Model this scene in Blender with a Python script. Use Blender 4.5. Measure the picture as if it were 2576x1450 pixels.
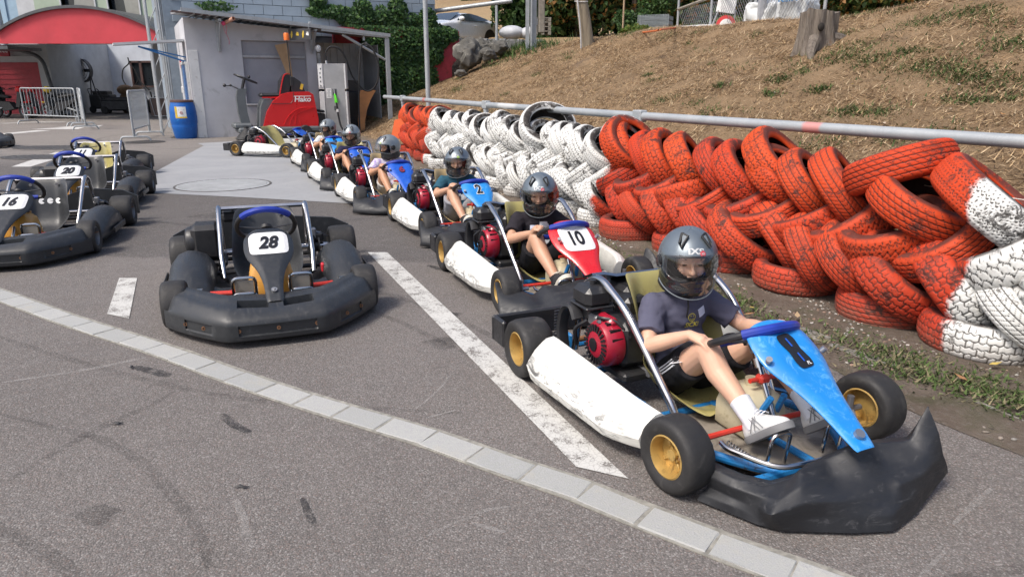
import bpy, bmesh, math, random
import numpy as np
from mathutils import Vector, Matrix, noise as mnoise
from mathutils.bvhtree import BVHTree
random.seed(7); rng = np.random.default_rng(7)
R = math.radians
sc = bpy.context.scene
for o in list(bpy.data.objects): bpy.data.objects.remove(o)

# ---------------- camera, sky, sun, exposure ----------------
cam_d = bpy.data.cameras.new('camera'); cam = bpy.data.objects.new('camera', cam_d)
sc.collection.objects.link(cam); sc.camera = cam
cam_d.sensor_width = 36.0; cam_d.lens = 36.0*1760/2576
cam.location = (0, 0, 1.30); cam.rotation_euler = (R(90-16.46), 0, 0)
cam_d.clip_start = 0.05; cam_d.clip_end = 600
SUN_EL, SUN_AZ = 54, 232          # azimuth measured from +Y clockwise: sun stands behind and left of the viewer
w = bpy.data.worlds.new("World"); sc.world = w; w.use_nodes = True
nt = w.node_tree; bg = nt.nodes['Background']
sky = nt.nodes.new('ShaderNodeTexSky'); sky.sky_type = 'NISHITA'; sky.sun_disc = False
sky.sun_elevation = R(SUN_EL); sky.sun_rotation = R(SUN_AZ)
sky.air_density = 0.9; sky.dust_density = 4.0; sky.ozone_density = 1.0
nt.links.new(sky.outputs[0], bg.inputs[0]); bg.inputs[1].default_value = 0.125
sl = bpy.data.lights.new('sun', 'SUN'); sun = bpy.data.objects.new('sun', sl); sc.collection.objects.link(sun)
sl.energy = 1.95; sl.angle = R(14); sl.color = (1.0, 0.95, 0.88)
az = R(SUN_AZ); sv = Vector((math.sin(az)*math.cos(R(SUN_EL)), math.cos(az)*math.cos(R(SUN_EL)), math.sin(R(SUN_EL))))
sun.rotation_euler = (-sv).to_track_quat('-Z', 'Y').to_euler()
sc.view_settings.view_transform = 'Standard'; sc.view_settings.look = 'None'
sc.view_settings.exposure = 0.74; sc.view_settings.gamma = 1.0
try: sc.view_settings.use_curve_mapping = False
except Exception: pass

# ---------------- mesh builder ----------------
def V3(*a): return Vector(a)
def frames(pts, closed=False):
    n = len(pts); T = []
    for i in range(n):
        if closed: t = pts[(i+1) % n]-pts[(i-1) % n]
        else: t = pts[min(i+1, n-1)]-pts[max(i-1, 0)]
        T.append(t.normalized() if t.length > 1e-9 else V3(0, 0, 1))
    up = V3(0, 0, 1) if abs(T[0].z) < .9 else V3(1, 0, 0)
    a = T[0].cross(up).normalized(); out = []
    for i in range(n):
        a = (a-T[i]*a.dot(T[i]))
        a = a.normalized() if a.length > 1e-6 else T[i].orthogonal().normalized()
        out.append((a, T[i].cross(a).normalized()))
    return out
def spline(pts, k=6, closed=False):
    P = [Vector(p) for p in pts]; n = len(P); out = []
    rng_ = range(n) if closed else range(n-1)
    for i in rng_:
        if closed: p0, p1, p2, p3 = P[i-1], P[i], P[(i+1) % n], P[(i+2) % n]
        else: p0, p1, p2, p3 = P[max(i-1, 0)], P[i], P[i+1], P[min(i+2, n-1)]
        for j in range(k):
            t = j/k
            out.append(.5*((2*p1)+(-p0+p2)*t+(2*p0-5*p1+4*p2-p3)*t*t+(-p0+3*p1-3*p2+p3)*t**3))
    if not closed: out.append(P[-1])
    return out
def rounded(pts, r=.04, k=4):
    """polyline with rounded corners"""
    P = [Vector(p) for p in pts]; out = [P[0]]
    for i in range(1, len(P)-1):
        a, b, c = P[i-1], P[i], P[i+1]
        ra = min(r, (a-b).length*.45, (c-b).length*.45)
        s = b+(a-b).normalized()*ra; e = b+(c-b).normalized()*ra
        for j in range(k+1):
            t = j/k; out.append((1-t)**2*s+2*t*(1-t)*b+t*t*e)
    out.append(P[-1]); return out
class MB:
    def __init__(s): s.v = []; s.f = []; s.m = []; s.M = Matrix.Identity(4)
    def add(s, vs, fs, mi=0):
        b = len(s.v); s.v += [tuple(s.M @ Vector(p)) for p in vs]
        s.f += [tuple(b+i for i in f) for f in fs]; s.m += [mi]*len(fs); return s
    def box(s, c, d, bev=0.0, rot=None, mi=0):
        hx, hy, hz = d[0]/2, d[1]/2, d[2]/2; c = Vector(c)
        Rm = rot.to_matrix() if hasattr(rot, 'to_matrix') else (rot if rot is not None else Matrix.Identity(3))
        if bev <= 0:
            vs = [c+Rm@V3(x*hx, y*hy, z*hz) for x in (-1, 1) for y in (-1, 1) for z in (-1, 1)]
            fs = [(0, 1, 3, 2), (4, 6, 7, 5), (0, 4, 5, 1), (2, 3, 7, 6), (0, 2, 6, 4), (1, 5, 7, 3)]
            return s.add(vs, fs, mi)
        b = min(bev, hx*.95, hy*.95, hz*.95); vs = []; idx = {}
        for x in (-1, 1):
            for y in (-1, 1):
                for z in (-1, 1):
                    for ax in range(3):
                        p = [x*(hx-b), y*(hy-b), z*(hz-b)]; p[ax] = (x, y, z)[ax]*(hx, hy, hz)[ax]
                        idx[(x, y, z, ax)] = len(vs); vs.append(c+Rm@Vector(p))
        fs = []
        for ax in range(3):
            o1, o2 = [(1, 2), (0, 2), (0, 1)][ax]
            for sg in (-1, 1):
                q = []
                for a, bb in ((-1, -1), (1, -1), (1, 1), (-1, 1)):
                    t = [0, 0, 0]; t[ax] = sg; t[o1] = a; t[o2] = bb; q.append(idx[(*t, ax)])
                fs.append(tuple(q))
        for ax in range(3):
            o1, o2 = [(1, 2), (0, 2), (0, 1)][ax]
            for a in (-1, 1):
                for bb in (-1, 1):
                    t1 = [0, 0, 0]; t1[ax] = -1; t1[o1] = a; t1[o2] = bb
                    t2 = list(t1); t2[ax] = 1
                    fs.append((idx[(*t1, o1)], idx[(*t2, o1)], idx[(*t2, o2)], idx[(*t1, o2)]))
        for x in (-1, 1):
            for y in (-1, 1):
                for z in (-1, 1): fs.append(tuple(idx[(x, y, z, k)] for k in range(3)))
        return s.add(vs, fs, mi)
    def tube(s, pts, r, n=8, closed=False, mi=0, cap=True, flat=None):
        P = [Vector(p) for p in pts]; F = frames(P, closed); vs = []; fs = []
        for i, p in enumerate(P):
            rr = r[i] if isinstance(r, (list, tuple)) else r; a, b = F[i]
            for j in range(n):
                t = 2*math.pi*j/n
                vs.append(p+a*math.cos(t)*rr+b*math.sin(t)*rr*(flat or 1))
        m = len(P)
        for i in range(m if closed else m-1):
            i2 = (i+1) % m
            for j in range(n):
                k = (j+1) % n; fs.append((i*n+j, i*n+k, i2*n+k, i2*n+j))
        if cap and not closed: fs.append(tuple(range(n))[::-1]); fs.append(tuple((m-1)*n+j for j in range(n)))
        return s.add(vs, fs, mi)
    def cyl(s, a, b, r, n=12, mi=0, r2=None): return s.tube([a, b], [r, r2 if r2 is not None else r], n, mi=mi)
    def lathe(s, prof, n=24, origin=(0, 0, 0), axis='y', mi=0, closed=False, arc=None):
        """prof = [(radius, along axis)]"""
        vs = []; fs = []; m = len(prof); o = Vector(origin)
        for i in range(n):
            t = 2*math.pi*i/n; c_, s_ = math.cos(t), math.sin(t)
            for r_, h_ in prof:
                p = {'y': V3(r_*c_, h_, r_*s_), 'z': V3(r_*c_, r_*s_, h_), 'x': V3(h_, r_*c_, r_*s_)}[axis]
                vs.append(o+p)
        for i in range(n):
            i2 = (i+1) % n
            for j in range(m if closed else m-1):
                k = (j+1) % m; fs.append((i*m+j, i*m+k, i2*m+k, i2*m+j))
        return s.add(vs, fs, mi)
    def loft(s, secs, closed=True, caps=True, mi=0):
        n = len(secs[0]); vs = [p for q in secs for p in q]; fs = []
        for i in range(len(secs)-1):
            for j in range(n if closed else n-1):
                k = (j+1) % n; fs.append((i*n+j, i*n+k, (i+1)*n+k, (i+1)*n+j))
        if caps and closed: fs.append(tuple(range(n))[::-1]); fs.append(tuple((len(secs)-1)*n+j for j in range(n)))
        return s.add(vs, fs, mi)
    def prism(s, poly, h0, h1, plane='xz', mi=0):
        """poly 2D list extruded on the third axis"""
        def mp(a, b, h): return {'xz': (a, h, b), 'xy': (a, b, h), 'yz': (h, a, b)}[plane]
        return s.loft([[Vector(mp(a, b, h0)) for a, b in poly], [Vector(mp(a, b, h1)) for a, b in poly]], mi=mi)
    def ell(s, c, r, n=12, m=8, rot=None, mi=0):
        c = Vector(c); Rm = rot if rot is not None else Matrix.Identity(3)
        if not hasattr(r, '__len__'): r = (r, r, r)
        vs = [c+Rm@V3(0, 0, r[2])]; fs = []
        for i in range(1, m):
            th = math.pi*i/m
            for j in range(n):
                t = 2*math.pi*j/n; vs.append(c+Rm@V3(r[0]*math.sin(th)*math.cos(t), r[1]*math.sin(th)*math.sin(t), r[2]*math.cos(th)))
        vs.append(c+Rm@V3(0, 0, -r[2])); L = len(vs)-1
        for j in range(n):
            k = (j+1) % n; fs.append((0, 1+j, 1+k)); fs.append((L, L-n+k, L-n+j))
            for i in range(m-2): fs.append((1+i*n+j, 1+(i+1)*n+j, 1+(i+1)*n+k, 1+i*n+k))
        return s.add(vs, fs, mi)
    def limb(s, pts, rad, n=12):
        P = [Vector(p) for p in pts]
        for i in range(len(P)-1): s.tube([P[i], P[i+1]], [rad[i], rad[i+1]], n)
        for p, r_ in zip(P, rad): s.ell(p, r_, n, 8)
        return s
    def mesh(s, name, smooth=35, recalc=True):
        me = bpy.data.meshes.new(name); me.from_pydata(s.v, [], s.f)
        if len(set(s.m)) > 1: me.polygons.foreach_set('material_index', s.m)
        if recalc:
            bm = bmesh.new(); bm.from_mesh(me); bmesh.ops.recalc_face_normals(bm, faces=bm.faces); bm.to_mesh(me); bm.free()
        if smooth:
            me.polygons.foreach_set('use_smooth', [True]*len(me.polygons)); me.set_sharp_from_angle(angle=R(smooth))
        me.update(); return me
def link(name, me, mats=None, parent=None, label=None, M=None):
    o = bpy.data.objects.new(name, me); sc.collection.objects.link(o)
    if mats is not None and me is not None:
        if not isinstance(mats, (list, tuple)): mats = [mats]
        if len(me.materials) == 0:
            for m in mats: me.materials.append(m)
        elif list(me.materials) != list(mats):
            for i, m in enumerate(mats):
                o.material_slots[i].link = 'OBJECT'; o.material_slots[i].material = m
    if parent is not None: o.parent = parent
    if M is not None: o.matrix_local = M
    if label: o['label'] = label
    return o
CACHE = {}
def part(name, parent, mats, fn, key=None, label=None, smooth=35, M=None):
    """fn(mb) fills the builder; meshes with a key are shared between alike parts"""
    if key is not None and key in CACHE: me = CACHE[key]
    else:
        mb = MB(); r_ = fn(mb); me = mb.mesh(name, smooth)
        if key is not None: CACHE[key] = me
    return link(name, me, mats, parent, label, M)
def sides(name, parent, mats, fn, key=None, smooth=35, ss=(-1, 1)):
    return [part(name, parent, mats, lambda mb: fn(mb, s_), key=None if key is None else f'{key}{s_}', smooth=smooth) for s_ in ss]
def thing(name, label, cat, loc=(0, 0, 0), rz=0.0, group=None):
    o = bpy.data.objects.new(name, None); sc.collection.objects.link(o); o.empty_display_size = .1
    o.location = loc; o.rotation_euler = (0, 0, rz); o['label'] = label; o['category'] = cat
    if group: o['group'] = group
    return o
def tag(o, label, cat, group=None):
    o['label'] = label; o['category'] = cat
    if group: o['group'] = group
    return o
def struct(name, me, mats, parent=None):
    o = link(name, me, mats, parent); o['kind'] = 'structure'; return o
def grid_mesh(name, X, Y, Z, smooth=True):
    h, w_ = X.shape; co = np.stack([X, Y, Z], -1).reshape(-1, 3)
    i = np.arange((h-1)*(w_-1)); r_, c_ = i//(w_-1), i % (w_-1); a = r_*w_+c_
    f = np.stack([a, a+1, a+w_+1, a+w_], 1)
    return np_mesh(name, co, f, smooth)
def np_mesh(name, co, f, smooth=True):
    me = bpy.data.meshes.new(name); k = f.shape[1]
    me.vertices.add(len(co)); me.vertices.foreach_set('co', co.astype(np.float32).ravel())
    me.loops.add(f.size); me.loops.foreach_set('vertex_index', f.astype(np.int32).ravel())
    me.polygons.add(len(f)); me.polygons.foreach_set('loop_start', np.arange(0, f.size, k, dtype=np.int32))
    if smooth: me.polygons.foreach_set('use_smooth', np.ones(len(f), bool))
    me.update(calc_edges=True); me.validate(); return me
def evaluated(o):
    dg = bpy.context.evaluated_depsgraph_get(); me = bpy.data.meshes.new_from_object(o.evaluated_get(dg))
    return me
def modded(mb, name, mods, smooth=None):
    """run modifiers over a builder's mesh and return the result"""
    me = mb.mesh('t', smooth=0) if isinstance(mb, MB) else mb
    o = bpy.data.objects.new('tmp', me); sc.collection.objects.link(o)
    for typ, kw in mods:
        m = o.modifiers.new(typ, typ)
        for k_, v_ in kw.items(): setattr(m, k_, v_)
    r_ = evaluated(o); bpy.data.objects.remove(o); r_.name = name
    r_.polygons.foreach_set('use_smooth', [True]*len(r_.polygons))
    if smooth: r_.set_sharp_from_angle(angle=R(smooth))
    return r_
def remesh(mb, name, vox, it=6, fac=.5):
    return modded(mb, name, [('REMESH', dict(mode='VOXEL', voxel_size=vox)), ('SMOOTH', dict(iterations=it, factor=fac))])
def shell(mb, name, t, sub=0, smooth=40, off=-1):
    mods = [('SOLIDIFY', dict(thickness=t, offset=off))]
    if sub: mods.append(('SUBSURF', dict(levels=sub, render_levels=sub)))
    return modded(mb, name, mods, smooth)
def text_mb(txt, size=1.0, bold=0.0, shear=0.0, xs=1.0, ext=.004, spacing=1.0):
    cu = bpy.data.curves.new('t', 'FONT'); cu.body = txt; cu.size = size; cu.offset = bold*size; cu.shear = shear
    cu.extrude = 0; cu.align_x = 'CENTER'; cu.align_y = 'CENTER'; cu.space_character = spacing; cu.resolution_u = 4
    o = bpy.data.objects.new('t', cu); sc.collection.objects.link(o); bpy.context.view_layer.update()
    me = evaluated(o); bpy.data.objects.remove(o)
    co = [Vector(v.co) for v in me.vertices]; fs = [tuple(p.vertices) for p in me.polygons]
    if not co: return MB()
    x0 = (min(p.x for p in co)+max(p.x for p in co))/2; y0 = (min(p.y for p in co)+max(p.y for p in co))/2
    mb = MB(); mb.add([V3((p.x-x0)*xs, p.y-y0, ext) for p in co], fs)
    # side walls from boundary edges
    from collections import Counter
    c = Counter(); order = {}
    for f in fs:
        for i in range(len(f)):
            e = (f[i], f[(i+1) % len(f)]); k = tuple(sorted(e)); c[k] += 1; order[k] = e
    for k, n_ in c.items():
        if n_ == 1:
            a, b = order[k]; A, B = mb.v[a], mb.v[b]
            mb.add([A, B, (B[0], B[1], 0), (A[0], A[1], 0)], [(1, 0, 3, 2)])
    return mb
def basis(o, x, y, z):
    M = Matrix.Identity(4)
    for i in range(3): M[i][0] = x[i]; M[i][1] = y[i]; M[i][2] = z[i]; M[i][3] = o[i]
    return M
def drape(mb, bvh, d, off=.002):
    """move a flat builder's vertices along direction d on to a surface"""
    d = Vector(d).normalized(); nv = []
    for p in mb.v:
        q = Vector(p)-d*.4; hit = bvh.ray_cast(q, d)
        nv.append(tuple(hit[0]-d*off) if hit[0] else p)
    mb.v = nv; return mb
def densify(mb, cuts=2):
    me = mb.mesh('d', smooth=0, recalc=False); bm = bmesh.new(); bm.from_mesh(me); bmesh.ops.triangulate(bm, faces=bm.faces)
    for _ in range(cuts):
        el = [e for e in bm.edges if e.calc_length() > .012]
        if not el: break
        bmesh.ops.subdivide_edges(bm, edges=el, cuts=1); bmesh.ops.triangulate(bm, faces=bm.faces)
    o = MB(); o.v = [tuple(v.co) for v in bm.verts]; o.f = [tuple(v.index for v in f.verts) for f in bm.faces]; o.m = [0]*len(o.f); bm.free(); return o

# ---------------- materials ----------------
class NT:
    def __init__(s, name):
        s.m = bpy.data.materials.new(name); s.m.use_nodes = True; s.t = s.m.node_tree; s.n = s.t.nodes; s.l = s.t.links
        s.b = s.n['Principled BSDF']; s.out = s.n['Material Output']
    def nd(s, typ, **kw):
        x = s.n.new(typ)
        for k, v in kw.items(): setattr(x, k, v)
        return x
    def lk(s, a, b): s.l.new(a, b)
    def inp(s, node, key, val):
        if hasattr(val, 'links') or hasattr(val, 'is_linked'): s.lk(val, node.inputs[key])
        else: node.inputs[key].default_value = val
    def noise(s, scale, detail=4, rough=.55, vec=None, dist=0):
        x = s.nd('ShaderNodeTexNoise'); x.inputs['Scale'].default_value = scale; x.inputs['Detail'].default_value = detail
        x.inputs['Roughness'].default_value = rough; x.inputs['Distortion'].default_value = dist
        if vec is not None: s.lk(vec, x.inputs['Vector'])
        return x.outputs['Fac']
    def vor(s, scale, vec=None, feature='F1', out='Distance'):
        x = s.nd('ShaderNodeTexVoronoi', feature=feature); x.inputs['Scale'].default_value = scale
        if vec is not None: s.lk(vec, x.inputs['Vector'])
        return x.outputs[out]
    def ramp(s, fac, stops, interp='LINEAR'):
        x = s.nd('ShaderNodeValToRGB'); x.color_ramp.interpolation = interp; e = x.color_ramp.elements
        while len(e) < len(stops): e.new(.5)
        for i, (p, c) in enumerate(stops):
            e[i].position = p; e[i].color = c if len(c) == 4 else (*c, 1)
        s.lk(fac, x.inputs[0]); return x.outputs[0]
    def mix(s, f, a, b, mode='MIX'):
        x = s.nd('ShaderNodeMix', data_type='RGBA', blend_type=mode)
        for k, v in ((0, f), (6, a), (7, b)):
            if isinstance(v, (int, float)): x.inputs[k].default_value = v
            elif isinstance(v, tuple): x.inputs[k].default_value = v if len(v) == 4 else (*v, 1)
            else: s.lk(v, x.inputs[k])
        return x.outputs[2]
    def math(s, op, a, b=None, clamp=False):
        x = s.nd('ShaderNodeMath', operation=op); x.use_clamp = clamp
        for i, v in enumerate((a, b)):
            if v is None: continue
            if isinstance(v, (int, float)): x.inputs[i].default_value = v
            else: s.lk(v, x.inputs[i])
        return x.outputs[0]
    def mrange(s, v, a, b, c=0., d=1.):
        x = s.nd('ShaderNodeMapRange'); x.inputs[1].default_value = a; x.inputs[2].default_value = b
        x.inputs[3].default_value = c; x.inputs[4].default_value = d; s.lk(v, x.inputs[0]); return x.outputs[0]
    def bump(s, h, strength=.3, dist=.01):
        x = s.nd('ShaderNodeBump'); x.inputs['Strength'].default_value = strength; x.inputs['Distance'].default_value = dist
        s.lk(h, x.inputs['Height']); s.lk(x.outputs[0], s.b.inputs['Normal']); return x.outputs[0]
    def coord(s, which='Object'): return s.nd('ShaderNodeTexCoord').outputs[which]
    def pos(s): return s.nd('ShaderNodeNewGeometry').outputs['Position']
    def dot(s, v, vec, off=0.):
        x = s.nd('ShaderNodeVectorMath', operation='DOT_PRODUCT'); s.lk(v, x.inputs[0]); x.inputs[1].default_value = vec
        return s.math('ADD', x.outputs['Value'], -off)
    def rand(s): return s.nd('ShaderNodeObjectInfo').outputs['Random']
def c4(c): return (*c, 1) if len(c) == 3 else c
def S(h):
    """sRGB hex to linear"""
    h = h.lstrip('#'); o = []
    for i in (0, 2, 4):
        x = int(h[i:i+2], 16)/255; o.append(x/12.92 if x <= .04045 else ((x+.055)/1.055)**2.4)
    return tuple(o)
def mat(name, col, rough=.5, metal=0., var=.15, scale=6., bump=.0, bscale=80., dirt=None, dirtamt=.5, dscale=9., coat=0., spec=.5, rvar=.15):
    k = NT(name); co = k.coord()
    n1 = k.noise(scale, 5, .6, co)
    a = tuple(min(1, x*(1-var)) for x in col[:3]); b = tuple(min(1, x*(1+var)) for x in col[:3])
    c = k.mix(k.mrange(n1, .3, .7), a, b)
    if dirt is not None:
        n2 = k.noise(dscale, 8, .7, co, .6); c = k.mix(k.mrange(n2, .62-dirtamt*.25, .70-dirtamt*.12), c, dirt)
    k.lk(c, k.b.inputs['Base Color'])
    k.lk(k.mrange(k.noise(scale*2.3, 4, .6, co), .25, .75, max(.02, rough-rvar), min(1, rough+rvar)), k.b.inputs['Roughness'])
    k.b.inputs['Metallic'].default_value = metal; k.b.inputs['Coat Weight'].default_value = coat
    k.b.inputs['Specular IOR Level'].default_value = spec
    if bump: k.bump(k.noise(bscale, 4, .6, co), bump, .004)
    return k.m
# ---------------- ground, markings, bank ----------------
AL = Vector((-.391, .920, 0)); NO = Vector((-.920, -.391, 0)); W0 = Vector((2.40, 3.28, 0))   # along the tyre wall, outward from it, its near end
def WP(s, o=0., z=0.): return W0+AL*s+NO*o+V3(0, 0, z)

def m_asphalt():
    k = NT('asphalt'); p = k.pos()
    big = k.noise(.55, 5, .6, p, .5); mid = k.noise(5., 6, .65, p); fine = k.noise(95, 3, .7, p)
    c = k.mix(k.mrange(big, .3, .7), (.128, .115, .106), (.174, .157, .146))
    # three ages of asphalt: near, the dark strip behind, and the pale dusty yard
    e1 = k.dot(p, (.07, .997, 0), 5.05); e1 = k.math('ADD', e1, k.math('MULTIPLY', mid, .12))
    dark = k.math('MULTIPLY', k.mrange(e1, .0, .08), k.mrange(k.dot(p, (0, 1, 0), 11.2), 2.5, 0))
    c = k.mix(dark, c, (.088, .080, .075))
    far = k.mrange(k.dot(p, (0, 1, 0), 11.2), 0, 2.5)
    c = k.mix(far, c, (.215, .194, .174))
    blot = k.mrange(k.noise(1.7, 6, .7, p, 1.2), .60, .75); c = k.mix(k.math('MULTIPLY', blot, .35), c, (.07, .064, .06))
    # aggregate: pale and dark chips
    ch = k.vor(190, p, out='Color'); sep = k.nd('ShaderNodeSeparateColor'); k.lk(ch, sep.inputs[0])
    lo = k.mrange(sep.outputs[0], .0, .35, 1, 0); hi = k.mrange(sep.outputs[0], .72, 1.0); 
    c = k.mix(k.math('MULTIPLY', lo, .42), c, (.065, .057, .052)); c = k.mix(k.math('MULTIPLY', hi, .50), c, (.38, .36, .34))
    red = k.mrange(sep.outputs[1], .82, .95); c = k.mix(k.math('MULTIPLY', red, .35), c, (.20, .13, .105))
    v2 = k.vor(190, p); c = k.mix(k.mrange(v2, .45, .8, 0, .5), c, (.04, .036, .033))
    # old tyre arcs in the far yard
    wv = k.nd('ShaderNodeTexWave', wave_type='RINGS', rings_direction='Z'); wv.inputs['Scale'].default_value = .42; wv.inputs['Distortion'].default_value = 5; wv.inputs['Detail'].default_value = 2; wv.inputs['Detail Scale'].default_value = .6
    k.lk(p, wv.inputs['Vector']); arcs = k.math('MULTIPLY', k.mrange(wv.outputs['Fac'], .93, .99), k.mrange(k.noise(.5, 3, .5, p), .45, .6))
    c = k.mix(k.math('MULTIPLY', arcs, k.math('ADD', k.math('MULTIPLY', far, .45), .10)), c, (.06, .055, .05))
    k.lk(c, k.b.inputs['Base Color']); k.lk(k.mrange(mid, .3, .7, .72, .95), k.b.inputs['Roughness'])
    h = k.math('ADD', k.math('MULTIPLY', v2, -1.0), k.math('MULTIPLY', fine, .6)); k.bump(h, .55, .004); return k.m
M_ASPH = m_asphalt()
def m_marks(name, col, lo, hi, sc_=9., base=(.14, .128, .118)):
    """paint or rubber worn away over the asphalt by noise"""
    k = NT(name); p = k.pos(); n = k.noise(sc_, 8, .75, p); n2 = k.noise(140, 2, .6, p)
    cr = k.vor(38, p, feature='DISTANCE_TO_EDGE'); f = k.math('MULTIPLY', k.mrange(k.math('ADD', k.math('MULTIPLY', n, .65), k.math('MULTIPLY', n2, .35)), lo, hi), k.mrange(cr, .0, .035, .35, 1))
    k.lk(k.mix(f, base, c4(col)), k.b.inputs['Base Color']); k.b.inputs['Roughness'].default_value = .85
    k.bump(k.vor(115, p), .25, .003); return k.m
M_PAINT = m_marks('worn_white_paint', (.50, .495, .47), .40, .50)
M_PAINT2 = m_marks('far_white_paint', (.48, .47, .45), .34, .46, 5)
def sheet(name, pts, z, m, kind='structure', parent=None):
    me = bpy.data.meshes.new(name); me.from_pydata([(x, y, z) for x, y in pts], [], [tuple(range(len(pts)))]); me.update()
    o = link(name, me, m, parent)
    if parent is None: o['kind'] = kind
    return o
gX, gY = np.meshgrid(np.linspace(-120, 120, 25), np.linspace(-40, 200, 25))
ground = struct('ground', grid_mesh('ground', gX, gY, gX*0), M_ASPH)

# pale concrete apron with the round cover
k = NT('apron_concrete'); p = k.pos(); n = k.noise(1.2, 7, .7, p, .8)
c = k.mix(k.mrange(n, .3, .7), (.235, .24, .247), (.300, .305, .312)); c = k.mix(k.mrange(k.noise(14, 6, .7, p), .55, .75, 0, .45), c, (.17, .17, .18))
c = k.mix(k.mrange(k.noise(3, 8, .75, p, 2.5), .60, .68, 0, .5), c, (.14, .14, .145))
k.lk(c, k.b.inputs['Base Color']); k.b.inputs['Roughness'].default_value = .8; k.bump(k.noise(120, 3, .6, p), .2, .003)
M_CONC = k.m
sheet('concrete_apron', [(-4.52, 8.52), (-3.2, 8.16), (-1.5, 7.62), (-1.05, 7.5), (-2.6, 11.6), (-4.3, 15.8), (-4.0, 18.2), (-6.89, 15.6), (-6.5, 15.0), (-5.26, 10.2)], .004, M_CONC)

# painted lines
sheet('painted_line', [(-1.144, 5.401), (-.990, 5.401), (.396, 2.104), (.226, 2.181)], .004, M_PAINT)
sheet('painted_line', [(-2.706, 4.642), (-2.582, 4.642), (-2.187, 3.783), (-2.359, 3.868)], .004, M_PAINT)
sheet('painted_line', [(-12.93, 18.04), (-13.3, 18.3), (-13.2, 19.9), (-12.75, 19.8)], .004, M_PAINT2)
sheet('painted_line', [(-16.6, 23.2), (-15.9, 24.1), (-14.9, 24.1), (-14.9, 23.8), (-15.9, 23.7), (-16.3, 23.1)], .004, M_PAINT2)
sheet('painted_line', [(-7.95, 11.2), (-7.65, 11.2), (-8.3, 13.6), (-8.75, 13.6)], .004, M_PAINT2)
sheet('painted_arrow', [(-13.7, 20.4), (-13.2, 21.2), (-13.55, 21.2), (-12.7, 22.3), (-12.25, 21.2), (-12.65, 21.2), (-12.3, 20.3), (-12.8, 20.3)], .004, M_PAINT2)

# row of pale granite setts across the foreground
TOP = [(-4.6, 5.16), (-3.9, 4.72), (-3.345, 4.382), (-2.891, 4.082), (-2.466, 3.800), (-1.721, 3.34), (-1.286, 3.047), (-.877, 2.785), (-.314, 2.459), (-.139, 2.345), (.052, 2.217), (.233, 2.104), (.390, 1.985), (.548, 1.867), (.711, 1.748), (.891, 1.63), (1.25, 1.36), (1.6, 1.1)]
tp = spline([(x, y, 0) for x, y in TOP], 12)
acc = [0.]
for a, b in zip(tp, tp[1:]): acc.append(acc[-1]+(b-a).length)
def tpat(d):
    d = max(0, min(acc[-1]-1e-4, d)); i = next(j for j in range(len(acc)-1) if acc[j+1] > d)
    return tp[i].lerp(tp[i+1], (d-acc[i])/(acc[i+1]-acc[i])), (tp[min(i+3, len(tp)-1)]-tp[max(i-3, 0)]).normalized()
k = NT('granite'); p = k.pos(); oi = k.rand()
c = k.mix(oi, (.29, .295, .28), (.38, .38, .36)); c = k.mix(k.mrange(k.noise(70, 3, .7, p), .45, .62, 0, .7), c, (.33, .33, .33))
c = k.mix(k.mrange(k.noise(260, 2, .7, p), .6, .7, 0, .6), c, (.16, .16, .16)); c = k.mix(k.mrange(k.noise(6, 6, .7, p), .55, .75, 0, .35), c, (.42, .37, .28))
k.lk(c, k.b.inputs['Base Color']); k.b.inputs['Roughness'].default_value = .85; k.bump(k.noise(150, 4, .7, p), .5, .004); M_GRAN = k.m
M_MORT = mat('sett_mortar', (.24, .23, .20), .95, var=.35, scale=30, bump=.4, bscale=150)
mb = MB(); seq = [tpat(d) for d in np.arange(0, acc[-1], .1)]
secs = []
for q, t in seq:
    nn = V3(t.y, -t.x, 0)*-1 if False else V3(-t.y, t.x, 0)
    if nn.y > 0: nn = -nn
    secs.append([q-nn*.012+V3(0, 0, .001), q-nn*.012+V3(0, 0, .005), q+nn*.132+V3(0, 0, .005), q+nn*.132+V3(0, 0, .001)])
mb.loft(secs)
band = struct('sett_band', mb.mesh('sett_band'), M_MORT)
for i, d in enumerate(np.arange(.11, acc[-1]-.1, .222)):
    q, t = tpat(d); nn = V3(-t.y, t.x, 0)
    if nn.y > 0: nn = -nn
    c0 = q+nn*(.065+random.uniform(-.003, .003)); L = .217+random.uniform(-.004, .002)
    def f(mb):
        bx = MB().box((0, 0, 0), (L, .118, .016), .004); rr = random.Random(i)
        mb.v = [(x+rr.uniform(-.0025, .0025), y+rr.uniform(-.0035, .0035), z) for x, y, z in bx.v]; mb.f = bx.f; mb.m = bx.m
    o = part('sett', band, M_GRAN, f, smooth=0)
    o.location = (c0.x, c0.y, -.0005+random.uniform(-.001, .001)); o.rotation_euler = (0, 0, math.atan2(t.y, t.x)+random.uniform(-.012, .012))

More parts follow.
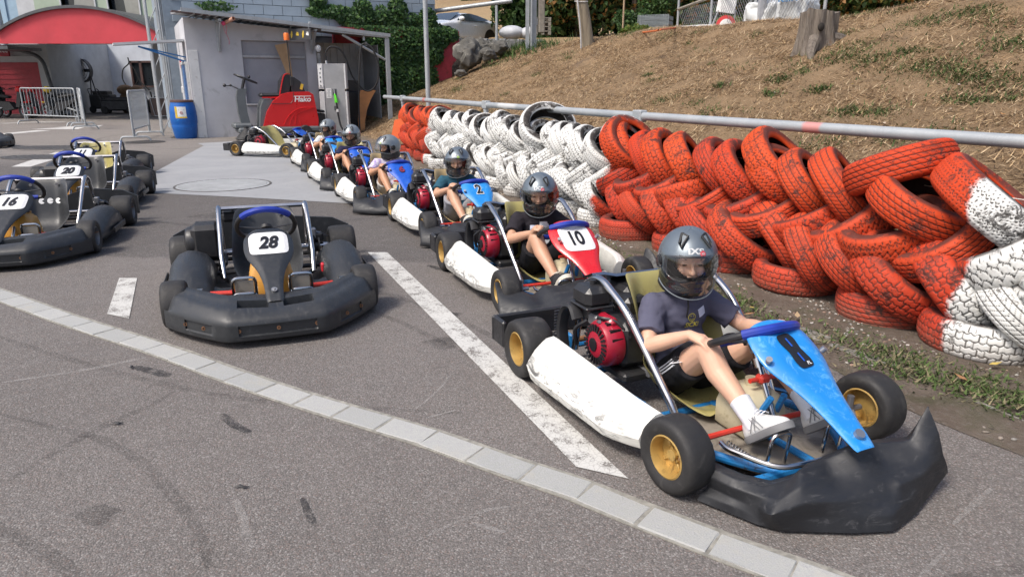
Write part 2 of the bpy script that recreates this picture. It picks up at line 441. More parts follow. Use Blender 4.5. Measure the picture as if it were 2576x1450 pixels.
# scuffs, skid marks and scratches on the asphalt
def ribbon(name, pts, wd, z, m):
    P_ = spline([(x, y, z) for x, y in pts], 8); n = len(P_); vs = []; rr = random.Random(len(pts)*7+int(abs(pts[0][0])*100))
    for i, q in enumerate(P_):
        t = (P_[min(i+1, n-1)]-P_[max(i-1, 0)]).normalized(); nn = V3(-t.y, t.x, 0)
        ww = wd*(math.sin(math.pi*(i+.3)/(n+.6))**.4)*rr.uniform(.8, 1.15)/2; vs += [q+nn*ww, q-nn*ww]
    me = bpy.data.meshes.new(name); me.from_pydata([tuple(v) for v in vs], [], [(2*i, 2*i+1, 2*i+3, 2*i+2) for i in range(n-1)]); me.update()
    o = link(name, me, m); o['kind'] = 'structure'; return o
def m_trans(name, col, lo, hi, amt, scl=12, rough=.8):
    k = NT(name); p = k.pos(); n = k.math('ADD', k.math('MULTIPLY', k.noise(scl, 7, .7, p), .6), k.math('MULTIPLY', k.noise(170, 2, .6, p), .4))
    k.b.inputs['Base Color'].default_value = c4(col); k.b.inputs['Roughness'].default_value = rough
    k.lk(k.mrange(n, lo, hi, 0, amt), k.b.inputs['Alpha']); return k.m
M_SKID = m_trans('tyre_rubber_mark', (.03, .028, .027), .40, .66, .30)
M_SCR = m_trans('scratch', (.38, .36, .34), .40, .60, .50)
M_STAIN = m_trans('oil_soak', (.05, .046, .044), .36, .62, .38, 5)
M_TAR = m_trans('tar_smear', (.03, .03, .032), .42, .54, .6)
for pts in ([(-2.093, 2.595), (-1.724, 2.448), (-1.552, 2.38), (-1.401, 2.278), (-1.238, 2.138), (-1.065, 1.954), (-0.947, 1.82), (-0.845, 1.649)],
            [(-1.711, 2.084), (-1.675, 2.266), (-1.61, 2.484), (-1.572, 2.564), (-1.515, 2.674), (-1.477, 2.809)]): ribbon('skid_mark', pts, .045, .0012, M_SKID)
for pts, wd in (([(-1.794, 3.088), (-1.695, 3.037), (-1.579, 2.977)], .06), ([(-1.182, 2.595), (-1.106, 2.505), (-1.012, 2.434)], .035), ([(-0.683, 1.993), (-0.64, 1.908), (-0.599, 1.837)], .026), ([(-.62, 5.0), (-.45, 4.85), (-.2, 4.82)], .07), ([(-.5, 3.9), (-.3, 3.86)], .06), ([(-.80, 4.85), (-.7, 4.6)], .05)): ribbon('tar_smear', pts, wd, .0022, M_TAR)
for pts, wd in (([(-0.895, 1.983), (-0.831, 1.872), (-0.757, 1.723)], .03), ([(-0.407, 2.618), (-0.328, 2.809), (-0.271, 3.037)], .012), ([(-0.254, 1.791), (-0.192, 1.846), (-0.121, 1.89)], .014), ([(-0.122, 1.899), (-0.074, 1.926), (0.0, 1.945)], .014),
                ([(-0.125, 1.859), (-0.071, 1.833), (-0.019, 1.812)], .016), ([(-0.26, 2.033), (-0.282, 1.983)], .01), ([(-0.344, 2.557), (-0.232, 2.626)], .014), ([(-2.3, 2.9), (-2.0, 3.05), (-1.8, 3.2)], .03), ([(-.9, 3.05), (-.75, 3.1)], .012), ([(1.35, 1.85), (1.6, 2.05)], .02), ([(1.1, 1.6), (1.25, 1.72)], .012)): ribbon('scratch_mark', pts, wd, .0018, M_SCR)
for pts, wd in (([(-3.2, 2.3), (-2.4, 2.15), (-1.4, 1.75), (-.9, 1.35)], .05), ([(-2.9, 3.6), (-2.2, 3.2), (-1.2, 2.75), (-.2, 2.6)], .04), ([(.1, 3.2), (-.5, 4.0), (-1.3, 4.6), (-2.1, 4.9)], .06), ([(-.1, 3.1), (-.8, 3.9), (-1.5, 4.4), (-2.3, 4.6)], .05), ([(-4.5, 7.3), (-3.0, 6.5), (-1.9, 6.6), (-1.2, 7.0)], .09), ([(-9, 12.5), (-8, 10.5), (-6.2, 9.3)], .12), ([(-12, 17), (-10.5, 14.5), (-7.6, 13.2)], .14), ([(-10, 19), (-9.6, 16.5), (-7.2, 14.6)], .14), ([(.7, 1.3), (1.2, 1.6), (1.9, 1.7)], .04)): ribbon('skid_mark', pts, wd, .0014, M_SKID)
for x, y, r_ in ((-1.9, 5.9, .22), (-.35, 3.4, .10), (-2.9, 7.0, .3), (-.2, 4.4, .12), (-5.0, 12, .35), (-1.3, 1.9, .07)):
    o = sheet('oil_stain', [(x+r_*(1+.3*math.sin(3*a+x))*math.cos(a), y+r_*.7*(1+.25*math.cos(2*a+y))*math.sin(a)) for a in np.linspace(0, 6.2, 26)], .0016, M_STAIN)
M_RUBBIT = mat('rubber_scrap', (.015, .015, .016), .6, scale=20)
for i, (x, y, lb) in enumerate([(-.90, 2.05, 'largest torn black rubber scrap lying on the foreground asphalt'), (-2.16, 2.64, 'black rubber scrap on the asphalt at the left edge of the photo'), (-1.80, 3.07, 'black rubber crumb beside the leftmost tar smear'), (-1.56, 2.50, 'thin black rubber scrap where two skid marks cross')]):
    def f(mb, i=i):
        rr = random.Random(i); P_ = [(-.022, -.004, .002), (-.008, .003, .006), (.006, -.002, .004), (.024, .004, .003)]
        mb.tube([V3(a, b+rr.uniform(-.003, .003), c_) for a, b, c_ in P_], [.002, .006, .005, .0015], 6, flat=.6)
    o = part('rubber_scrap', None, M_RUBBIT, f); o.location = (x, y, 0.003); o.rotation_euler = (0, 0, i*1.1); tag(o, lb, 'rubber scrap', 'rubber scraps on the asphalt')

# dirt strip under the tyres, with its kerb stones
def m_dirt():
    k = NT('dirt'); p = k.pos(); c = k.mix(k.mrange(k.noise(3, 7, .7, p), .3, .7), (.13, .098, .075), (.215, .175, .14))
    c = k.mix(k.mrange(k.noise(45, 4, .7, p), .5, .7, 0, .6), c, (.28, .25, .21)); c = k.mix(k.mrange(k.noise(9, 6, .7, p), .58, .7, 0, .55), c, (.075, .062, .04))
    k.lk(c, k.b.inputs['Base Color']); k.b.inputs['Roughness'].default_value = .95; k.bump(k.noise(60, 6, .75, p), .8, .02); return k.m
M_DIRT = m_dirt()
RU = Vector((-.4226, .9063, 0)); RM = Vector((.9063, .4226, 0)); RA = Vector((2.66, 3.70, 0))   # rail line and the way into the bank
def bank_z(s, d):
    z = np.where(d < .25, .0, (d-.25)*.415); z = np.where(d > 6.1, 2.43+.02*(d-6.1), z)
    # round the crest and the foot
    e = np.clip((d-5.2)/1.8, 0, 1); z = z*(1-e)+e*(2.30+.03*(d-6.1)+.02)
    return z+.05*np.sin(s*.7+d)*np.clip(d, 0, 1)+.03*np.sin(s*1.9-d*1.3)*np.clip(d, 0, 1)
s_, d_ = np.meshgrid(np.linspace(-9, 24, 150), np.concatenate([np.linspace(-1.55, 7.2, 90)]))
edge = -1.28+.09*np.sin(s_*1.3)+.05*np.sin(s_*3.7)
dd = np.where(d_ < 0, d_/1.55*(-edge), d_)
X = RA.x+RU.x*s_+RM.x*dd; Y = RA.y+RU.y*s_+RM.y*dd; Z = bank_z(s_, dd)+.012+np.where(dd < .3, .015*np.sin(s_*5+dd*7)*np.sin(dd*9), 0)
Z = np.where(d_ <= -1.5, .003, np.maximum(Z, .006))
nzr = np.array([[mnoise.noise(V3(X[i, j]*2.2, Y[i, j]*2.2, 0))*.035 for j in range(X.shape[1])] for i in range(X.shape[0])]); Z = Z+nzr*np.clip(dd-.2, 0, 1)
def m_bank():
    k = NT('dry_bank'); p = k.pos(); d = k.dot(p, tuple(RM), RA.dot(RM)); n = k.noise(1.6, 7, .7, p, .6)
    g = k.mix(k.mrange(n, .3, .7), (.14, .090, .050), (.29, .195, .110)); g = k.mix(k.mrange(k.noise(70, 4, .7, p), .45, .75, 0, .7), g, (.30, .235, .15))
    g = k.mix(k.mrange(k.noise(.9, 5, .7, p), .58, .70, 0, .6), g, (.095, .07, .055)); g = k.mix(k.mrange(k.noise(2.7, 6, .75, p), .63, .72, 0, .55), g, (.06, .085, .032))
    dt = k.mix(k.mrange(k.noise(4, 7, .7, p), .3, .7), (.12, .092, .072), (.21, .172, .138)); dt = k.mix(k.mrange(k.noise(45, 4, .7, p), .5, .7, 0, .5), dt, (.27, .24, .21))
    dt = k.mix(k.mrange(k.noise(2.1, 5, .7, p), .52, .66, 0, .6), dt, (.07, .085, .035))
    f = k.mrange(k.math('ADD', d, k.math('MULTIPLY', n, .6)), .25, .7)
    k.lk(k.mix(f, dt, g), k.b.inputs['Base Color']); k.b.inputs['Roughness'].default_value = .95; k.b.inputs['Specular IOR Level'].default_value = .2
    k.bump(k.noise(45, 7, .8, p), .9, .03); return k.m
M_BANK = m_bank()
bank = struct('grass_bank', grid_mesh('grass_bank', X, Y, Z), M_BANK)
# terrace on top and the parched field rising behind
k = NT('parched_field'); p = k.pos(); g = k.mix(k.mrange(k.noise(.12, 6, .7, p), .35, .65), (.24, .155, .075), (.31, .22, .115)); g = k.mix(k.mrange(k.noise(.22, 4, .6, p), .58, .66, 0, .55), g, (.15, .15, .06))
g = k.mix(k.mrange(k.noise(1.8, 6, .7, p), .4, .8, 0, .4), g, (.22, .15, .08)); k.lk(g, k.b.inputs['Base Color']); k.b.inputs['Roughness'].default_value = .95; k.bump(k.noise(6, 6, .8, p), .6, .1); M_FIELD = k.m
s2, d2 = np.meshgrid(np.linspace(-30, 190, 60), np.concatenate([np.linspace(6.6, 26, 14), np.linspace(28, 190, 40)]))
X2 = RA.x+RU.x*s2+RM.x*d2; Y2 = RA.y+RU.y*s2+RM.y*d2
Z2 = 2.31+.015*(np.minimum(d2, 26)-6.6)+np.clip(Y2-21, 0, 14)*.075*np.clip((d2-6.6)/1.5, .25, 1)+np.clip(Y2-36, 0, 300)*.16*np.clip((Y2-36)/20, .2, 1)+.15*np.sin(s2*.21)*np.sin(d2*.17)*np.clip((Y2-30)/20, 0, 1)
struct('parched_field', grid_mesh('parched_field', X2, Y2, Z2), M_FIELD)

def on_bank(px, py):
    """point of the bank slope under a sight line given in 2576-wide picture units"""
    f_ = 1760.; c_, s__ = math.cos(R(16.46)), math.sin(R(16.46)); u, v = px-1288, py-725
    dv = Vector((u, f_*c_-v*s__, -(v*c_+f_*s__))); o_ = V3(0, 0, 1.3); t = .3e-3
    for _ in range(6000):
        t += 4e-6; q = o_+dv*t; d0 = (q-RA).dot(RM); s0 = (q-RA).dot(RU)
        if d0 > 0 and q.z <= float(bank_z(np.array(s0), np.array(d0)))+.012: break
    return q

# dry thatch: flattened straw blades, and green tufts (nobody could count them)
def blades(name, S_, D_, ln, wd, flat, cols, m, bias=(-.6, 0), lift=0.):
    n = len(S_); x = RA.x+RU.x*S_+RM.x*D_; y = RA.y+RU.y*S_+RM.y*D_; z = bank_z(S_, D_)+lift+.01
    th = rng.uniform(0, 2*np.pi, n); dx = np.cos(th)-RM.x*.8*-bias[0]; dy = np.sin(th)-RM.y*.8*-bias[0]; nn = np.hypot(dx, dy)+1e-6; dx /= nn; dy /= nn
    L = ln*rng.uniform(.5, 1.4, n); up = flat*rng.uniform(.2, 1.6, n); slope = (dx*RM.x+dy*RM.y)*.41*np.clip(D_*4, 0, 1)
    W_ = wd*rng.uniform(.6, 1.5, n); px, py = -dy, dx
    b0 = np.stack([x-px*W_, y-py*W_, z], 1); b1 = np.stack([x+px*W_, y+py*W_, z+rng.uniform(-.004, .008, n)], 1)
    tp_ = np.stack([x+dx*L, y+dy*L, z+slope*L+up*L], 1)
    co = np.concatenate([b0, b1, tp_]); i = np.arange(n); f = np.stack([i, i+n, i+2*n], 1)
    me = np_mesh(name, co, f, False); ca = me.color_attributes.new('tint', 'FLOAT_COLOR', 'POINT')
    C = np.array(cols)[rng.integers(0, len(cols), n)]*rng.uniform(.7, 1.25, (n, 1)); C = np.concatenate([C, np.ones((n, 1))], 1); ca.data.foreach_set('color', np.concatenate([C, C, C]).astype(np.float32).ravel())
    o = link(name, me, m); o['kind'] = 'stuff'; return o
def m_tint(name, rough=.8, tr=.0):
    k = NT(name); a = k.nd('ShaderNodeVertexColor'); a.layer_name = 'tint'; k.lk(a.outputs[0], k.b.inputs['Base Color']); k.b.inputs['Roughness'].default_value = rough; k.b.inputs['Specular IOR Level'].default_value = .25
    if tr:
        t = k.nd('ShaderNodeBsdfTranslucent'); k.lk(a.outputs[0], t.inputs[0]); mx = k.nd('ShaderNodeMixShader'); mx.inputs[0].default_value = tr
        k.lk(k.b.outputs[0], mx.inputs[1]); k.lk(t.outputs[0], mx.inputs[2]); k.lk(mx.outputs[0], k.out.inputs[0])
    return k.m
M_TINT = m_tint('plant_tint', .7, .25)
N = 360000
Sg = rng.uniform(-4, 21, N); Dg = rng.uniform(.15, 6.9, N); clump = np.sin(Sg*2.1+np.sin(Dg*2.3)*2)*np.sin(Dg*1.7+Sg*.6); keep = rng.uniform(0, 1, N) < .62+.38*clump; Sg, Dg = Sg[keep], Dg[keep]
o = blades('dry_grass', Sg, Dg, .078, .0040, .40, [(.50, .36, .205), (.38, .255, .14), (.20, .13, .078), (.58, .45, .29), (.11, .072, .046)], M_TINT)
o['label'] = 'dry straw coloured grass thatch covering the whole bank'; o['category'] = 'grass'
ts, td = [], []
for _ in range(80):
    cs, cd, rr_ = rng.uniform(-4, 19), rng.uniform(.1, 6.6), rng.uniform(.04, .22); n = int(700*rr_)
    ts.append(cs+rng.normal(0, rr_, n)); td.append(cd+rng.normal(0, rr_*.6, n))
for px, py, rr_ in ((2130, 130, .5), (2090, 95, .3), (2310, 60, .28), (2450, 30, .35), (2400, 180, .45), (2330, 175, .5), (2470, 205, .4), (2560, 110, .4), (2180, 150, .3), (2440, 250, .22), (2200, 285, .22), (2130, 280, .2), (1960, 200, .18), (2290, 130, .2), (1810, 215, .12), (1630, 190, .1), (1940, 235, .12), (2060, 225, .15), (1160, 195, .3), (1150, 225, .3), (1240, 165, .25)):
    q = on_bank(px, py); n = int(1300*rr_); s0, d0 = (q-RA).dot(RU), (q-RA).dot(RM); ts.append(s0+rng.normal(0, rr_*.7, n)); td.append(np.maximum(.1, d0+rng.normal(0, rr_*.35, n)))
o = blades('green_grass_tufts', np.concatenate(ts), np.concatenate(td), .05, .007, .7, [(.055, .10, .028), (.08, .13, .035), (.04, .075, .022), (.11, .14, .05)], M_TINT)
o['label'] = 'small green weeds and grass tufts scattered over the dry bank'; o['category'] = 'grass'
# verge weeds, gravel and fallen leaves
ts, td = [], []
for s0, d0, rr_, n in [(-.1, -.95, .2, 700), (-.5, -.9, .2, 800), (-.9, -.85, .22, 700), (.9, -.98, .12, 420), (1.35, -.98, .12, 420), (1.9, -1.0, .12, 320), (2.5, -1.0, .12, 320), (3.3, -.9, .12, 260), (-.2, -1.1, .18, 500), (-.55, -1.0, .2, 600), (-.9, -.95, .2, 500), (.35, -1.1, .12, 250), (.75, -1.1, .13, 250), (1.25, -1.1, .14, 300), (1.7, -1.15, .12, 200), (2.3, -1.05, .1, 160), (2.75, -1.1, .14, 260), (3.2, -1.0, .14, 220), (4.0, -1.0, .14, 200), (5.4, -1.0, .2, 300), (6.6, -.9, .16, 200), (8.2, -.9, .25, 400), (9.6, -.9, .3, 400), (-.35, -.45, .1, 60), (11, -.6, .4, 300), (12, .3, .4, 400)]:
    ts.append(s0+rng.normal(0, rr_, n)); td.append(d0+rng.normal(0, rr_*.45, n))
S_ = np.concatenate(ts); D_ = np.concatenate(td)
o = kp_ = rng.uniform(0, 1, len(S_)) < .75; S_, D_ = S_[kp_], D_[kp_]
o = blades('verge_weeds', S_, D_, .026, .0045, .7, [(.07, .115, .03), (.10, .15, .045), (.05, .085, .024), (.15, .16, .08), (.22, .19, .11)], M_TINT, bias=(0, 0), lift=.01)
o['label'] = 'low green weeds along the kerb stones before the tyre wall'; o['category'] = 'weeds'
def pebbles(name, n, fS, fD, size, cols, lab):
    ico = MB().ell((0, 0, 0), 1, 6, 4); V_ = np.array(ico.v); fq = [f for f in ico.f]; tri = []
    for f in fq: tri += [f] if len(f) == 3 else [(f[0], f[1], f[2]), (f[0], f[2], f[3])]
    T_ = np.array(tri); m_ = len(V_); s0 = fS(n); d0 = fD(n); x = RA.x+RU.x*s0+RM.x*d0; y = RA.y+RU.y*s0+RM.y*d0; z = bank_z(s0, d0)+.01
    sz = size*rng.uniform(.4, 1.5, (n, 3))*[1, 1, .6]; a = rng.uniform(0, 6.28, n)
    P_ = V_[None]*sz[:, None]*rng.uniform(.75, 1.2, (n, m_, 1)); c_, s__ = np.cos(a)[:, None], np.sin(a)[:, None]
    co = np.stack([P_[..., 0]*c_-P_[..., 1]*s__+x[:, None], P_[..., 0]*s__+P_[..., 1]*c_+y[:, None], P_[..., 2]+z[:, None]], -1).reshape(-1, 3)
    f = (T_[None]+(np.arange(n)*m_)[:, None, None]).reshape(-1, 3); me = np_mesh(name, co, f, False)
    ca = me.color_attributes.new('tint', 'FLOAT_COLOR', 'POINT'); C = np.array(cols)[rng.integers(0, len(cols), n)]*rng.uniform(.7, 1.2, (n, 1)); C = np.concatenate([C, np.ones((n, 1))], 1)
    ca.data.foreach_set('color', np.repeat(C, m_, 0).astype(np.float32).ravel()); o = link(name, me, m_stone); o['kind'] = 'stuff'; o['label'] = lab; o['category'] = 'gravel'
m_stone = m_tint('stone_tint', .9)
pebbles('gravel', 5200, lambda n: rng.uniform(-3, 12, n), lambda n: -.5-np.abs(rng.normal(0, .35, n)).clip(0, .8), .009, [(.32, .30, .27), (.22, .19, .16), (.42, .40, .37), (.25, .17, .13), (.13, .115, .10)], 'loose gravel and grit on the bare dirt along the tyres')
def leaves(n, cols):
    q0 = np.array([(-1, 0, 0), (-.2, .45, .1), (1, 0, .35), (-.2, -.45, .1)]); s0 = rng.uniform(-4, 16, n); d0 = np.where(rng.uniform(0, 1, n) < .25, rng.uniform(-1.2, 0, n), rng.uniform(0, 6, n)); x = RA.x+RU.x*s0+RM.x*d0; y = RA.y+RU.y*s0+RM.y*d0; z = bank_z(s0, d0)+.04
    a = rng.uniform(0, 6.28, n); sz = rng.uniform(.018, .04, n); P_ = q0[None]*sz[:, None, None]; c_, s__ = np.cos(a)[:, None], np.sin(a)[:, None]
    co = np.stack([P_[..., 0]*c_-P_[..., 1]*s__+x[:, None], P_[..., 0]*s__+P_[..., 1]*c_+y[:, None], P_[..., 2]+z[:, None]], -1).reshape(-1, 3)
    f = (np.array([[0, 1, 2, 3]])[None]+(np.arange(n)*4)[:, None, None]).reshape(-1, 4); me = np_mesh('fallen_leaves', co, f, False); ca = me.color_attributes.new('tint', 'FLOAT_COLOR', 'POINT')
    C = np.array(cols)[rng.integers(0, len(cols), n)]; C = np.concatenate([C, np.ones((n, 1))], 1); ca.data.foreach_set('color', np.repeat(C, 4, 0).astype(np.float32).ravel())
    o = link('fallen_leaves', me, M_TINT); o['kind'] = 'stuff'; o['label'] = 'scattered dead leaves in orange, tan and yellow on the bank'; o['category'] = 'leaves'
leaves(330, [(.50, .22, .06), (.45, .33, .2), (.55, .42, .12), (.38, .2, .1), (.55, .45, .36)])
# kerb stones at the near right edge
M_KERB = mat('kerb_stone', (.20, .19, .17), .9, var=.3, scale=8, bump=.6, bscale=60, dirt=(.12, .10, .07), dirtamt=.6)
kerb = thing('kerb', 'weathered grey kerb stones between asphalt and weeds at lower right', 'kerb', (2.0, 2.6, 0))
kp = [(1.50, 3.70), (1.66, 3.34), (1.86, 2.87), (2.03, 2.45), (2.35, 1.9), (2.65, 1.2)]
KP = spline([(x, y, 0) for x, y in kp], 10); acck = [0.]
for a, b in zip(KP, KP[1:]): acck.append(acck[-1]+(b-a).length)
dcur = 0.; rr = random.Random(5)
while dcur < acck[-1]-.2:
    L = rr.uniform(.28, .42); i = next(j for j in range(len(acck)-1) if acck[j+1] > dcur+L/2); q = KP[i]; t = (KP[min(i+2, len(KP)-1)]-KP[max(i-2, 0)]).normalized()
    def f(mb, L=L):
        bx = MB().box((0, 0, 0), (L-.01, .075, .07), .012); mb.v = [(x+rr.uniform(-.005, .005), y+rr.uniform(-.006, .006), z+rr.uniform(-.006, .006)) for x, y, z in bx.v]; mb.f = bx.f; mb.m = bx.m
    o = part('kerb_stone', kerb, M_KERB, f, smooth=25); o.location = V3(q.x-2.0, q.y-2.6, rr.uniform(-.024, -.012)); o.rotation_euler = (rr.uniform(-.04, .04), rr.uniform(-.02, .02), math.atan2(t.y, t.x)+rr.uniform(-.05, .05)); dcur += L
# ---------------- rail ----------------
def m_galv(name, col=(.40, .42, .43), rough=.5, metal=.35, paint=None):
    k = NT(name); p = k.coord(); c = k.mix(k.mrange(k.noise(7, 5, .7, p), .3, .7), tuple(x*.82 for x in col), tuple(min(1, x*1.12) for x in col))
    c = k.mix(k.mrange(k.vor(45, p), .2, .6, 0, .25), c, tuple(x*.7 for x in col)); 
    k.lk(c, k.b.inputs['Base Color']); k.b.inputs['Metallic'].default_value = metal; k.lk(k.mrange(k.noise(11, 4, .6, p), .3, .7, rough-.1, rough+.12), k.b.inputs['Roughness']); return k.m
M_GALV = m_galv('galvanised_steel')
k = NT('rail_steel'); p = k.pos(); c = k.mix(k.mrange(k.noise(3, 6, .7, p), .3, .7), (.29, .315, .33), (.40, .42, .43)); c = k.mix(k.mrange(k.noise(90, 3, .7, p), .55, .75, 0, .5), c, (.5, .52, .53))
for (cx_, cy_), rad_, col_ in (((2.05, 4.86), .10, (.62, .22, .19)), ((-.04, 9.1), .35, (.62, .62, .6)), ((-1.45, 12.3), .12, (.55, .16, .12))):
    dd_ = k.nd('ShaderNodeVectorMath', operation='DISTANCE'); k.lk(p, dd_.inputs[0]); dd_.inputs[1].default_value = (cx_, cy_, 1.0)
    c = k.mix(k.mrange(k.math('ADD', dd_.outputs['Value'], k.math('MULTIPLY', k.noise(12, 5, .7, p), rad_*.5)), rad_*1.15, rad_*.9, 0, .75), c, col_)
k.lk(c, k.b.inputs['Base Color']); k.b.inputs['Metallic'].default_value = .25; k.b.inputs['Roughness'].default_value = .5; M_RAIL = k.m
rp = [(3.95, 1.25), (2.66, 3.70), (1.16, 6.54), (-.35, 9.75), (-2.05, 13.6), (-2.62, 14.9)]
rail = thing('guard_rail', 'long grey tubular guard rail running above the tyre wall', 'railing', (-2.05, 13.6, 0))
ro = V3(-2.05, 13.6, 0)
for a, b in zip(rp, rp[1:]):
    A_, B_ = V3(*a, 1.0)-ro, V3(*b, 1.0)-ro
    part('tube', rail, M_RAIL, lambda mb: mb.tube([A_, B_], .0365, 20), smooth=60)
for (x, y) in rp[2:5]:
    q = V3(x, y, 0)-ro
    part('post', rail, M_RAIL, lambda mb: mb.tube([q+V3(0, 0, -.1), q+V3(0, 0, .97)], .03, 14))
    part('clamp', rail, M_RAIL, lambda mb: (mb.box(q+V3(0, 0, 1.0), (.13, .085, .105), .01, rot=Matrix.Rotation(R(115), 3, 'Z')), mb.cyl(q+V3(0, 0, .9), q+V3(0, 0, .96), .036, 14)))
# thin cord with a tensioner between the rail and the tyres
cord = thing('tension_cord', 'thin white cord with metal tensioner stretched behind the red tyres', 'cord', (1.9, 4.8, .75))
part('cord', cord, mat('cord_fibre', (.6, .55, .5), .8), lambda mb: mb.tube([V3(-2.25, 4.95, .04), V3(-1.1, 2.45, .03), V3(0, 0, 0), V3(1.0, -2.1, -.02)], .003, 5))
part('tensioner', cord, M_GALV, lambda mb: (mb.box((-.17, .37, .005), (.03, .05, .035), .006), mb.cyl((-.2, .37, .005), (-.14, .37, .005), .014, 10), mb.box((-.17, .40, .02), (.012, .05, .01), .003)))

# ---------------- tyre wall ----------------
def tyre_mesh(seed, style, Ro=.288, W=.182, nt_=288, na=40):
    """ring with true tread grooves; attribute 'groove' marks their depth, 'side' the sidewall"""
    rs = np.random.default_rng(seed); hw = W/2
    tr = [(Ro-.024*abs(y/hw)**3.2-.005*(y/hw)**2, y) for y in np.linspace(-hw*.80, hw*.80, na)]
    outr = [(Ro-.026, hw*.90), (Ro-.042, hw*.98), (Ro-.062, hw*1.0), (Ro-.085, hw*.93), (Ro-.100, hw*.80), (Ro-.106, hw*.68)]
    inn = [(Ro-.100, hw*.62), (Ro-.070, hw*.78), (Ro-.035, hw*.78), (Ro-.020, hw*.5), (Ro-.016, 0)]
    prof = tr+outr+inn+[(r_, -y) for r_, y in inn[:-1][::-1]]+[(r_, -y) for r_, y in outr[::-1]]
    pr = np.array(prof); m = len(pr); th = np.linspace(0, 2*np.pi, nt_, endpoint=False); T_, J = np.meshgrid(th, np.arange(m), indexing='ij')
    r_ = pr[J, 0].copy(); y = pr[J, 1].copy(); tread = (J < na); yn = y/hw; K = style['n']
    tri = lambda x: 2*np.abs(2*(x-np.floor(x+.5)))-1
    g = np.zeros_like(r_)
    for y0 in style['circ']:
        yy = y0+style['zz']*tri(T_/(2*np.pi)*K*style.get('zk', 1)+y0*3); g = np.maximum(g, np.clip(1-np.abs(yn-yy)/.038, 0, 1)**.6)
    ph = T_/(2*np.pi)*K+style['sk']*(np.abs(yn) if style.get('v') else yn)+rs.uniform()
    band = np.floor((yn+1)*2.5); lat = np.abs(ph+band*style.get('off', .5)-np.round(ph+band*style.get('off', .5)))
    g = np.maximum(g, np.clip(1-lat/(style['lw']), 0, 1)**.5*np.where(np.abs(yn) < style.get('lim', 2), 1, 0))
    g = np.where(tread, g, 0); sh = (J >= na) & (J < na+1) | (J == m-1); g = np.where(sh, np.clip(1-lat/.09, 0, 1)*.8, g)
    r_ = r_-.0065*g; r_ *= 1+.006*np.sin(2*T_+rs.uniform(0, 6)); y = y+.004*np.sin(T_+rs.uniform(0, 6))
    co = np.stack([r_*np.cos(T_), r_*np.sin(T_), y], -1).reshape(-1, 3)
    i = np.arange(nt_)[:, None]; j = np.arange(m)[None]; a = i*m+j; b = i*m+(j+1) % m; c_ = ((i+1) % nt_)*m+(j+1) % m; d = ((i+1) % nt_)*m+j
    f = np.stack([a, d, c_, b], -1).reshape(-1, 4); me = np_mesh('tyre', co, f, True)
    at = me.attributes.new('groove', 'FLOAT', 'POINT'); at.data.foreach_set('value', g.astype(np.float32).ravel())
    inner = ((J >= na+6) & (J < m-6)).astype(np.float32); at = me.attributes.new('inner', 'FLOAT', 'POINT'); at.data.foreach_set('value', inner.ravel())
    side = ((J >= na+1) & (J < na+6) | (J >= m-6)).astype(np.float32); at = me.attributes.new('side', 'FLOAT', 'POINT'); at.data.foreach_set('value', side.ravel())
    return me
STY = [dict(n=64, circ=[-.45, 0, .45], zz=.05, sk=1.0, lw=.085, v=True, off=.3), dict(n=54, circ=[-.55, -.18, .18, .55], zz=.06, sk=0, lw=.075, off=.5), dict(n=48, circ=[-.5, 0, .5], zz=.10, zk=1, sk=.6, lw=.08, off=.5),
       dict(n=40, circ=[-.6, -.3, 0, .3, .6], zz=.012, sk=2.0, lw=.06, off=.0), dict(n=72, circ=[-.4, .4], zz=.08, sk=1.6, lw=.09, v=True, off=.5, lim=.95), dict(n=36, circ=[-.33, .33], zz=.13, sk=.4, lw=.07, off=.5), dict(n=58, circ=[-.62, -.2, .2, .62], zz=.0, sk=2.4, lw=.07, v=True, off=0), dict(n=44, circ=[-.5, -.17, .17, .5], zz=.09, zk=1, sk=0, lw=.07, off=.5)]
TM = [tyre_mesh(i, s_) for i, s_ in enumerate(STY)]
S_B = [(.05, 0), (3.38, 1), (9.0, 2)]     # paint changes along the wall: white | red | white | red
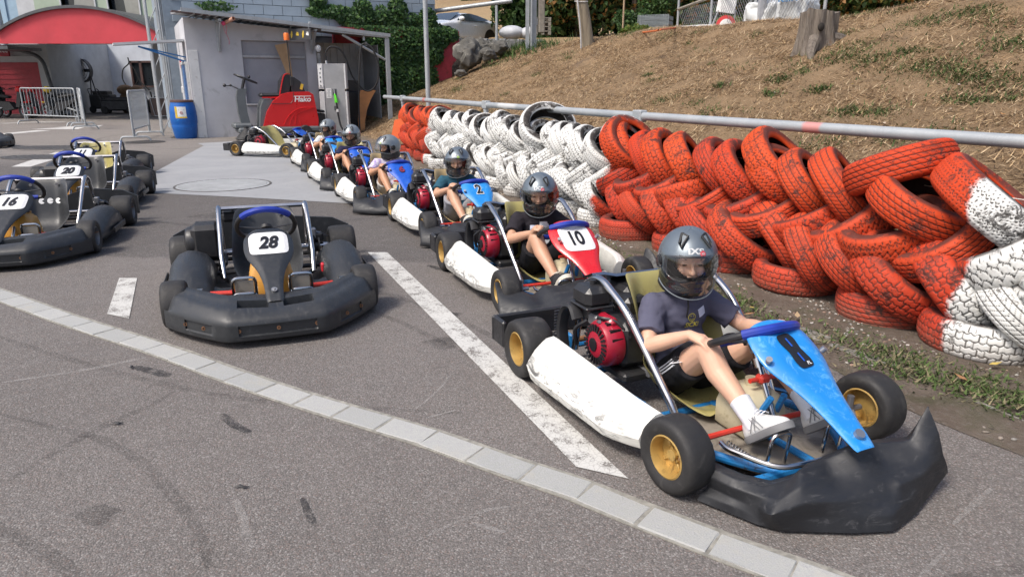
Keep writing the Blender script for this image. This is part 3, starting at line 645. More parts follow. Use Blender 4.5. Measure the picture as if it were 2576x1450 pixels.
def m_tyre():
    k = NT('painted_tyre'); p = k.pos(); oc = k.coord('Object'); rnd = k.rand()
    s = k.dot(p, tuple(AL), W0.dot(AL)); nz = k.noise(5, 6, .7, p); s = k.math('ADD', s, k.math('MULTIPLY', k.math('SUBTRACT', nz, .5), .22))
    red_a = k.mrange(s, .04, .07); white_b = k.mrange(s, 3.38, 3.42); red_c = k.mrange(s, 9.0, 9.04)
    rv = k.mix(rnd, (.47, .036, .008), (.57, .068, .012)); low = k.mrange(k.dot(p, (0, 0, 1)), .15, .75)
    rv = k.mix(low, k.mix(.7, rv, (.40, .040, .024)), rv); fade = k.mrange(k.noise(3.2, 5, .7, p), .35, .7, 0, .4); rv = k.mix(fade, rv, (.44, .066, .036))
    wv = k.mix(k.mrange(k.noise(4, 6, .7, p), .3, .75), (.74, .74, .72), (.60, .60, .57))
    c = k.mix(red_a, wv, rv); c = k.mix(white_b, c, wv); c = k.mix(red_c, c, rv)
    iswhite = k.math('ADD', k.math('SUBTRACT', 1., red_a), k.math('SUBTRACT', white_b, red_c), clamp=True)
    # where the spray did not reach or the paint has flaked, bare rubber shows
    nrm = k.nd('ShaderNodeNewGeometry').outputs['Normal']
    def att(nm):
        a = k.nd('ShaderNodeAttribute'); a.attribute_name = nm; return a.outputs['Fac']
    g, inn, side = att('groove'), att('inner'), att('side')
    off = k.nd('ShaderNodeVectorMath', operation='SCALE'); k.lk(oc, off.inputs[0]); off.inputs['Scale'].default_value = 1.
    ad = k.nd('ShaderNodeVectorMath', operation='ADD'); k.lk(oc, ad.inputs[0]); cb = k.nd('ShaderNodeCombineXYZ'); k.lk(k.math('MULTIPLY', rnd, 37.), cb.inputs[0]); k.lk(cb.outputs[0], ad.inputs[1]); ov = ad.outputs[0]
    fn = k.noise(16, 8, .75, ov, .8); fl = k.mrange(fn, .50, .56); fl2 = k.mrange(k.noise(4.0, 7, .75, ov, .5), .51, .56)
    upn = k.dot(nrm, (0, 0, 1)); hid = k.math('MULTIPLY', side, k.mrange(upn, .15, .5))
    bare_side = k.math('MULTIPLY', hid, k.mrange(k.noise(7, 7, .75, ov, .6), .36, .46))
    big = k.math('MULTIPLY', k.math('MULTIPLY', k.math('MULTIPLY', side, iswhite), k.mrange(upn, -.1, .25)), k.mrange(k.noise(8, 8, .78, ov, .5), .44, .49))
    topw = k.math('MULTIPLY', k.mrange(upn, .30, .75), k.mrange(k.noise(5.5, 8, .78, ov, .7), .53, .58)); bare = k.math('MAXIMUM', k.math('MULTIPLY', topw, .8), k.math('MAXIMUM', inn, k.math('MAXIMUM', k.math('MULTIPLY', bare_side, .85), k.math('MAXIMUM', big, k.math('MULTIPLY', k.math('MULTIPLY', fl2, fl), .9)))))
    bare = k.math('MAXIMUM', bare, k.math('MULTIPLY', k.mrange(g, .2, .6), k.math('ADD', k.math('MULTIPLY', iswhite, .05), .82)))
    rub = k.mix(k.mrange(k.noise(20, 5, .7, ov), .3, .7), (.022, .020, .019), (.060, .052, .048))
    rub = k.mix(k.math('MULTIPLY', k.math('SUBTRACT', 1., iswhite), .35), rub, (.07, .018, .013))
    c = k.mix(bare, c, rub); dirt = k.math('MULTIPLY', k.mrange(k.dot(p, (0, 0, 1)), .14, .0), k.mrange(k.noise(14, 6, .7, p), .3, .6)); c = k.mix(k.math('MULTIPLY', dirt, .75), c, (.16, .12, .09))
    c = k.mix(k.mrange(k.noise(38, 6, .75, ov), .58, .72, 0, .35), c, (.13, .06, .045))
    k.lk(c, k.b.inputs['Base Color']); k.lk(k.mix(bare, (.62, .62, .62), (.75, .75, .75)), k.b.inputs['Roughness']); k.b.inputs['Specular IOR Level'].default_value = .2
    k.bump(k.math('ADD', k.noise(90, 5, .7, ov), k.math('MULTIPLY', fl, -.5)), .3, .003); return k.m
M_TYRE = m_tyre()
for me in TM: me.materials.append(M_TYRE)
def section(s): return 'near white' if s < .05 else 'near red' if s < 3.38 else 'white' if s < 9.0 else 'far red'
rowname = {0: 'flat bottom', 1: 'lower', 2: 'middle', 3: 'top'}
ORD = ['first', 'second', 'third', 'fourth', 'fifth', 'sixth', 'seventh', 'eighth', 'ninth', 'tenth', 'eleventh', 'twelfth', 'thirteenth', 'fourteenth', 'fifteenth', 'sixteenth', 'seventeenth', 'eighteenth', 'nineteenth', 'twentieth', 'twenty-first', 'twenty-second', 'twenty-third', 'twenty-fourth', 'twenty-fifth', 'twenty-sixth']
TY = []      # (row, s, outward, z, normal, scale, mesh, custom label)
rt = random.Random(11)
TILT = {1: (AL*-.75-NO*.55, 47), 2: (AL*.55+NO*.75, 32), 3: (AL*-.80-NO*.35, 46)}
OFFS = {0: (0., .095), 1: (.02, .285), 2: (-.02, .495), 3: (-.06, .675)}
def nrm_(row, s, j=1.):
    if row == 0: return V3(rt.uniform(-.04, .04), rt.uniform(-.04, .04), 1).normalized()
    d, a = TILT[row]; d = d.normalized(); a = R(a+rt.uniform(-11, 11)*j); d = Matrix.Rotation(R(rt.uniform(-24, 24)*j), 3, 'Z') @ d
    return (V3(0, 0, 1)*math.cos(a)+d*math.sin(a)).normalized()
for row, step, s0 in ((0, .60, -1.15), (1, .30, -1.3), (2, .30, -1.2), (3, .29, -1.05)):
    s = s0
    while s < 10.9:
        if row == 3 and (-.2 < s < .78): s += step; continue
        o_, z_ = OFFS[row]; TY.append([row, s+rt.uniform(-.05, .05), o_+rt.uniform(-.05, .05), z_+rt.uniform(-.025, .025), nrm_(row, s), rt.uniform(.90, 1.08)*(.98 if row else 1), rt.randrange(8), None]); s += step
up = V3(0, 0, 1)
TY += [[4, .14, -.02, .72, (up*.70+V3(.55, -.35, 0)*.8).normalized(), 1.08, 4, 'big half red half white tyre leaning at the near end of the top row'],
       [4, .46, .02, .68, (up*.86+V3(.30, -.50, 0)*.75).normalized(), 1.02, 3, 'red tyre with wide open hole wedged under the highest tyre'],
       [4, .66, -.02, .84, (up*.90+V3(-.28, .42, 0)*.80).normalized(), 1.0, 3, 'highest red tyre lying tilted across the top near the right'],
       [4, 1.62, -.12, .75, (up*.66+V3(.55, -.45, 0)*.95).normalized(), 1.06, 0, 'red tyre with a black tread edge and a wide hole in the top row'],
       [4, 5.0, -.06, .82, (up*.62+V3(.1, -.8, 0)*.8).normalized(), 1.10, 2, 'white tyre with peeling black sidewall standing highest in the white section'],
       [4, 3.30, -.05, .76, (up*.6+V3(.45, -.6, 0)).normalized(), 1.02, 2, 'white tyre with a red lower corner at the start of the near red section']]
cnt = {}
for row, s, o_, z_, n_, sc_, mi, lb in sorted(TY, key=lambda t: -t[1]):
    q = WP(s, o_+.12*min(max(s/3.2, 0), 1)-.06*min(max((s-6)/4, 0), 1), z_); z3 = n_; x3 = z3.cross(AL).normalized(); y3 = z3.cross(x3); a = rt.uniform(0, 6.28); x4 = x3*math.cos(a)+y3*math.sin(a); y4 = z3.cross(x4)
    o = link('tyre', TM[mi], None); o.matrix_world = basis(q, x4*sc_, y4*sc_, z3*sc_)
    if lb is None:
        sec = section(s); kk = (row, sec); cnt[kk] = cnt.get(kk, 0)+1; lb = f"{ORD[min(25, cnt[kk]-1)]} tyre from the left in the {rowname[row]} row of the {sec} section"
    tag(o, lb, 'tyre', 'painted tyres stacked into the barrier wall')
# orange plastic sheet lying on the far end of the wall
k_ = mat('orange_plastic', (.62, .10, .015), .4, var=.1)
ob = thing('orange_barrier_panel', 'bright orange plastic panel leaning on the far end of the red tyres', 'panel', tuple(WP(10.75, .22, 0)))
part('panel_sheet', ob, k_, lambda mb: mb.loft([[V3(-.2, -.1, .3), V3(-.2, -.05, .3), V3(-.12, -.05, .62), V3(-.12, -.1, .63)], [V3(.1, -.2, .32), V3(.1, -.15, .32), V3(.16, -.1, .70), V3(.16, -.15, .71)], [V3(.25, -.1, .5), V3(.25, -.06, .5), V3(.28, .0, .74), V3(.28, -.05, .74)]]))
# ---------------- plants ----------------
def leaf_mesh(name, C, Nrm, sz, cols, jit=.9):
    """C leaf centres, Nrm preferred normals"""
    n = len(C); a = rng.normal(0, 1, (n, 3))*jit+Nrm; a /= np.linalg.norm(a, axis=1)[:, None]+1e-9
    b = np.cross(a, rng.normal(0, 1, (n, 3))); b /= np.linalg.norm(b, axis=1)[:, None]+1e-9; c_ = np.cross(a, b)
    s_ = sz*rng.uniform(.6, 1.3, n)[:, None]; P_ = np.stack([C-b*s_, C+c_*s_*.55+a*s_*.15, C+b*s_, C-c_*s_*.55+a*s_*.15], 1).reshape(-1, 3)
    f = np.arange(4*n).reshape(n, 4); me = np_mesh(name, P_, f, False); ca = me.color_attributes.new('tint', 'FLOAT_COLOR', 'POINT')
    K = np.array(cols)[rng.integers(0, len(cols), n)]*rng.uniform(.75, 1.25, (n, 1)); K = np.concatenate([K, np.ones((n, 1))], 1)
    ca.data.foreach_set('color', np.repeat(K, 4, 0).astype(np.float32).ravel()); return me
M_BARK = mat('bark', (.14, .10, .07), .9, var=.35, scale=14, bump=.6, bscale=40)
M_LEAF = m_tint('leaf_tint', .55, .3)
def bush(name, label, cat, loc, rx, ry, h, n, sz, cols, lobes=14, group=None, trunk=True, seed=0):
    global rng
    rs = np.random.default_rng(seed+3); rr = random.Random(seed); t = thing(name, label, cat, loc, 0, group)
    if trunk:
        def f(mb):
            for _ in range(5):
                a = rr.uniform(0, 6.28); e = V3(math.cos(a)*rx*.5*rr.random(), math.sin(a)*ry*.5*rr.random(), h*rr.uniform(.6, .85)); b0 = V3(math.cos(a)*.12, math.sin(a)*.12, 0)
                mb.tube(spline([b0, b0.lerp(e, .45)+V3(rr.uniform(-.1, .1), 0, .1), e], 4), [.07*(1-.8*i/8)+.01 for i in range(9)], 6)
        part('trunk', t, M_BARK, f)
    C = []
    for i in range(lobes):
        a = rr.uniform(0, 6.28); q = rr.random()**.5; zc = rr.uniform(.12, .84); k_ = (1-abs(zc-.42)*.8)
        c0 = np.array([math.cos(a)*rx*.72*q*k_, math.sin(a)*ry*.72*q*k_, h*zc]); r0 = np.array([rx, ry, h*.55])*rr.uniform(.26, .46)
        m_ = n//lobes; v = rs.normal(0, 1, (m_, 3)); v /= np.linalg.norm(v, axis=1)[:, None]; rad = rs.uniform(.55, 1.08, m_)**.6
        P_ = c0+v*r0*rad[:, None]*(1+.22*np.sin(v[:, :1]*7+i)*np.cos(v[:, 2:]*6)); C.append(P_)
    C = np.concatenate(C); C = C[C[:, 2] > .05]; Nn = C-np.array([0, 0, h*.4]); Nn /= np.linalg.norm(Nn, axis=1)[:, None]+1e-9
    link('crown', leaf_mesh('crown', C, Nn, sz, cols), M_LEAF, t); return t

# ---------------- buildings ----------------
E1 = Vector((math.cos(R(30)), math.sin(R(30)), 0)); F1 = Vector((math.sin(R(30)), -math.cos(R(30)), 0))   # along the shed front, and outward from it
RZ = R(30); SC = V3(-7.55, 17.13, 0)
M_RENDER = mat('shed_render', (.47, .47, .49), .85, var=.08, scale=2, bump=.35, bscale=70, dirt=(.36, .36, .37), dirtamt=.15, dscale=2.5)
M_SHUT = mat('shutter_grey', (.30, .30, .325), .6, var=.08, scale=4)
M_DKGREY = mat('dark_grey_metal', (.10, .105, .11), .5, metal=.4, var=.2)
M_WHITEMET = mat('white_painted_metal', (.62, .62, .61), .45, var=.08, scale=5, dirt=(.35, .33, .3), dirtamt=.1)
M_CORR = m_galv('corrugated_sheet', (.42, .42, .43), .5, .3)
M_BLACKP = mat('black_plastic', (.022, .022, .024), .45, var=.2, scale=12, bump=.05)
M_BLACKR = mat('black_rubber', (.020, .020, .021), .7, var=.25, scale=15, bump=.1)
M_BROWN = mat('brown_panel', (.10, .055, .05), .7, var=.2)
M_COPPER = mat('copper_pipe', (.50, .27, .19), .5, metal=.3)
M_PINK = mat('pink_ribbon', (.65, .07, .16), .7)
M_GLASSD = mat('dark_glass', (.02, .025, .03), .08, spec=.8, var=.1)
M_BLUEG = mat('blue_panel', (.03, .13, .36), .3)
shed = thing('fuel_shed', 'grey rendered shed with sloping tin roof and open galvanised side bay', 'shed', tuple(SC), RZ)
# local frame: x along the front, y backwards, z up
LB = 3.0; ROOF = lambda x: 2.74-.070*x-.03
part('front_wall', shed, M_RENDER, lambda mb: (mb.prism([(0, 0), (LB, 0), (LB, ROOF(LB)), (2.75, ROOF(2.75)), (2.75, .74), (1.22, .74), (1.22, ROOF(1.22)), (0, ROOF(0))], 0, .2), mb.prism([(1.22, 2.25), (2.75, 2.25), (2.75, ROOF(2.75)), (1.22, ROOF(1.22))], .002, .2)), smooth=0)
part('side_wall', shed, M_RENDER, lambda mb: mb.prism([(0.201, 0), (2.4, 0), (2.4, 2.6), (.201, ROOF(0))], .0, .2, 'yz'), smooth=0)
part('divider_wall', shed, M_RENDER, lambda mb: mb.prism([(.201, 0), (1.7, 0), (1.7, 2.5), (.201, 2.5)], LB-.2, LB, 'yz'), smooth=0)
part('corner_trim', shed, M_WHITEMET, lambda mb: mb.box((.13, -.008, 1.0), (.20, .012, 2.0), .003), smooth=0)
part('bay_back_wall', shed, M_CORR, lambda mb: [mb.box((LB+.06+i*.09, 1.25+(.02 if i % 2 else 0), 1.15), (.092, .03, 2.3)) for i in range(18)], smooth=0)
part('bay_side_panel', shed, mat('bay_panel_grey', (.30, .31, .33), .55, metal=.2, var=.15, scale=2), lambda mb: (mb.box((4.64, .62, 1.60), (.02, 1.2, 1.25)), mb.box((4.65, .62, .52), (.02, 1.2, .90))), smooth=0)
sh = part('service_shutter', shed, M_SHUT, lambda mb: (mb.box((1.985, .11, 1.31), (1.53, .03, 1.16)), mb.box((1.985, .10, 2.07), (1.53, .03, .36))), smooth=0)
part('shutter_rail', sh, M_CORR, lambda mb: mb.box((1.985, .075, 1.885), (1.53, .05, .07), .01))
part('window_sill', sh, M_WHITEMET, lambda mb: mb.box((1.985, .03, .755), (1.60, .14, .03), .006))
rf = part('roof', shed, M_CORR, lambda mb: (mb.loft([[V3(-.06, -.55, 2.83), V3(4.76, -.55, 2.84-.41), V3(4.76, -.55, 2.80-.41), V3(-.06, -.55, 2.79)], [V3(-.06, 1.9, 2.95), V3(4.76, 1.9, 2.95-.41), V3(4.76, 1.9, 2.91-.41), V3(-.06, 1.9, 2.91)]]), [mb.box((x, .3, 2.795-.07*x-.02), (.03, 1.6, .025)) for x in np.arange(.2, 3.0, .16)]), smooth=0)
part('roof_edge', rf, M_GALV, lambda mb: mb.loft([[V3(-.08, -.60, 2.79), V3(-.08, -.553, 2.79), V3(-.08, -.553, 2.87), V3(-.08, -.60, 2.87)], [V3(4.78, -.60, 2.80-.41), V3(4.78, -.553, 2.80-.41), V3(4.78, -.553, 2.88-.41), V3(4.78, -.60, 2.88-.41)]]), smooth=0)
part('roof_edge', rf, M_BROWN, lambda mb: mb.box((.12, -.30, 2.78), (.75, .42, .012), rot=Matrix.Rotation(R(4), 3, 'Y')), smooth=0, label='dark brown soffit board under the roof corner')
for x in (.72, 2.9):
    b = part('roof_bracket', shed, M_GALV, lambda mb: (mb.box((x, -.03, 2.35), (.07, .05, .75), .006), mb.box((x, -.28, 2.70-.07*x), (.06, .52, .05), .006), mb.tube([V3(x, -.04, 2.02), V3(x, -.50, 2.66-.07*x)], .022, 6)))
pipe = part('overflow_pipe', shed, M_COPPER, lambda mb: mb.lathe([(.045, 0), (.045, .30), (.036, .30), (.036, 0)], 14, (0, 0, 0), 'x'), M=Matrix.Translation((.86, -.42, 2.60)) @ Matrix.Rotation(R(-62), 4, 'Z') @ Matrix.Rotation(R(-15), 4, 'Y'))
part('ribbon', shed, M_PINK, lambda mb: (mb.tube(spline([(.80, -.45, 2.60), (.86, -.47, 2.5), (.84, -.46, 2.36), (.88, -.47, 2.22), (.87, -.47, 2.12)], 4), .014, 5, flat=.3), mb.ell((.80, -.44, 2.58), (.05, .04, .05), 8, 6), mb.tube(spline([(.78, -.45, 2.58), (.80, -.47, 2.45), (.83, -.46, 2.35)], 4), .011, 5, flat=.3)))
part('bay_post', shed, M_GALV, lambda mb: mb.box((4.70, 1.15, 1.2), (.08, .08, 2.3), .008), smooth=0)
fr = part('bay_frame', shed, M_GALV, lambda mb: (mb.box((4.70, -.53, 1.18), (.11, .08, 2.36), .008), mb.box((3.88, -.56, 2.47), (1.72, .05, .10), .006, rot=Matrix.Rotation(R(4), 3, 'Y')), mb.tube([V3(3.55, -.50, 2.42), V3(4.64, -.50, 1.84)], .035, 6), mb.box((4.10, -.50, 2.36), (.05, .04, .14))), smooth=0)
# blue-framed window on the flank of the shed
wn = part('window_frame', shed, M_WHITEMET, lambda mb: (mb.box((-.03, .66, 1.72), (.05, 1.0, .06)), mb.box((-.03, .66, .50), (.05, 1.0, .06)), mb.box((-.03, .18, 1.1), (.05, .06, 1.25)), mb.box((-.03, 1.14, 1.1), (.05, .06, 1.25))), smooth=0)
part('window_pane', wn, M_BLUEG, lambda mb: mb.box((-.02, .66, 1.1), (.02, .9, 1.17)), smooth=0)
def local(x, y, z=0): return SC+E1*x-F1*y+V3(0, 0, z)

# hanging sign with coin symbols under the roof
M_SIGN = mat('sign_dark', (.045, .045, .05), .5); M_YEL = mat('sign_yellow', (.65, .45, .04), .5); M_WHT = mat('print_white', (.75, .75, .73), .5)
def plate_text(parent, txt, M, size, m, bold=.0, xs=1., shear=0., name='lettering', ext=.003, key=None):
    mb = text_mb(txt, size, bold, shear, xs, ext); me = mb.mesh(name, smooth=0); return link(name, me, m, parent, M=M)
sg = thing('hanging_sign', 'small dark sign with yellow and white symbols hung below the shed roof', 'sign', tuple(local(2.48, -.62, 2.38)), RZ+R(-48))
part('sign_board', sg, M_SIGN, lambda mb: mb.box((0, 0, 0), (.62, .03, .26), .004), smooth=0)
for i, (x, m_) in enumerate(((-.22, M_YEL), (-.06, M_YEL), (.10, M_YEL), (.22, M_WHT))):
    part('symbol', sg, m_, lambda mb: (mb.ell((0, 0, 0), (.022, .006, .085), 10, 8), mb.box((0, 0, 0), (.055, .006, .02))) if i % 2 == 0 else (mb.box((0, 0, 0), (.075, .006, .05), .002), mb.box((0, 0, .045), (.05, .006, .02))), M=Matrix.Translation((x, -.018, 0)) @ Matrix.Rotation(R(8), 4, 'Y'))
part('hanger', sg, M_GALV, lambda mb: (mb.cyl((-.25, 0, .13), (-.25, 0, .25), .006, 6), mb.cyl((.25, 0, .13), (.25, 0, .25), .006, 6)))

# ---- block building behind ----
BC = V3(-2.30, 22.5, 0); BL = 7.45; BE = E1; BRZ = R(30)
bld = thing('block_building', 'tall pale blue building of painted concrete blocks behind the shed', 'building', tuple(BC-BE*BL), BRZ)
M_BLOCK = mat('painted_block', (.30, .36, .415), .85, var=.12, scale=2.2, bump=.4, bscale=60, dirt=(.36, .40, .44), dirtamt=.2, dscale=3)
M_JOINT = mat('block_joint', (.22, .265, .31), .9)
part('wall', bld, M_JOINT, lambda mb: (mb.box((BL/2, 1.5+.02, 4.0), (BL-.01, 3.0, 8.0)),), smooth=0)
bw, bh = .50, .25
blk = MB().box((0, 0, 0), (bw-.014, .03, bh-.014), .004).mesh('block', smooth=0); n = 0
for r_ in range(6, 20):
    for c_ in range(0, 15):
        x = BL-(c_+.5)*bw+(bw/2 if r_ % 2 else 0)*-1; z = (r_+.5)*bh
        if x < .3 or z < 2.0: continue
        q = BC-BE*BL+BE*x+V3(0, 0, z)
        if z < 2.55 and x < 5.6: continue
        o = link('block', blk, M_BLOCK, bld); o.location = (x, .004+random.uniform(-.002, .002), z); n += 1
for (x, z) in ((3.8, 4.05), (4.75, 3.95), (1.6, 4.0)): part('anchor_plate', bld, M_WHITEMET, lambda mb: (mb.box((x, -.02, z), (.12, .02, .16), .003), mb.cyl((x, -.03, z), (x, -.06, z), .02, 8)))
# galvanised scaffold tower and white slatted sheet at its left corner
M_SLAT = mat('pale_slats', (.55, .58, .60), .6, var=.1)
tower = thing('lattice_mast', 'pale grey lattice mast standing at the left corner of the block building', 'mast', tuple(BC-BE*(BL+.42)+V3(0, .1, 0)), BRZ)
part('mast_legs', tower, M_GALV, lambda mb: [mb.cyl((x, y, 0), (x, y, 7.5), .032, 8) for x in (0, .26) for y in (0, .26)])
for i in range(14): part('brace', tower, M_GALV, lambda mb: (mb.tube([V3(0, 0, i*.53), V3(.26, 0, i*.53+.5)], .014, 5), mb.tube([V3(.26, 0, i*.53), V3(.26, .26, i*.53+.5)], .014, 5), mb.tube([V3(0, .26, i*.53), V3(0, 0, i*.53+.5)], .014, 5)))
part('sheeting', tower, M_SLAT, lambda mb: [mb.box((.32+i*.03, .2, 3.7), (.02, .3, 7.4)) for i in range(3)], smooth=0)
shb = part('strip_curtain', bld, M_SLAT, lambda mb: [mb.box((-.02-.02*(i % 2), .1+i*.085, 1.25), (.02, .07, 2.3)) for i in range(9)], smooth=0)

# red base wall with ivy to the right of the shed
M_REDW = mat('red_wall', (.42, .05, .07), .8, var=.15, scale=4, dirt=(.2, .05, .05), dirtamt=.3)
rw = thing('red_retaining_wall', 'crimson painted retaining wall half hidden by ivy', 'wall', tuple(BC+V3(-.0, -.0, 0)), BRZ)
part('wall_face', rw, M_REDW, lambda mb: mb.prism([(-3.2, 0), (.35, 0), (.35, 1.75), (.62, 2.05), (.62, 2.75), (-3.2, 2.75)], -.32, -.02), smooth=0)
ivyC = []; ivyN = []
def ivy_patch(x, z, rx, rz, n):
    a = rng.uniform(0, 6.28, n); q = rng.uniform(0, 1, n)**.5; xx = x+np.cos(a)*rx*q; zz = z+np.sin(a)*rz*q
    dep = rng.uniform(.02, .30, n)*(1-.6*q)+.34+np.where(zz > 2.8, -.30, 0)
    P_ = np.array(BC)[None]+np.outer(xx, np.array(BE))+np.outer(dep, np.array(F1)); P_[:, 2] += zz; ivyC.append(P_); ivyN.append(np.tile(np.array(F1)*1.0+np.array([0, 0, .35]), (n, 1)))
for x, z, rx, rz, n in [(-1.3, 2.3, 1.2, .75, 3600), (-.45, 2.6, .75, .5, 2000), (-1.9, 1.5, .8, .8, 2200), (-.9, 1.4, .75, .65, 2200), (-1.5, .7, .9, .6, 1700), (-.35, 2.1, .40, .35, 700), (-2.4, 3.0, .7, .28, 1200), (-3.2, 3.15, .7, .18, 650), (-.3, 3.05, .3, .35, 420), (-1.25, 3.25, .3, .38, 420), (-.6, 1.2, .25, .35, 260),
                        (-3.55, 3.4, .22, .3, 330), (-3.8, 3.75, .16, .26, 240), (-3.95, 4.1, .13, .22, 150), (-2.3, 3.3, .3, .22, 240), (-6.2, 3.15, .55, .12, 130), (-1.75, 3.1, .2, .3, 180), (-2.6, .8, .5, .7, 900), (-1.0, 3.0, .8, .22, 600), (-1.0, .55, .5, .4, 300), (.2, 2.65, .35, .25, 500)]: ivy_patch(x, z, rx, rz, n)
iv = link('ivy', leaf_mesh('ivy', np.concatenate(ivyC), np.concatenate(ivyN), .058, [(.040, .095, .028), (.06, .13, .036), (.028, .070, .022), (.10, .18, .05), (.065, .115, .055)], .55), M_LEAF)
tag(iv, 'dense dark green ivy climbing over the red wall and pale blue blocks', 'ivy')

# thin street pole
sp = thing('lamp_pole', 'slim grey metal pole in front of the ivy', 'pole', (-1.78, 15.4, .0))
part('shaft', sp, M_GALV, lambda mb: mb.tube([V3(0, 0, 0), V3(0, 0, 6.5)], [.052, .045], 16))

# ---- building on the left with the red arched canopy ----
lb = thing('workshop_building', 'workshop building with open dark bay under a red arched canopy', 'building', (-15.5, 30.0, 0))
M_GREEN = mat('pale_green_render', (.36, .43, .33), .85, var=.06, scale=3); M_BLUEP = mat('pale_blue_panel', (.30, .42, .52), .5, var=.08)
M_WR = mat('white_render', (.50, .51, .52), .85, var=.1, scale=3); M_DARKW = mat('dark_wall', (.17, .18, .20), .85, var=.25, scale=2)  # white render, and a dark grey wall colour mottled at random
M_CEIL = mat('dark_ceiling', (.035, .035, .035), .9)  # near-black colour for the bay ceiling and canopy underside
M_REDP = mat('red_canopy', (.52, .045, .06), .6, var=.12, scale=1.2, dirt=(.60, .35, .33), dirtamt=-.12, dscale=1.6); M_REDD = mat('red_door', (.36, .03, .045), .55, var=.12)
def Lp(x, y, z): return V3(x+15.5, y-30.0, z)
def lbox(mb, x0, x1, y0, y1, z0, z1, bev=0): mb.box(Lp((x0+x1)/2, (y0+y1)/2, (z0+z1)/2), (x1-x0, y1-y0, z1-z0), bev)
part('back_wall', lb, mat('bay_wall_white', (.62, .66, .72), .85, var=.1, scale=2), lambda mb: lbox(mb, -21.2, -13.2, 33.6, 33.9, 0, 3.6), smooth=0)  # paler than the white render: brightness of a lit wall put into its colour
part('bay_pier', lb, M_WR, lambda mb: (lbox(mb, -18.85, -18.40, 29.2, 33.6, 0, 2.95), lbox(mb, -26, -18.85, 30.3, 30.6, 2.3, 3.2)), smooth=0)
part('side_wall', lb, M_WR, lambda mb: lbox(mb, -14.4, -14.1, 29.5, 33.6, 0, 3.4), smooth=0)
part('ceiling', lb, M_CEIL, lambda mb: lbox(mb, -21.2, -11.6, 27.5, 30.9, 2.92, 3.05), smooth=0)  # cut short of the back wall on purpose, so sky light reaches it
part('upper_wall', lb, M_GREEN, lambda mb: (lbox(mb, -17.3, -16.3, 27.2, 27.5, 2.8, 7), lbox(mb, -15.1, -14.6, 27.2, 27.5, 2.8, 7), lbox(mb, -13.5, -12.7, 27.2, 27.5, 2.8, 7), lbox(mb, -16.3, -15.1, 27.2, 27.5, 2.8, 3.45), lbox(mb, -14.6, -13.5, 27.2, 27.5, 2.8, 3.35)), smooth=0)
part('upper_wall', lb, M_BLUEP, lambda mb: (lbox(mb, -26, -17.95, 27.25, 27.55, 3.30, 7), lbox(mb, -18.4, -18.36, 27.2, 27.24, 3.3, 7)), smooth=0, label='pale blue wall panel at upper left')
part('upper_wall', lb, M_WR, lambda mb: (lbox(mb, -17.95, -17.3, 27.22, 27.5, 3.05, 7), lbox(mb, -26, -17.3, 27.0, 27.4, 2.6, 3.05)), smooth=0, label='white wall strip beside the green wall')
M_CURT = mat('curtain', (.30, .30, .27), .8, var=.1)
for x0, x1 in ((-16.3, -15.1), (-14.6, -13.5)):
    wv = part('window', lb, M_GLASSD, lambda mb: lbox(mb, x0, x1, 27.40, 27.44, 3.35, 7), smooth=0)
    part('curtain', wv, M_CURT, lambda mb: mb.loft([[Lp(x1-.9*(t)+.0, 27.36, 6.9-3.4*t*t) for _ in (0,)]+[Lp(x1-.05, 27.36, 6.9-3.4*t*t)]+[Lp(x1-.05, 27.34, 6.9-3.4*t*t)]+[Lp(x1-.9*t, 27.34, 6.9-3.4*t*t)] for t in (1, .8, .6, .4, .2, .05)][::-1]) if x0 < -16 else mb.loft([[Lp(x1-.55-.25*i*.2, 27.36, 3.4+i*.7), Lp(x1-.04, 27.36, 3.4+i*.7), Lp(x1-.04, 27.33, 3.4+i*.7), Lp(x1-.55-.25*i*.2, 27.33, 3.4+i*.7)] for i in range(6)]))
    part('window_frame', wv, M_WR, lambda mb: (lbox(mb, x0-.05, x0, 27.15, 27.5, 3.3, 7), lbox(mb, x1, x1+.05, 27.15, 27.5, 3.3, 7), lbox(mb, x0, x1, 27.15, 27.5, 3.28, 3.35)), smooth=0)
# arched fascia
def arch(mb, y0, y1, lo=0, th=None):
    xs = np.linspace(-16.97, -11.60, 30); top = [2.82+.77*(1-abs((x+14.285)/2.685)**2.1) for x in xs]
    if th is None: poly = [(x, 2.50) for x in (xs[0], xs[-1])]+[(x, t) for x, t in zip(xs[::-1], top[::-1])]
    else: poly = [(x, t) for x, t in zip(xs, top)]+[(x, t+th) for x, t in zip(xs[::-1], top[::-1])]
    p_ = [(x+15.5, z) for x, z in poly]; mb.prism(p_, y0-30, y1-30)
cn = part('canopy', lb, M_REDP, lambda mb: arch(mb, 24.5, 24.6), smooth=0)
part('canopy_roof', cn, M_DKGREY, lambda mb: arch(mb, 24.4, 27.2, th=.09))
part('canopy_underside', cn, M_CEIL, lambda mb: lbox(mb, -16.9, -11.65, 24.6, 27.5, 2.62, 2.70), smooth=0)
for x in (-15.6, -14.7): part('strip_light', lb, M_WHITEMET, lambda mb: lbox(mb, x, x+.9, 25.6, 25.7, 2.54, 2.58, .01))
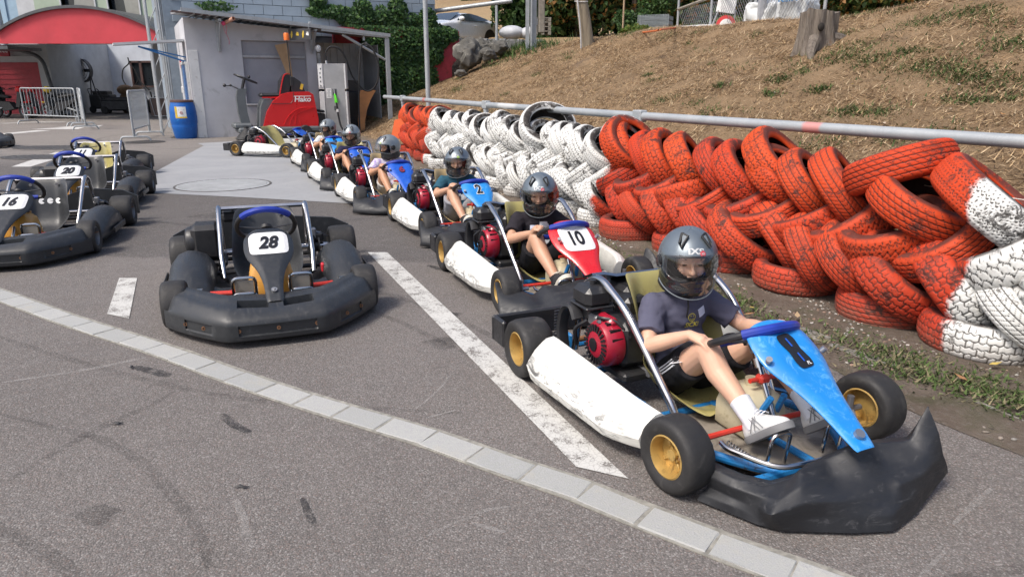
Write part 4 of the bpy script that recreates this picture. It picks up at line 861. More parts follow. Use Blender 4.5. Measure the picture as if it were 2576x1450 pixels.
# red roller door and sign on the left
dr = part('roller_door', lb, M_REDD, lambda mb: (lbox(mb, -21.4, -19.3, 30.15, 30.25, 0, 2.05), [lbox(mb, -21.4, -19.3, 30.13, 30.15, z, z+.02) for z in np.arange(.2, 2., .2)]), smooth=0)
part('door_surround', lb, M_WR, lambda mb: (lbox(mb, -19.3, -18.85, 30.1, 30.5, 0, 2.30), lbox(mb, -21.6, -21.4, 30.0, 30.5, 0, 2.30), lbox(mb, -26, -21.6, 30.2, 30.5, 0, 2.30), lbox(mb, -21.4, -19.3, 30.2, 30.5, 2.05, 2.3)), smooth=0)
sb = part('name_sign', lb, M_REDD, lambda mb: lbox(mb, -24.0, -20.45, 29.95, 30.05, 2.28, 2.80), smooth=0)
plate_text(sb, 'Werkstatt', Matrix.Translation(Lp(-21.22, 29.94, 2.55)) @ Matrix.Rotation(R(90), 4, 'X'), .36, M_WHT)
part('drain_pipe', lb, M_DKGREY, lambda mb: mb.tube(rounded([Lp(-24, 28.9, 2.75), Lp(-19.2, 28.9, 2.48), Lp(-18.45, 28.9, 2.2), Lp(-18.1, 28.9, 0)], .35, 5), .075, 10))
part('rain_pipe', lb, M_GALV, lambda mb: mb.tube([Lp(-17.55, 25.6, 2.5), Lp(-17.75, 25.6, 7)], .11, 12))
part('gutter_box', lb, M_DKGREY, lambda mb: lbox(mb, -22, -17.2, 25.2, 27.0, 2.36, 2.46), smooth=0)
for x0, x1, z0, z1 in ((-19.5, -18.45, 0, 2.25), (-17.4, -16.45, 1.05, 2.2)):
    wv = part('bay_window', lb, M_GLASSD, lambda mb: lbox(mb, x0, x1, 33.50, 33.55, z0, z1), smooth=0)
    part('frame', wv, M_BROWN, lambda mb: (lbox(mb, (x0+x1)/2-.06, (x0+x1)/2+.04, 33.42, 33.5, z0, z1), lbox(mb, x0, x1, 33.42, 33.5, z1-.08, z1), lbox(mb, x0, x0+.07, 33.42, 33.5, z0, z1), lbox(mb, x0, x1, 33.40, 33.5, z0, z0+.06)), smooth=0)

# clutter in the dark bay
M_STEELD = mat('dark_steel', (.05, .05, .055), .45, metal=.6, var=.3)
fan = thing('drum_fan', 'round black drum fan standing in the dark workshop bay', 'fan', (-18.6, 31.5, 0.2))
part('fan_ring', fan, M_STEELD, lambda mb: mb.lathe([(.52, -.12), (.52, .12), (.49, .12), (.49, -.12)], 28, (0, 0, 1.55), 'y', closed=True))
part('grille', fan, M_STEELD, lambda mb: ([mb.lathe([(r_, -.13), (r_+.012, -.12), (r_, -.11)], 24, (0, 0, 1.55), 'y', closed=True) for r_ in (.1, .2, .3, .4)], mb.cyl((0, -.15, 1.55), (0, .1, 1.55), .09, 14), [mb.box((.25*math.cos(a), 0, 1.55+.25*math.sin(a)), (.42, .02, .13), rot=Matrix.Rotation(-a, 3, 'Y') @ Matrix.Rotation(R(25), 3, 'X')) for a in (0, 1.57, 3.14, 4.71)]))
part('stand', fan, M_STEELD, lambda mb: (mb.tube([V3(-.45, -.3, 0), V3(-.45, 0, 1.5)], .025, 6), mb.tube([V3(.45, -.3, 0), V3(.45, 0, 1.5)], .025, 6), mb.tube([V3(-.45, .4, 0), V3(-.45, 0, 1.3)], .025, 6), mb.tube([V3(.45, .4, 0), V3(.45, 0, 1.3)], .025, 6)))
sp2 = thing('wall_speaker', 'round black wall lamp housing high on the bay wall', 'lamp', (-20.2, 33.4, 2.75)); part('housing', sp2, M_STEELD, lambda mb: (mb.lathe([(0, -.16), (.2, -.16), (.34, -.06), (.36, .08), (0, .12)], 20), mb.cyl((0, .1, 0), (0, .2, 0), .05, 8)))
cb_ = thing('dark_cabinet', 'dark metal cabinet against the bay wall', 'cabinet', (-20.1, 32.9, 0)); part('cabinet_body', cb_, M_STEELD, lambda mb: mb.box((0, 0, .6), (1.1, .5, 1.2), .02)); part('cabinet_door', cb_, M_DKGREY, lambda mb: (mb.box((-.27, -.26, .6), (.5, .02, 1.1), .005), mb.box((.27, -.26, .6), (.5, .02, 1.1), .005)))
hoist = thing('cable_loop', 'looped black cable hanging from a hook in the workshop bay', 'cable', (-16.7, 32.0, 0.1))
part('cable', hoist, M_BLACKR, lambda mb: (mb.tube(spline([(0, 0, 2.2), (0, 0, 1.95), (-.28, 0, 1.7), (-.35, 0, 1.25), (-.05, 0, .8), (.3, 0, .55)], 6), .025, 7), mb.tube(spline([(0, 0, 1.95), (.22, 0, 1.7), (.32, 0, 1.3), (.1, 0, 1.0), (-.1, 0, .8)], 6), .022, 7), mb.tube(spline([(.22, 0, 1.7), (.4, 0, 1.2), (.75, 0, .8), (.8, 0, .3)], 6), .03, 7)))
M_TANW = mat('tan_cloth', (.20, .13, .08), .9, var=.3)
for i, (x, y, lb_, sz, m_) in enumerate(((-17.6, 31.2, 'black tool trolley left of the hoist in the workshop bay', (.9, .6, .85), M_BLACKP), (-16.6, 30.6, 'black kart trolley with wheels in the middle of the bay', (1.3, .7, .62), M_STEELD), (-15.3, 31.6, 'low black machine under the bay window', (1.1, .7, .6), M_BLACKP))):
    c0 = thing('tool_trolley', lb_, 'trolley', (x, y, 0), R(8*i), None)
    part('body', c0, m_, lambda mb: (mb.box((0, 0, sz[2]*.55), (sz[0], sz[1], sz[2]*.7), .05), mb.box((0, 0, sz[2]*.95), (sz[0]*.7, sz[1]*.8, sz[2]*.25), .04)))
    for dx in (-1, 1): part('wheel', c0, M_BLACKR, lambda mb: mb.lathe([(0, -.05), (.13, -.05), (.15, 0), (.13, .05), (0, .05)], 14), M=Matrix.Translation((dx*sz[0]*.38, -sz[1]*.5, .15)))
    part('handle', c0, M_STEELD, lambda mb: mb.tube(rounded([V3(-sz[0]*.5, 0, .4), V3(-sz[0]*.7, 0, 1.0), V3(-sz[0]*.7, .3, 1.0), V3(-sz[0]*.5, .3, .4)], .1), .02, 7))
rag = thing('leather_armchair', 'worn brown leather cushion heap beside the cable loop', 'cushion', (-16.7, 31.4, 0)); part('cushion', rag, M_TANW, lambda mb: (mb.ell((0, 0, .95), (.35, .25, .22), 12, 8), mb.ell((.5, 0, .9), (.3, .25, .25), 12, 8), mb.box((.2, .1, .4), (.9, .5, .8), .1)))
tr = thing('kart_frame_stack', 'stack of black hoops beside the right bay wall', 'hoops', (-14.6, 31.0, 0.3)); part('hoop', tr, M_BLACKR, lambda mb: [mb.tube(rounded([V3(-.5+i*.1, i*.1, .4), V3(-.35+i*.12, i*.1, 1.25), V3(.3+i*.1, i*.1, .75), V3(.55, i*.1, .4)], .25), .03, 6) for i in range(4)]); part('base', tr, M_BLACKP, lambda mb: mb.box((0, .1, .2), (1.3, .7, .42), .05))
cr = thing('open_crate', 'brown crate with white slotted lid beside the blue barrel', 'crate', (-13.3, 28.0, 0), R(4)); part('crate_side', cr, mat('brown_board', (.17, .12, .10), .8), lambda mb: mb.box((0, 0, .36), (1.2, .5, .62)), smooth=0); part('crate_rim', cr, M_WHITEMET, lambda mb: (mb.box((0, -.26, .95), (1.2, .03, .03)), mb.box((0, -.26, .70), (1.2, .03, .03)), [mb.box((-.58+i*.165, -.26, .82), (.02, .03, .25)) for i in range(8)], mb.tube([V3(-.6, -.27, .95), V3(-.45, -.27, .03), V3(.6, -.27, .03)], .015, 5)), smooth=0)
# little porch roof with blue bracket left of the shed
ar = thing('porch_awning', 'small flat awning on a blue steel bracket left of the shed', 'awning', tuple(SC+V3(-.55, .3, 0)), RZ)
part('awning_sheet', ar, M_WR, lambda mb: mb.prism([(-1.15, 2.08), (.35, 2.20), (.35, 2.25), (-1.15, 2.13)], -.35, .25), smooth=0)
part('bracket', ar, mat('blue_bracket', (.03, .17, .42), .5), lambda mb: (mb.tube([V3(-.65, -.2, 2.07), V3(.45, -.2, 1.82)], .016, 6), mb.tube([V3(-.65, -.2, 2.07), V3(-.2, -.2, 1.92), V3(.45, -.2, 1.70)], .022, 6)))
ex = thing('fire_sign', 'small red and white fire safety sign on the strip curtain', 'sign', tuple(SC+V3(-.62, 1.2, 1.72)), R(10)); part('sign_plate', ex, mat('sign_red', (.6, .03, .03), .4), lambda mb: mb.box((0, 0, 0), (.22, .01, .2)), smooth=0); part('symbol', ex, M_WHT, lambda mb: (mb.box((-.05, -.008, 0), (.05, .004, .13)), mb.box((.05, -.008, .02), (.05, .004, .09)), mb.box((0, -.008, -.03), (.03, .004, .03))), smooth=0)
db = thing('door_post_box', 'white junction box on a pipe beside the strip curtain', 'junction box', tuple(SC+V3(-.75, 1.3, 0))); part('box', db, M_WHITEMET, lambda mb: mb.box((0, 0, 1.1), (.13, .08, .16), .01)); part('pipe', db, M_GALV, lambda mb: (mb.cyl((0, 0, .1), (0, 0, 1.02), .02, 8), mb.cyl((0, 0, 1.18), (0, 0, 2.3), .02, 8)))
# ---------------- upper terrace ----------------
def ray_at(px, py, Y):
    """world point at depth Y under a sight line (2576-wide picture units)"""
    c_, s__ = math.cos(R(16.46)), math.sin(R(16.46)); u, v = px-1288, py-725; k_ = Y/(1760*c_-v*s__)
    return V3(u*k_, Y, 1.3-(v*c_+1760*s__)*k_)
def terr(x, y):
    q = V3(x, y, 0)-RA; s0, d0 = q.dot(RU), q.dot(RM)
    if d0 < 6.6: return float(bank_z(np.array(s0), np.array(d0)))
    return 2.31+.015*(min(d0, 26)-6.6)+min(max(y-21, 0), 14)*.075*min(max((d0-6.6)/1.5, .25), 1)+min(max(y-36, 0), 300)*.16*min(max((y-36)/20, .2), 1)
G1 = [(.040, .075, .022), (.055, .105, .030), (.028, .055, .018), (.085, .13, .035), (.19, .15, .04), (.28, .14, .045), (.07, .09, .03)]
G2 = [(.040, .085, .025), (.06, .12, .03), (.03, .06, .02), (.08, .14, .04)]
G3 = [(.13, .20, .04), (.18, .24, .05), (.09, .14, .03), (.22, .22, .06)]
hg = 'shrubs and trees of the hedge above the bank'
for i, (x, y, rx, h, cols, lab) in enumerate([(.75, 29.5, 1.5, 4.2, G2, 'dark blue green conifer bush at the left end of the hedge'), (2.6, 29.5, 1.9, 4.0, G1, 'broad shrub with yellowing leaves right behind the steel post'), (4.9, 30, 2.0, 4.4, G1, 'large shrub turning orange between steel post and timber pole'),
        (7.3, 30.5, 2.1, 4.2, G1, 'dark green shrub immediately right of the timber pole'), (9.6, 31, 2.0, 4.4, G1, 'shrub with brown tinged leaves behind the thin wooden stake'), (12.1, 31.5, 2.2, 4.6, G1, 'tall dense shrub behind the wire cages'), (14.8, 32, 2.3, 4.4, G1, 'dark shrub behind the mesh fence'), (17.6, 33, 2.4, 4.6, G1, 'rightmost tall shrub of the hedge'),
        (1.7, 31.5, 1.9, 4.2, G2, 'dark shrub filling the gap left of the timber pole'), (3.8, 31.8, 1.9, 4.4, G2, 'dark shrub filling the gap behind the timber pole'), (6.1, 32, 2.0, 4.4, G2, 'dark shrub behind the gap right of the timber pole'), (8.5, 32.5, 2.1, 4.5, G2, 'deep green shrub behind the wooden stake'), (10.9, 33, 2.1, 4.5, G2, 'deep green shrub behind the leafy bush'), (13.5, 33.5, 2.3, 4.5, G2, 'deep green shrub behind the fence brace')]):
    bush('hedge_shrub', lab, 'shrub', (x, y, terr(x, y)-.3), rx*1.12, 1.5, h, 9000, .125, cols, 22, hg, seed=i)
for i, (px, Y, w_, h, cols, lab) in enumerate([(1590, 21, .7, .9, G2, 'bright green leafy bush left of the wire cages'), (1742, 21, .55, .55, G3, 'yellow green low bush between wire cages and fence'), (1585, 19.5, .9, .42, G3, 'low yellow green bush on the crest before the wire cages'), (1860, 21, .9, .75, G3, 'yellow green bush behind the mesh fence'), (1660, 24, .9, 1.5, G2, 'rounded green bush behind the wire cages')]):
    q = ray_at(px, 60, Y); bush('low_bush', lab, 'bush', (q.x, Y, terr(q.x, Y)-.05), w_, .6, h, 2600, .05, cols, 9, 'low bushes on the crest', trunk=False, seed=30+i)
q = ray_at(1180, 30, 62); bush('field_tree', 'small round tree alone in the dry field', 'tree', (q.x, 62, ray_at(1180, 40, 62).z), 1.0, 1.0, 3.6, 1500, .16, G2, 8, seed=50)

# stone edging and boulders left of the bank
M_STONE = mat('granite_edge', (.25, .245, .235), .9, var=.25, scale=5, bump=.6, bscale=35, dirt=(.10, .10, .075), dirtamt=.5)
ed = thing('stone_edging', 'long grey dressed stone edging below the parked car', 'edging', (-2.0, 23.2, 2.3))
p0, p1 = V3(-2.35, 23.6, 0), V3(.95, 22.9, 0); n = 6
for i in range(n):
    a = p0.lerp(p1, i/n); b = p0.lerp(p1, (i+1)/n); c0 = (a+b)/2; zt = 2.60-.012*i
    def f(mb):
        rr = random.Random(i); bx = MB().box((0, 0, 0), ((b-a).length-.02, .45, .36), .035); mb.v = [(x+rr.uniform(-.02, .02), y+rr.uniform(-.02, .02), z+rr.uniform(-.015, .015)) for x, y, z in bx.v]; mb.f = bx.f; mb.m = bx.m
    part('edging_stone', ed, M_STONE, f, smooth=25, M=Matrix.Translation(c0-V3(-2.0, 23.2, 2.3)+V3(0, 0, zt-.18)) @ Matrix.Rotation(R(-12), 4, 'Z'))
M_ROCK = mat('boulder', (.095, .09, .08), .95, var=.4, scale=4, bump=.9, bscale=22, dirt=(.30, .28, .24), dirtamt=.2, dscale=3)
def rock(label, loc, r, seed):
    rr = random.Random(seed); bm = bmesh.new(); bmesh.ops.create_icosphere(bm, subdivisions=4, radius=1)
    for v in bm.verts:
        q = v.co.copy(); k_ = 1+.40*mnoise.noise(q*1.2+V3(seed*7, 0, 0))+.18*mnoise.noise(q*3+V3(0, seed, 0))+.04*mnoise.noise(q*8)
        q = q*k_; q.x = max(-.8, min(.8, q.x)) if seed % 2 else q.x; v.co = V3(q.x*r[0], q.y*r[1], q.z*r[2])
    me = bpy.data.meshes.new('boulder'); bm.to_mesh(me); bm.free(); me.polygons.foreach_set('use_smooth', [True]*len(me.polygons)); me.set_sharp_from_angle(angle=R(30))
    o = link('boulder', me, M_ROCK); o.location = loc; o.rotation_euler = (0, 0, rr.uniform(0, 3)); tag(o, label, 'boulder', 'boulders below the stone edging')
for (px, py, Y, r, lab) in ((1178, 138, 21.6, (.50, .40, .44), 'biggest mossy boulder leaning against the red wall'), (1212, 117, 22.2, (.30, .25, .25), 'round grey boulder under the edging stones'), (1228, 137, 21.2, (.24, .22, .18), 'pale grey boulder in front of the round one'), (1255, 120, 22.0, (.40, .3, .20), 'low rubble boulder under the short railing post'), (1158, 185, 20.2, (.2, .15, .1), 'small pale stone at the foot of the red wall')):
    rock(lab, ray_at(px, py, Y), r, int(px))
o = blades('crest_weeds', rng.normal(17.6, .8, 900), rng.normal(5.6, .5, 900), .18, .012, .9, [(.06, .11, .03), (.09, .15, .04), (.04, .08, .025)], M_TINT, lift=.02); o['label'] = 'green weeds around the boulders at the top left of the bank'; o['category'] = 'weeds'
# short high railing in front of the car
sr = thing('terrace_railing', 'short sloping galvanised railing in front of the white car', 'railing', (-.55, 22.6, 2.3)); so = V3(-.55, 22.6, 2.3)
A_, B_ = ray_at(1095, 28, 22.8)-so, ray_at(1288, 2, 22.3)-so
part('rail_tube', sr, M_GALV, lambda mb: mb.tube([A_, B_], .062, 12)); pt = ray_at(1249, 14, 22.4)-so
part('rail_post', sr, M_GALV, lambda mb: (mb.tube([pt, V3(pt.x, pt.y, pt.z-1.0)], .042, 10), mb.tube([V3(pt.x, pt.y, pt.z-.85), V3(pt.x, pt.y, pt.z-1.2)], .052, 10)))
# steel post with bracket on a square timber
q = on_bank(1335, 124); hp = thing('steel_post', 'galvanised steel profile post standing on the crest', 'post', tuple(q), R(12))
part('profile', hp, M_GALV, lambda mb: (mb.box((-.10, 0, .95), (.11, .02, 2.2)), mb.box((0, -.04, .95), (.02, .16, 2.2)), mb.box((.10, 0, .95), (.13, .02, 2.2)), mb.box((.17, .04, 1.75), (.05, .1, .16)), mb.box((.17, .04, .75), (.05, .1, .16))), smooth=0)
M_TIMB = mat('weathered_timber', (.24, .215, .175), .9, var=.3, scale=9, bump=.5, bscale=50)
tb = thing('timber_pole', 'square weathered timber upright bolted behind the steel post', 'pole', tuple(q+V3(.30, .1, 0)), R(12)); part('upright', tb, M_TIMB, lambda mb: mb.box((0, 0, 2.1), (.18, .18, 3.3), .02))
# leaning round timber pole bound with rope
q = on_bank(1478, 112); tp2 = thing('round_pole', 'thick leaning wooden pole bound with grey rope', 'pole', tuple(q))
k = NT('pole_wood'); co = k.coord(); mp = k.nd('ShaderNodeMapping'); mp.inputs['Scale'].default_value = (18, 18, 1.2); k.lk(co, mp.inputs[0]); n = k.noise(1.4, 8, .7, mp.outputs[0]); k.lk(k.mix(k.mrange(n, .3, .7), (.13, .10, .07), (.30, .255, .18)), k.b.inputs['Base Color']); k.b.inputs['Roughness'].default_value = .85; k.bump(n, .6, .02); M_PW = k.m
part('pole_shaft', tp2, M_PW, lambda mb: mb.tube([V3(.03, 0, -.2), V3(-.10, 0, .6), V3(-.28, 0, 1.5), V3(-.62, 0, 3.4)], [.165, .15, .135, .12], 18), smooth=60)
part('rope', tp2, mat('rope', (.42, .42, .42), .9), lambda mb: ([mb.lathe([(.145, .0), (.160, .012), (.145, .024)], 18, (0, 0, 0), 'z') if False else mb.tube([V3(-.165-.19*(z-.9)+.155*math.cos(t), .155*math.sin(t), z+.03*math.sin(t+i)) for t in np.linspace(0, 2*math.pi, 18)], .012, 5) for i, z in enumerate((.98, 1.26, 1.30, 1.34, 1.38, 1.43))], mb.tube(spline([(-.33, -.1, 1.3), (-.28, -.2, .9), (-.2, -.2, .3), (-.16, -.18, -.35)], 5), .018, 6)))
# thin stake, pallet, sacks, wire cages
q = ray_at(1567, 60, 19.5); st = thing('wooden_stake', 'thin tall wooden stake at the edge of the crest', 'stake', (q.x, q.y, terr(q.x, q.y)-.1)); part('stick', st, mat('fresh_wood', (.38, .27, .17), .8), lambda mb: mb.tube([V3(0, 0, 0), V3(.02, 0, 3)], .025, 6))
q = ray_at(1362, 90, 23.5); pz = q.z; pl = thing('pallet_stack', 'small stack of grey wooden pallets beside the timber upright', 'pallets', tuple(q), R(6)); 
for i in range(4):
    s_b = part('pallet', pl, M_TIMB, lambda mb: ([mb.box((0, -.25+j*.17, .13*i+.12), (.52, .1, .025)) for j in range(4)], [mb.box((x, 0, .13*i+.06), (.09, .6, .09)) for x in (-.21, 0, .21)]), smooth=0)
q = ray_at(1303, 92, 24); sk = thing('white_sack', 'white plastic sack lying on the stone edging', 'sack', tuple(q)); part('sack_body', sk, mat('sack_white', (.5, .51, .53), .6, bump=.5, bscale=12), lambda mb: (mb.ell((-.2, 0, .12), (.42, .3, .22), 14, 8), mb.ell((.35, 0, .10), (.3, .25, .2), 12, 8)))
M_CAGE = m_galv('cage_wire', (.30, .33, .34), .5, .5)
q = ray_at(1650, 60, 20.5); gz = terr(q.x, 20.5); gb = thing('wire_cages', 'stack of folded grey wire cages behind the crest', 'wire cage', (q.x, 20.5, gz), R(-25))
for i in range(5): part('cage_layer', gb, M_CAGE, lambda mb: ([mb.box((0, -.33, .06+i*.13+k_*.035), (.85, .012, .012)) for k_ in range(4)], [mb.box((-.42+k_*.07, -.33, .11+i*.13), (.012, .012, .125)) for k_ in range(13)], [mb.box((-.43, 0, .06+i*.13+k_*.035), (.012, .66, .012)) for k_ in range(4)], mb.box((0, 0, .10+i*.13), (.80, .62, .10))), smooth=0)
# fence
M_FP = m_galv('fence_post', (.36, .37, .38), .55, .3)
fa, fb_ = ray_at(1705, 50, 19.0), ray_at(2075, 20, 12.9); fo = V3(fa.x, fa.y, terr(fa.x, fa.y))
fn = thing('mesh_fence', 'low chain link fence with wooden top rail on the crest', 'fence', tuple(fo)); fv = (fb_-fa); fv.z = 0; FL_ = fv.length; fdir = fv.normalized()
def fz(t): q = fa+fv*t; return terr(q.x, q.y)-fo.z
for t in (0, .30, .62, 1.0): part('fence_post', fn, M_FP, lambda mb: mb.cyl(fv*t+V3(0, 0, fz(t)-.1), fv*t+V3(0, 0, fz(t)+1.0), .03, 8))
part('concrete_post', fn, mat('concrete_post', (.30, .31, .33), .9), lambda mb: mb.box(fv*.66+V3(0, 0, fz(.66)+.35), (.13, .13, 1.0), .01))
part('top_rail', fn, M_TIMB, lambda mb: mb.tube([V3(0, 0, fz(0)+.72), fv*.64+V3(0, 0, fz(.64)+.95)], .035, 6))
part('brace_rod', fn, M_FP, lambda mb: mb.tube([fv*.52+V3(0, 0, fz(.52)), fv*.62+V3(0, 0, fz(.62)+.85)], .018, 6))
def wire(mb):
    N_ = 60; H_ = .72
    for i in range(N_):
        for sg_ in (-1, 1):
            a = fv*(i/N_); b = fv*max(0, min(1, (i+sg_*6)/N_))
            if 0 <= i+sg_*6 <= N_: mb.tube([a+V3(0, 0, fz(i/N_)+.03), b+V3(0, 0, fz(min(1, (i+sg_*6)/N_))+H_)], .004, 3, cap=False)
wo = part('wire_mesh', fn, M_FP, wire); wo['kind'] = 'stuff'
q = ray_at(1822, 28, 16.6); q.z = terr(q.x, q.y); sb_ = thing('round_road_sign', 'round red and white prohibition sign leaning at the fence', 'sign', tuple(q+V3(0, -.2, 0)), R(-15))
part('sign_disc', sb_, mat('sign_red2', (.55, .05, .05), .5), lambda mb: mb.cyl((0, .01, .16), (0, -.01, .16), .21, 24)); part('sign_centre', sb_, M_WHT, lambda mb: mb.cyl((0, -.012, .16), (0, -.016, .16), .135, 24))
sw = thing('white_board', 'white folding board frame standing at the fence', 'board', tuple(q+V3(.02, .1, 0)), R(-15)); part('board_sheet', sw, M_WHT, lambda mb: mb.box((.05, 0, .62), (.40, .02, .36), .01, rot=Matrix.Rotation(R(8), 3, 'Y'))); part('board_frame', sw, M_FP, lambda mb: (mb.tube([V3(-.12, 0, .5), V3(-.28, 0, .02)], .018, 6), mb.tube([V3(.25, 0, .5), V3(.22, 0, .02)], .018, 6)))
def tarp(name, lab, px, Y, sx, sz, seed, txt=None):
    q = ray_at(px, 20, Y); q.z = terr(q.x, q.y); t = thing(name, lab, 'tarpaulin', tuple(q), R(-40)); bm = bmesh.new(); bmesh.ops.create_icosphere(bm, subdivisions=5, radius=1)
    for v in bm.verts:
        c_ = v.co; k_ = 1+.18*mnoise.noise(c_*2+V3(seed, 0, 0))+.10*abs(mnoise.noise(c_*5+V3(0, seed, 0))); s_ = lambda a: math.copysign(abs(a)**.55, a); v.co = V3(s_(c_.x)*sx*k_, s_(c_.y)*.5*k_, max(0, s_(c_.z)*sz*.5*k_+sz*.5))
    me = bpy.data.meshes.new('tarp'); bm.to_mesh(me); bm.free(); me.polygons.foreach_set('use_smooth', [True]*len(me.polygons)); link('cover', me, M_TARP, t)
    if txt: plate_text(t, txt, Matrix.Translation((0, -.60, sz*.80)) @ Matrix.Rotation(R(90), 4, 'X'), .17, mat('print_blue', (.03, .16, .36), .6), bold=.02)
M_TARP = mat('white_tarp', (.52, .54, .54), .55, var=.12, scale=5, bump=.7, bscale=7)
tarp('wrapped_bundle', 'crumpled white tarpaulin bundle left of the round sign', 1768, 17.4, .75, .22, 3); tarp('wrapped_bundle', 'large white tarpaulin bundle right of the concrete post', 1930, 15.4, .34, .55, 5); tarp('big_bag', 'white bulk bag with blue lettering beside the fence', 2008, 14.6, .30, .60, 9, 'KEIM')
# orange hose along the crest
q0 = [on_bank(px, py+2) for px, py in ((1460, 90), (1540, 88), (1620, 83), (1700, 72), (1780, 62), (1860, 52), (1960, 38))]+[on_bank(2200, 6), on_bank(2420, -2)]
hs = link('hose', MB().tube(spline([q+V3(0, .1, .035) for q in q0], 8), .016, 6).mesh('hose'), mat('orange_hose', (.62, .13, .02), .5)); tag(hs, 'long orange hose lying along the top edge of the bank', 'hose')
# tree stump
q = on_bank(2052, 120); SW = .225
stp = thing('tree_stump', 'tall cut grey tree stump on the dry bank', 'stump', tuple(q), R(15)); k = NT('stump_wood'); co = k.coord(); mp = k.nd('ShaderNodeMapping'); mp.inputs['Scale'].default_value = (16, 16, 1.6); k.lk(co, mp.inputs[0]); n = k.noise(2.2, 9, .72, mp.outputs[0], .5)
c = k.mix(k.mrange(n, .3, .7), (.065, .05, .038), (.27, .23, .19)); c = k.mix(k.mrange(k.noise(3, 5, .7, co), .62, .7, 0, .6), c, (.23, .11, .045)); k.lk(c, k.b.inputs['Base Color']); k.b.inputs['Roughness'].default_value = .9; k.bump(n, 1., .03); M_STUMP = k.m
def f(mb):
    N_ = 72; secs = []
    for j in range(15):
        t = j/14; z = -.12+t*.60; ring = []
        for i in range(N_):
            a = 2*math.pi*i/N_; fl = (1-t)**3*.06*(1+.9*math.sin(a*5+1)); r_ = SW+fl+.022*math.sin(a*9+t)+.012*abs(math.sin(a*17))+.010*mnoise.noise(V3(a*4, t*2, 0))
            ring.append(V3(math.cos(a)*r_*1.12, math.sin(a)*r_*.85, z+(.035*mnoise.noise(V3(math.cos(a)*3, math.sin(a)*3, 2))+.02*math.sin(a*2) if j == 14 else 0)))
        secs.append(ring)
    mb.loft(secs, caps=False); top = secs[-1]; c0 = sum(top, V3(0, 0, 0))/N_-V3(0, 0, .012); mb.add(top+[c0], [(i, (i+1) % N_, N_) for i in range(N_)])
part('trunk_stub', stp, M_STUMP, f, smooth=50)
part('root', stp, M_STUMP, lambda mb: (mb.tube(spline([(.15, -.1, .12), (.38, -.1, .10), (.62, .05, .10), (.95, .2, .20), (1.3, .4, .32)], 5), [.10-.0045*i for i in range(21)], 9), mb.ell((.30, -.26, .0), (.16, .12, .10), 12, 8), mb.tube(spline([(-.15, -.15, .1), (-.3, -.3, -.08), (-.36, -.42, -.2)], 5), [.09-.006*i for i in range(11)], 8)))
part('knot_hole', stp, mat('charred_wood', (.02, .016, .013), .9), lambda mb: mb.ell((-.13, -.235, .26), (.05, .03, .06), 12, 8))

# ---------------- white coupe ----------------
car = thing('parked_car', 'white coupe parked on the terrace behind the short railing', 'car', (0, 0, 0)); q = ray_at(1176, 60, 30.5)
M_CARP = mat('car_white', (.70, .72, .74), .25, var=.02, coat=.8); M_CARG = mat('car_glass', (.035, .045, .055), .06, spec=.9, var=.1)
car.location = (q.x-.55, 30.0, 2.64); car.rotation_euler = (0, 0, math.atan2(-.80, -.60))
ST = [(-2.05, .60, .32, .86, .88), (-1.9, .80, .25, .98, 1.02), (-1.5, .87, .2, .98, 1.12), (-1.0, .885, .2, .95, 1.24), (-.4, .885, .2, .92, 1.285), (.1, .885, .2, .91, 1.27), (.5, .885, .2, .90, 1.14), (.95, .885, .2, .88, .92), (1.4, .88, .2, .82, .84), (1.8, .84, .22, .72, .74), (2.1, .68, .28, .58, .60)]
def csec(x, w_, zb, zs, zr):
    rw_ = w_*.66 if zr > zs+.06 else w_*.8
    h_ = [(w_*.86, zb), (w_, zb+.12), (w_*1.0, (zb+zs)/2), (w_*.985, zs-.05), (w_*.93, zs), (rw_+.04, zr-.05 if zr > zs+.06 else zs+.01), (rw_*.85, zr), (0, zr+.015)]
    return [V3(x, a, b) for a, b in h_]+[V3(x, -a, b) for a, b in h_[-2::-1]]
bdy = modded(MB().loft([csec(*s_) for s_ in ST]), 'body', [('SUBSURF', dict(levels=2, render_levels=2))]); link('body', bdy, M_CARP, car)
part('windscreen', car, M_CARG, lambda mb: mb.loft([[V3(.98, y*.70, .93) for y in (-1, -.5, 0, .5, 1)], [V3(.60, y*.66, 1.13) for y in (-1, -.5, 0, .5, 1)], [V3(.22, y*.57, 1.285) for y in (-1, -.5, 0, .5, 1)]], closed=False))
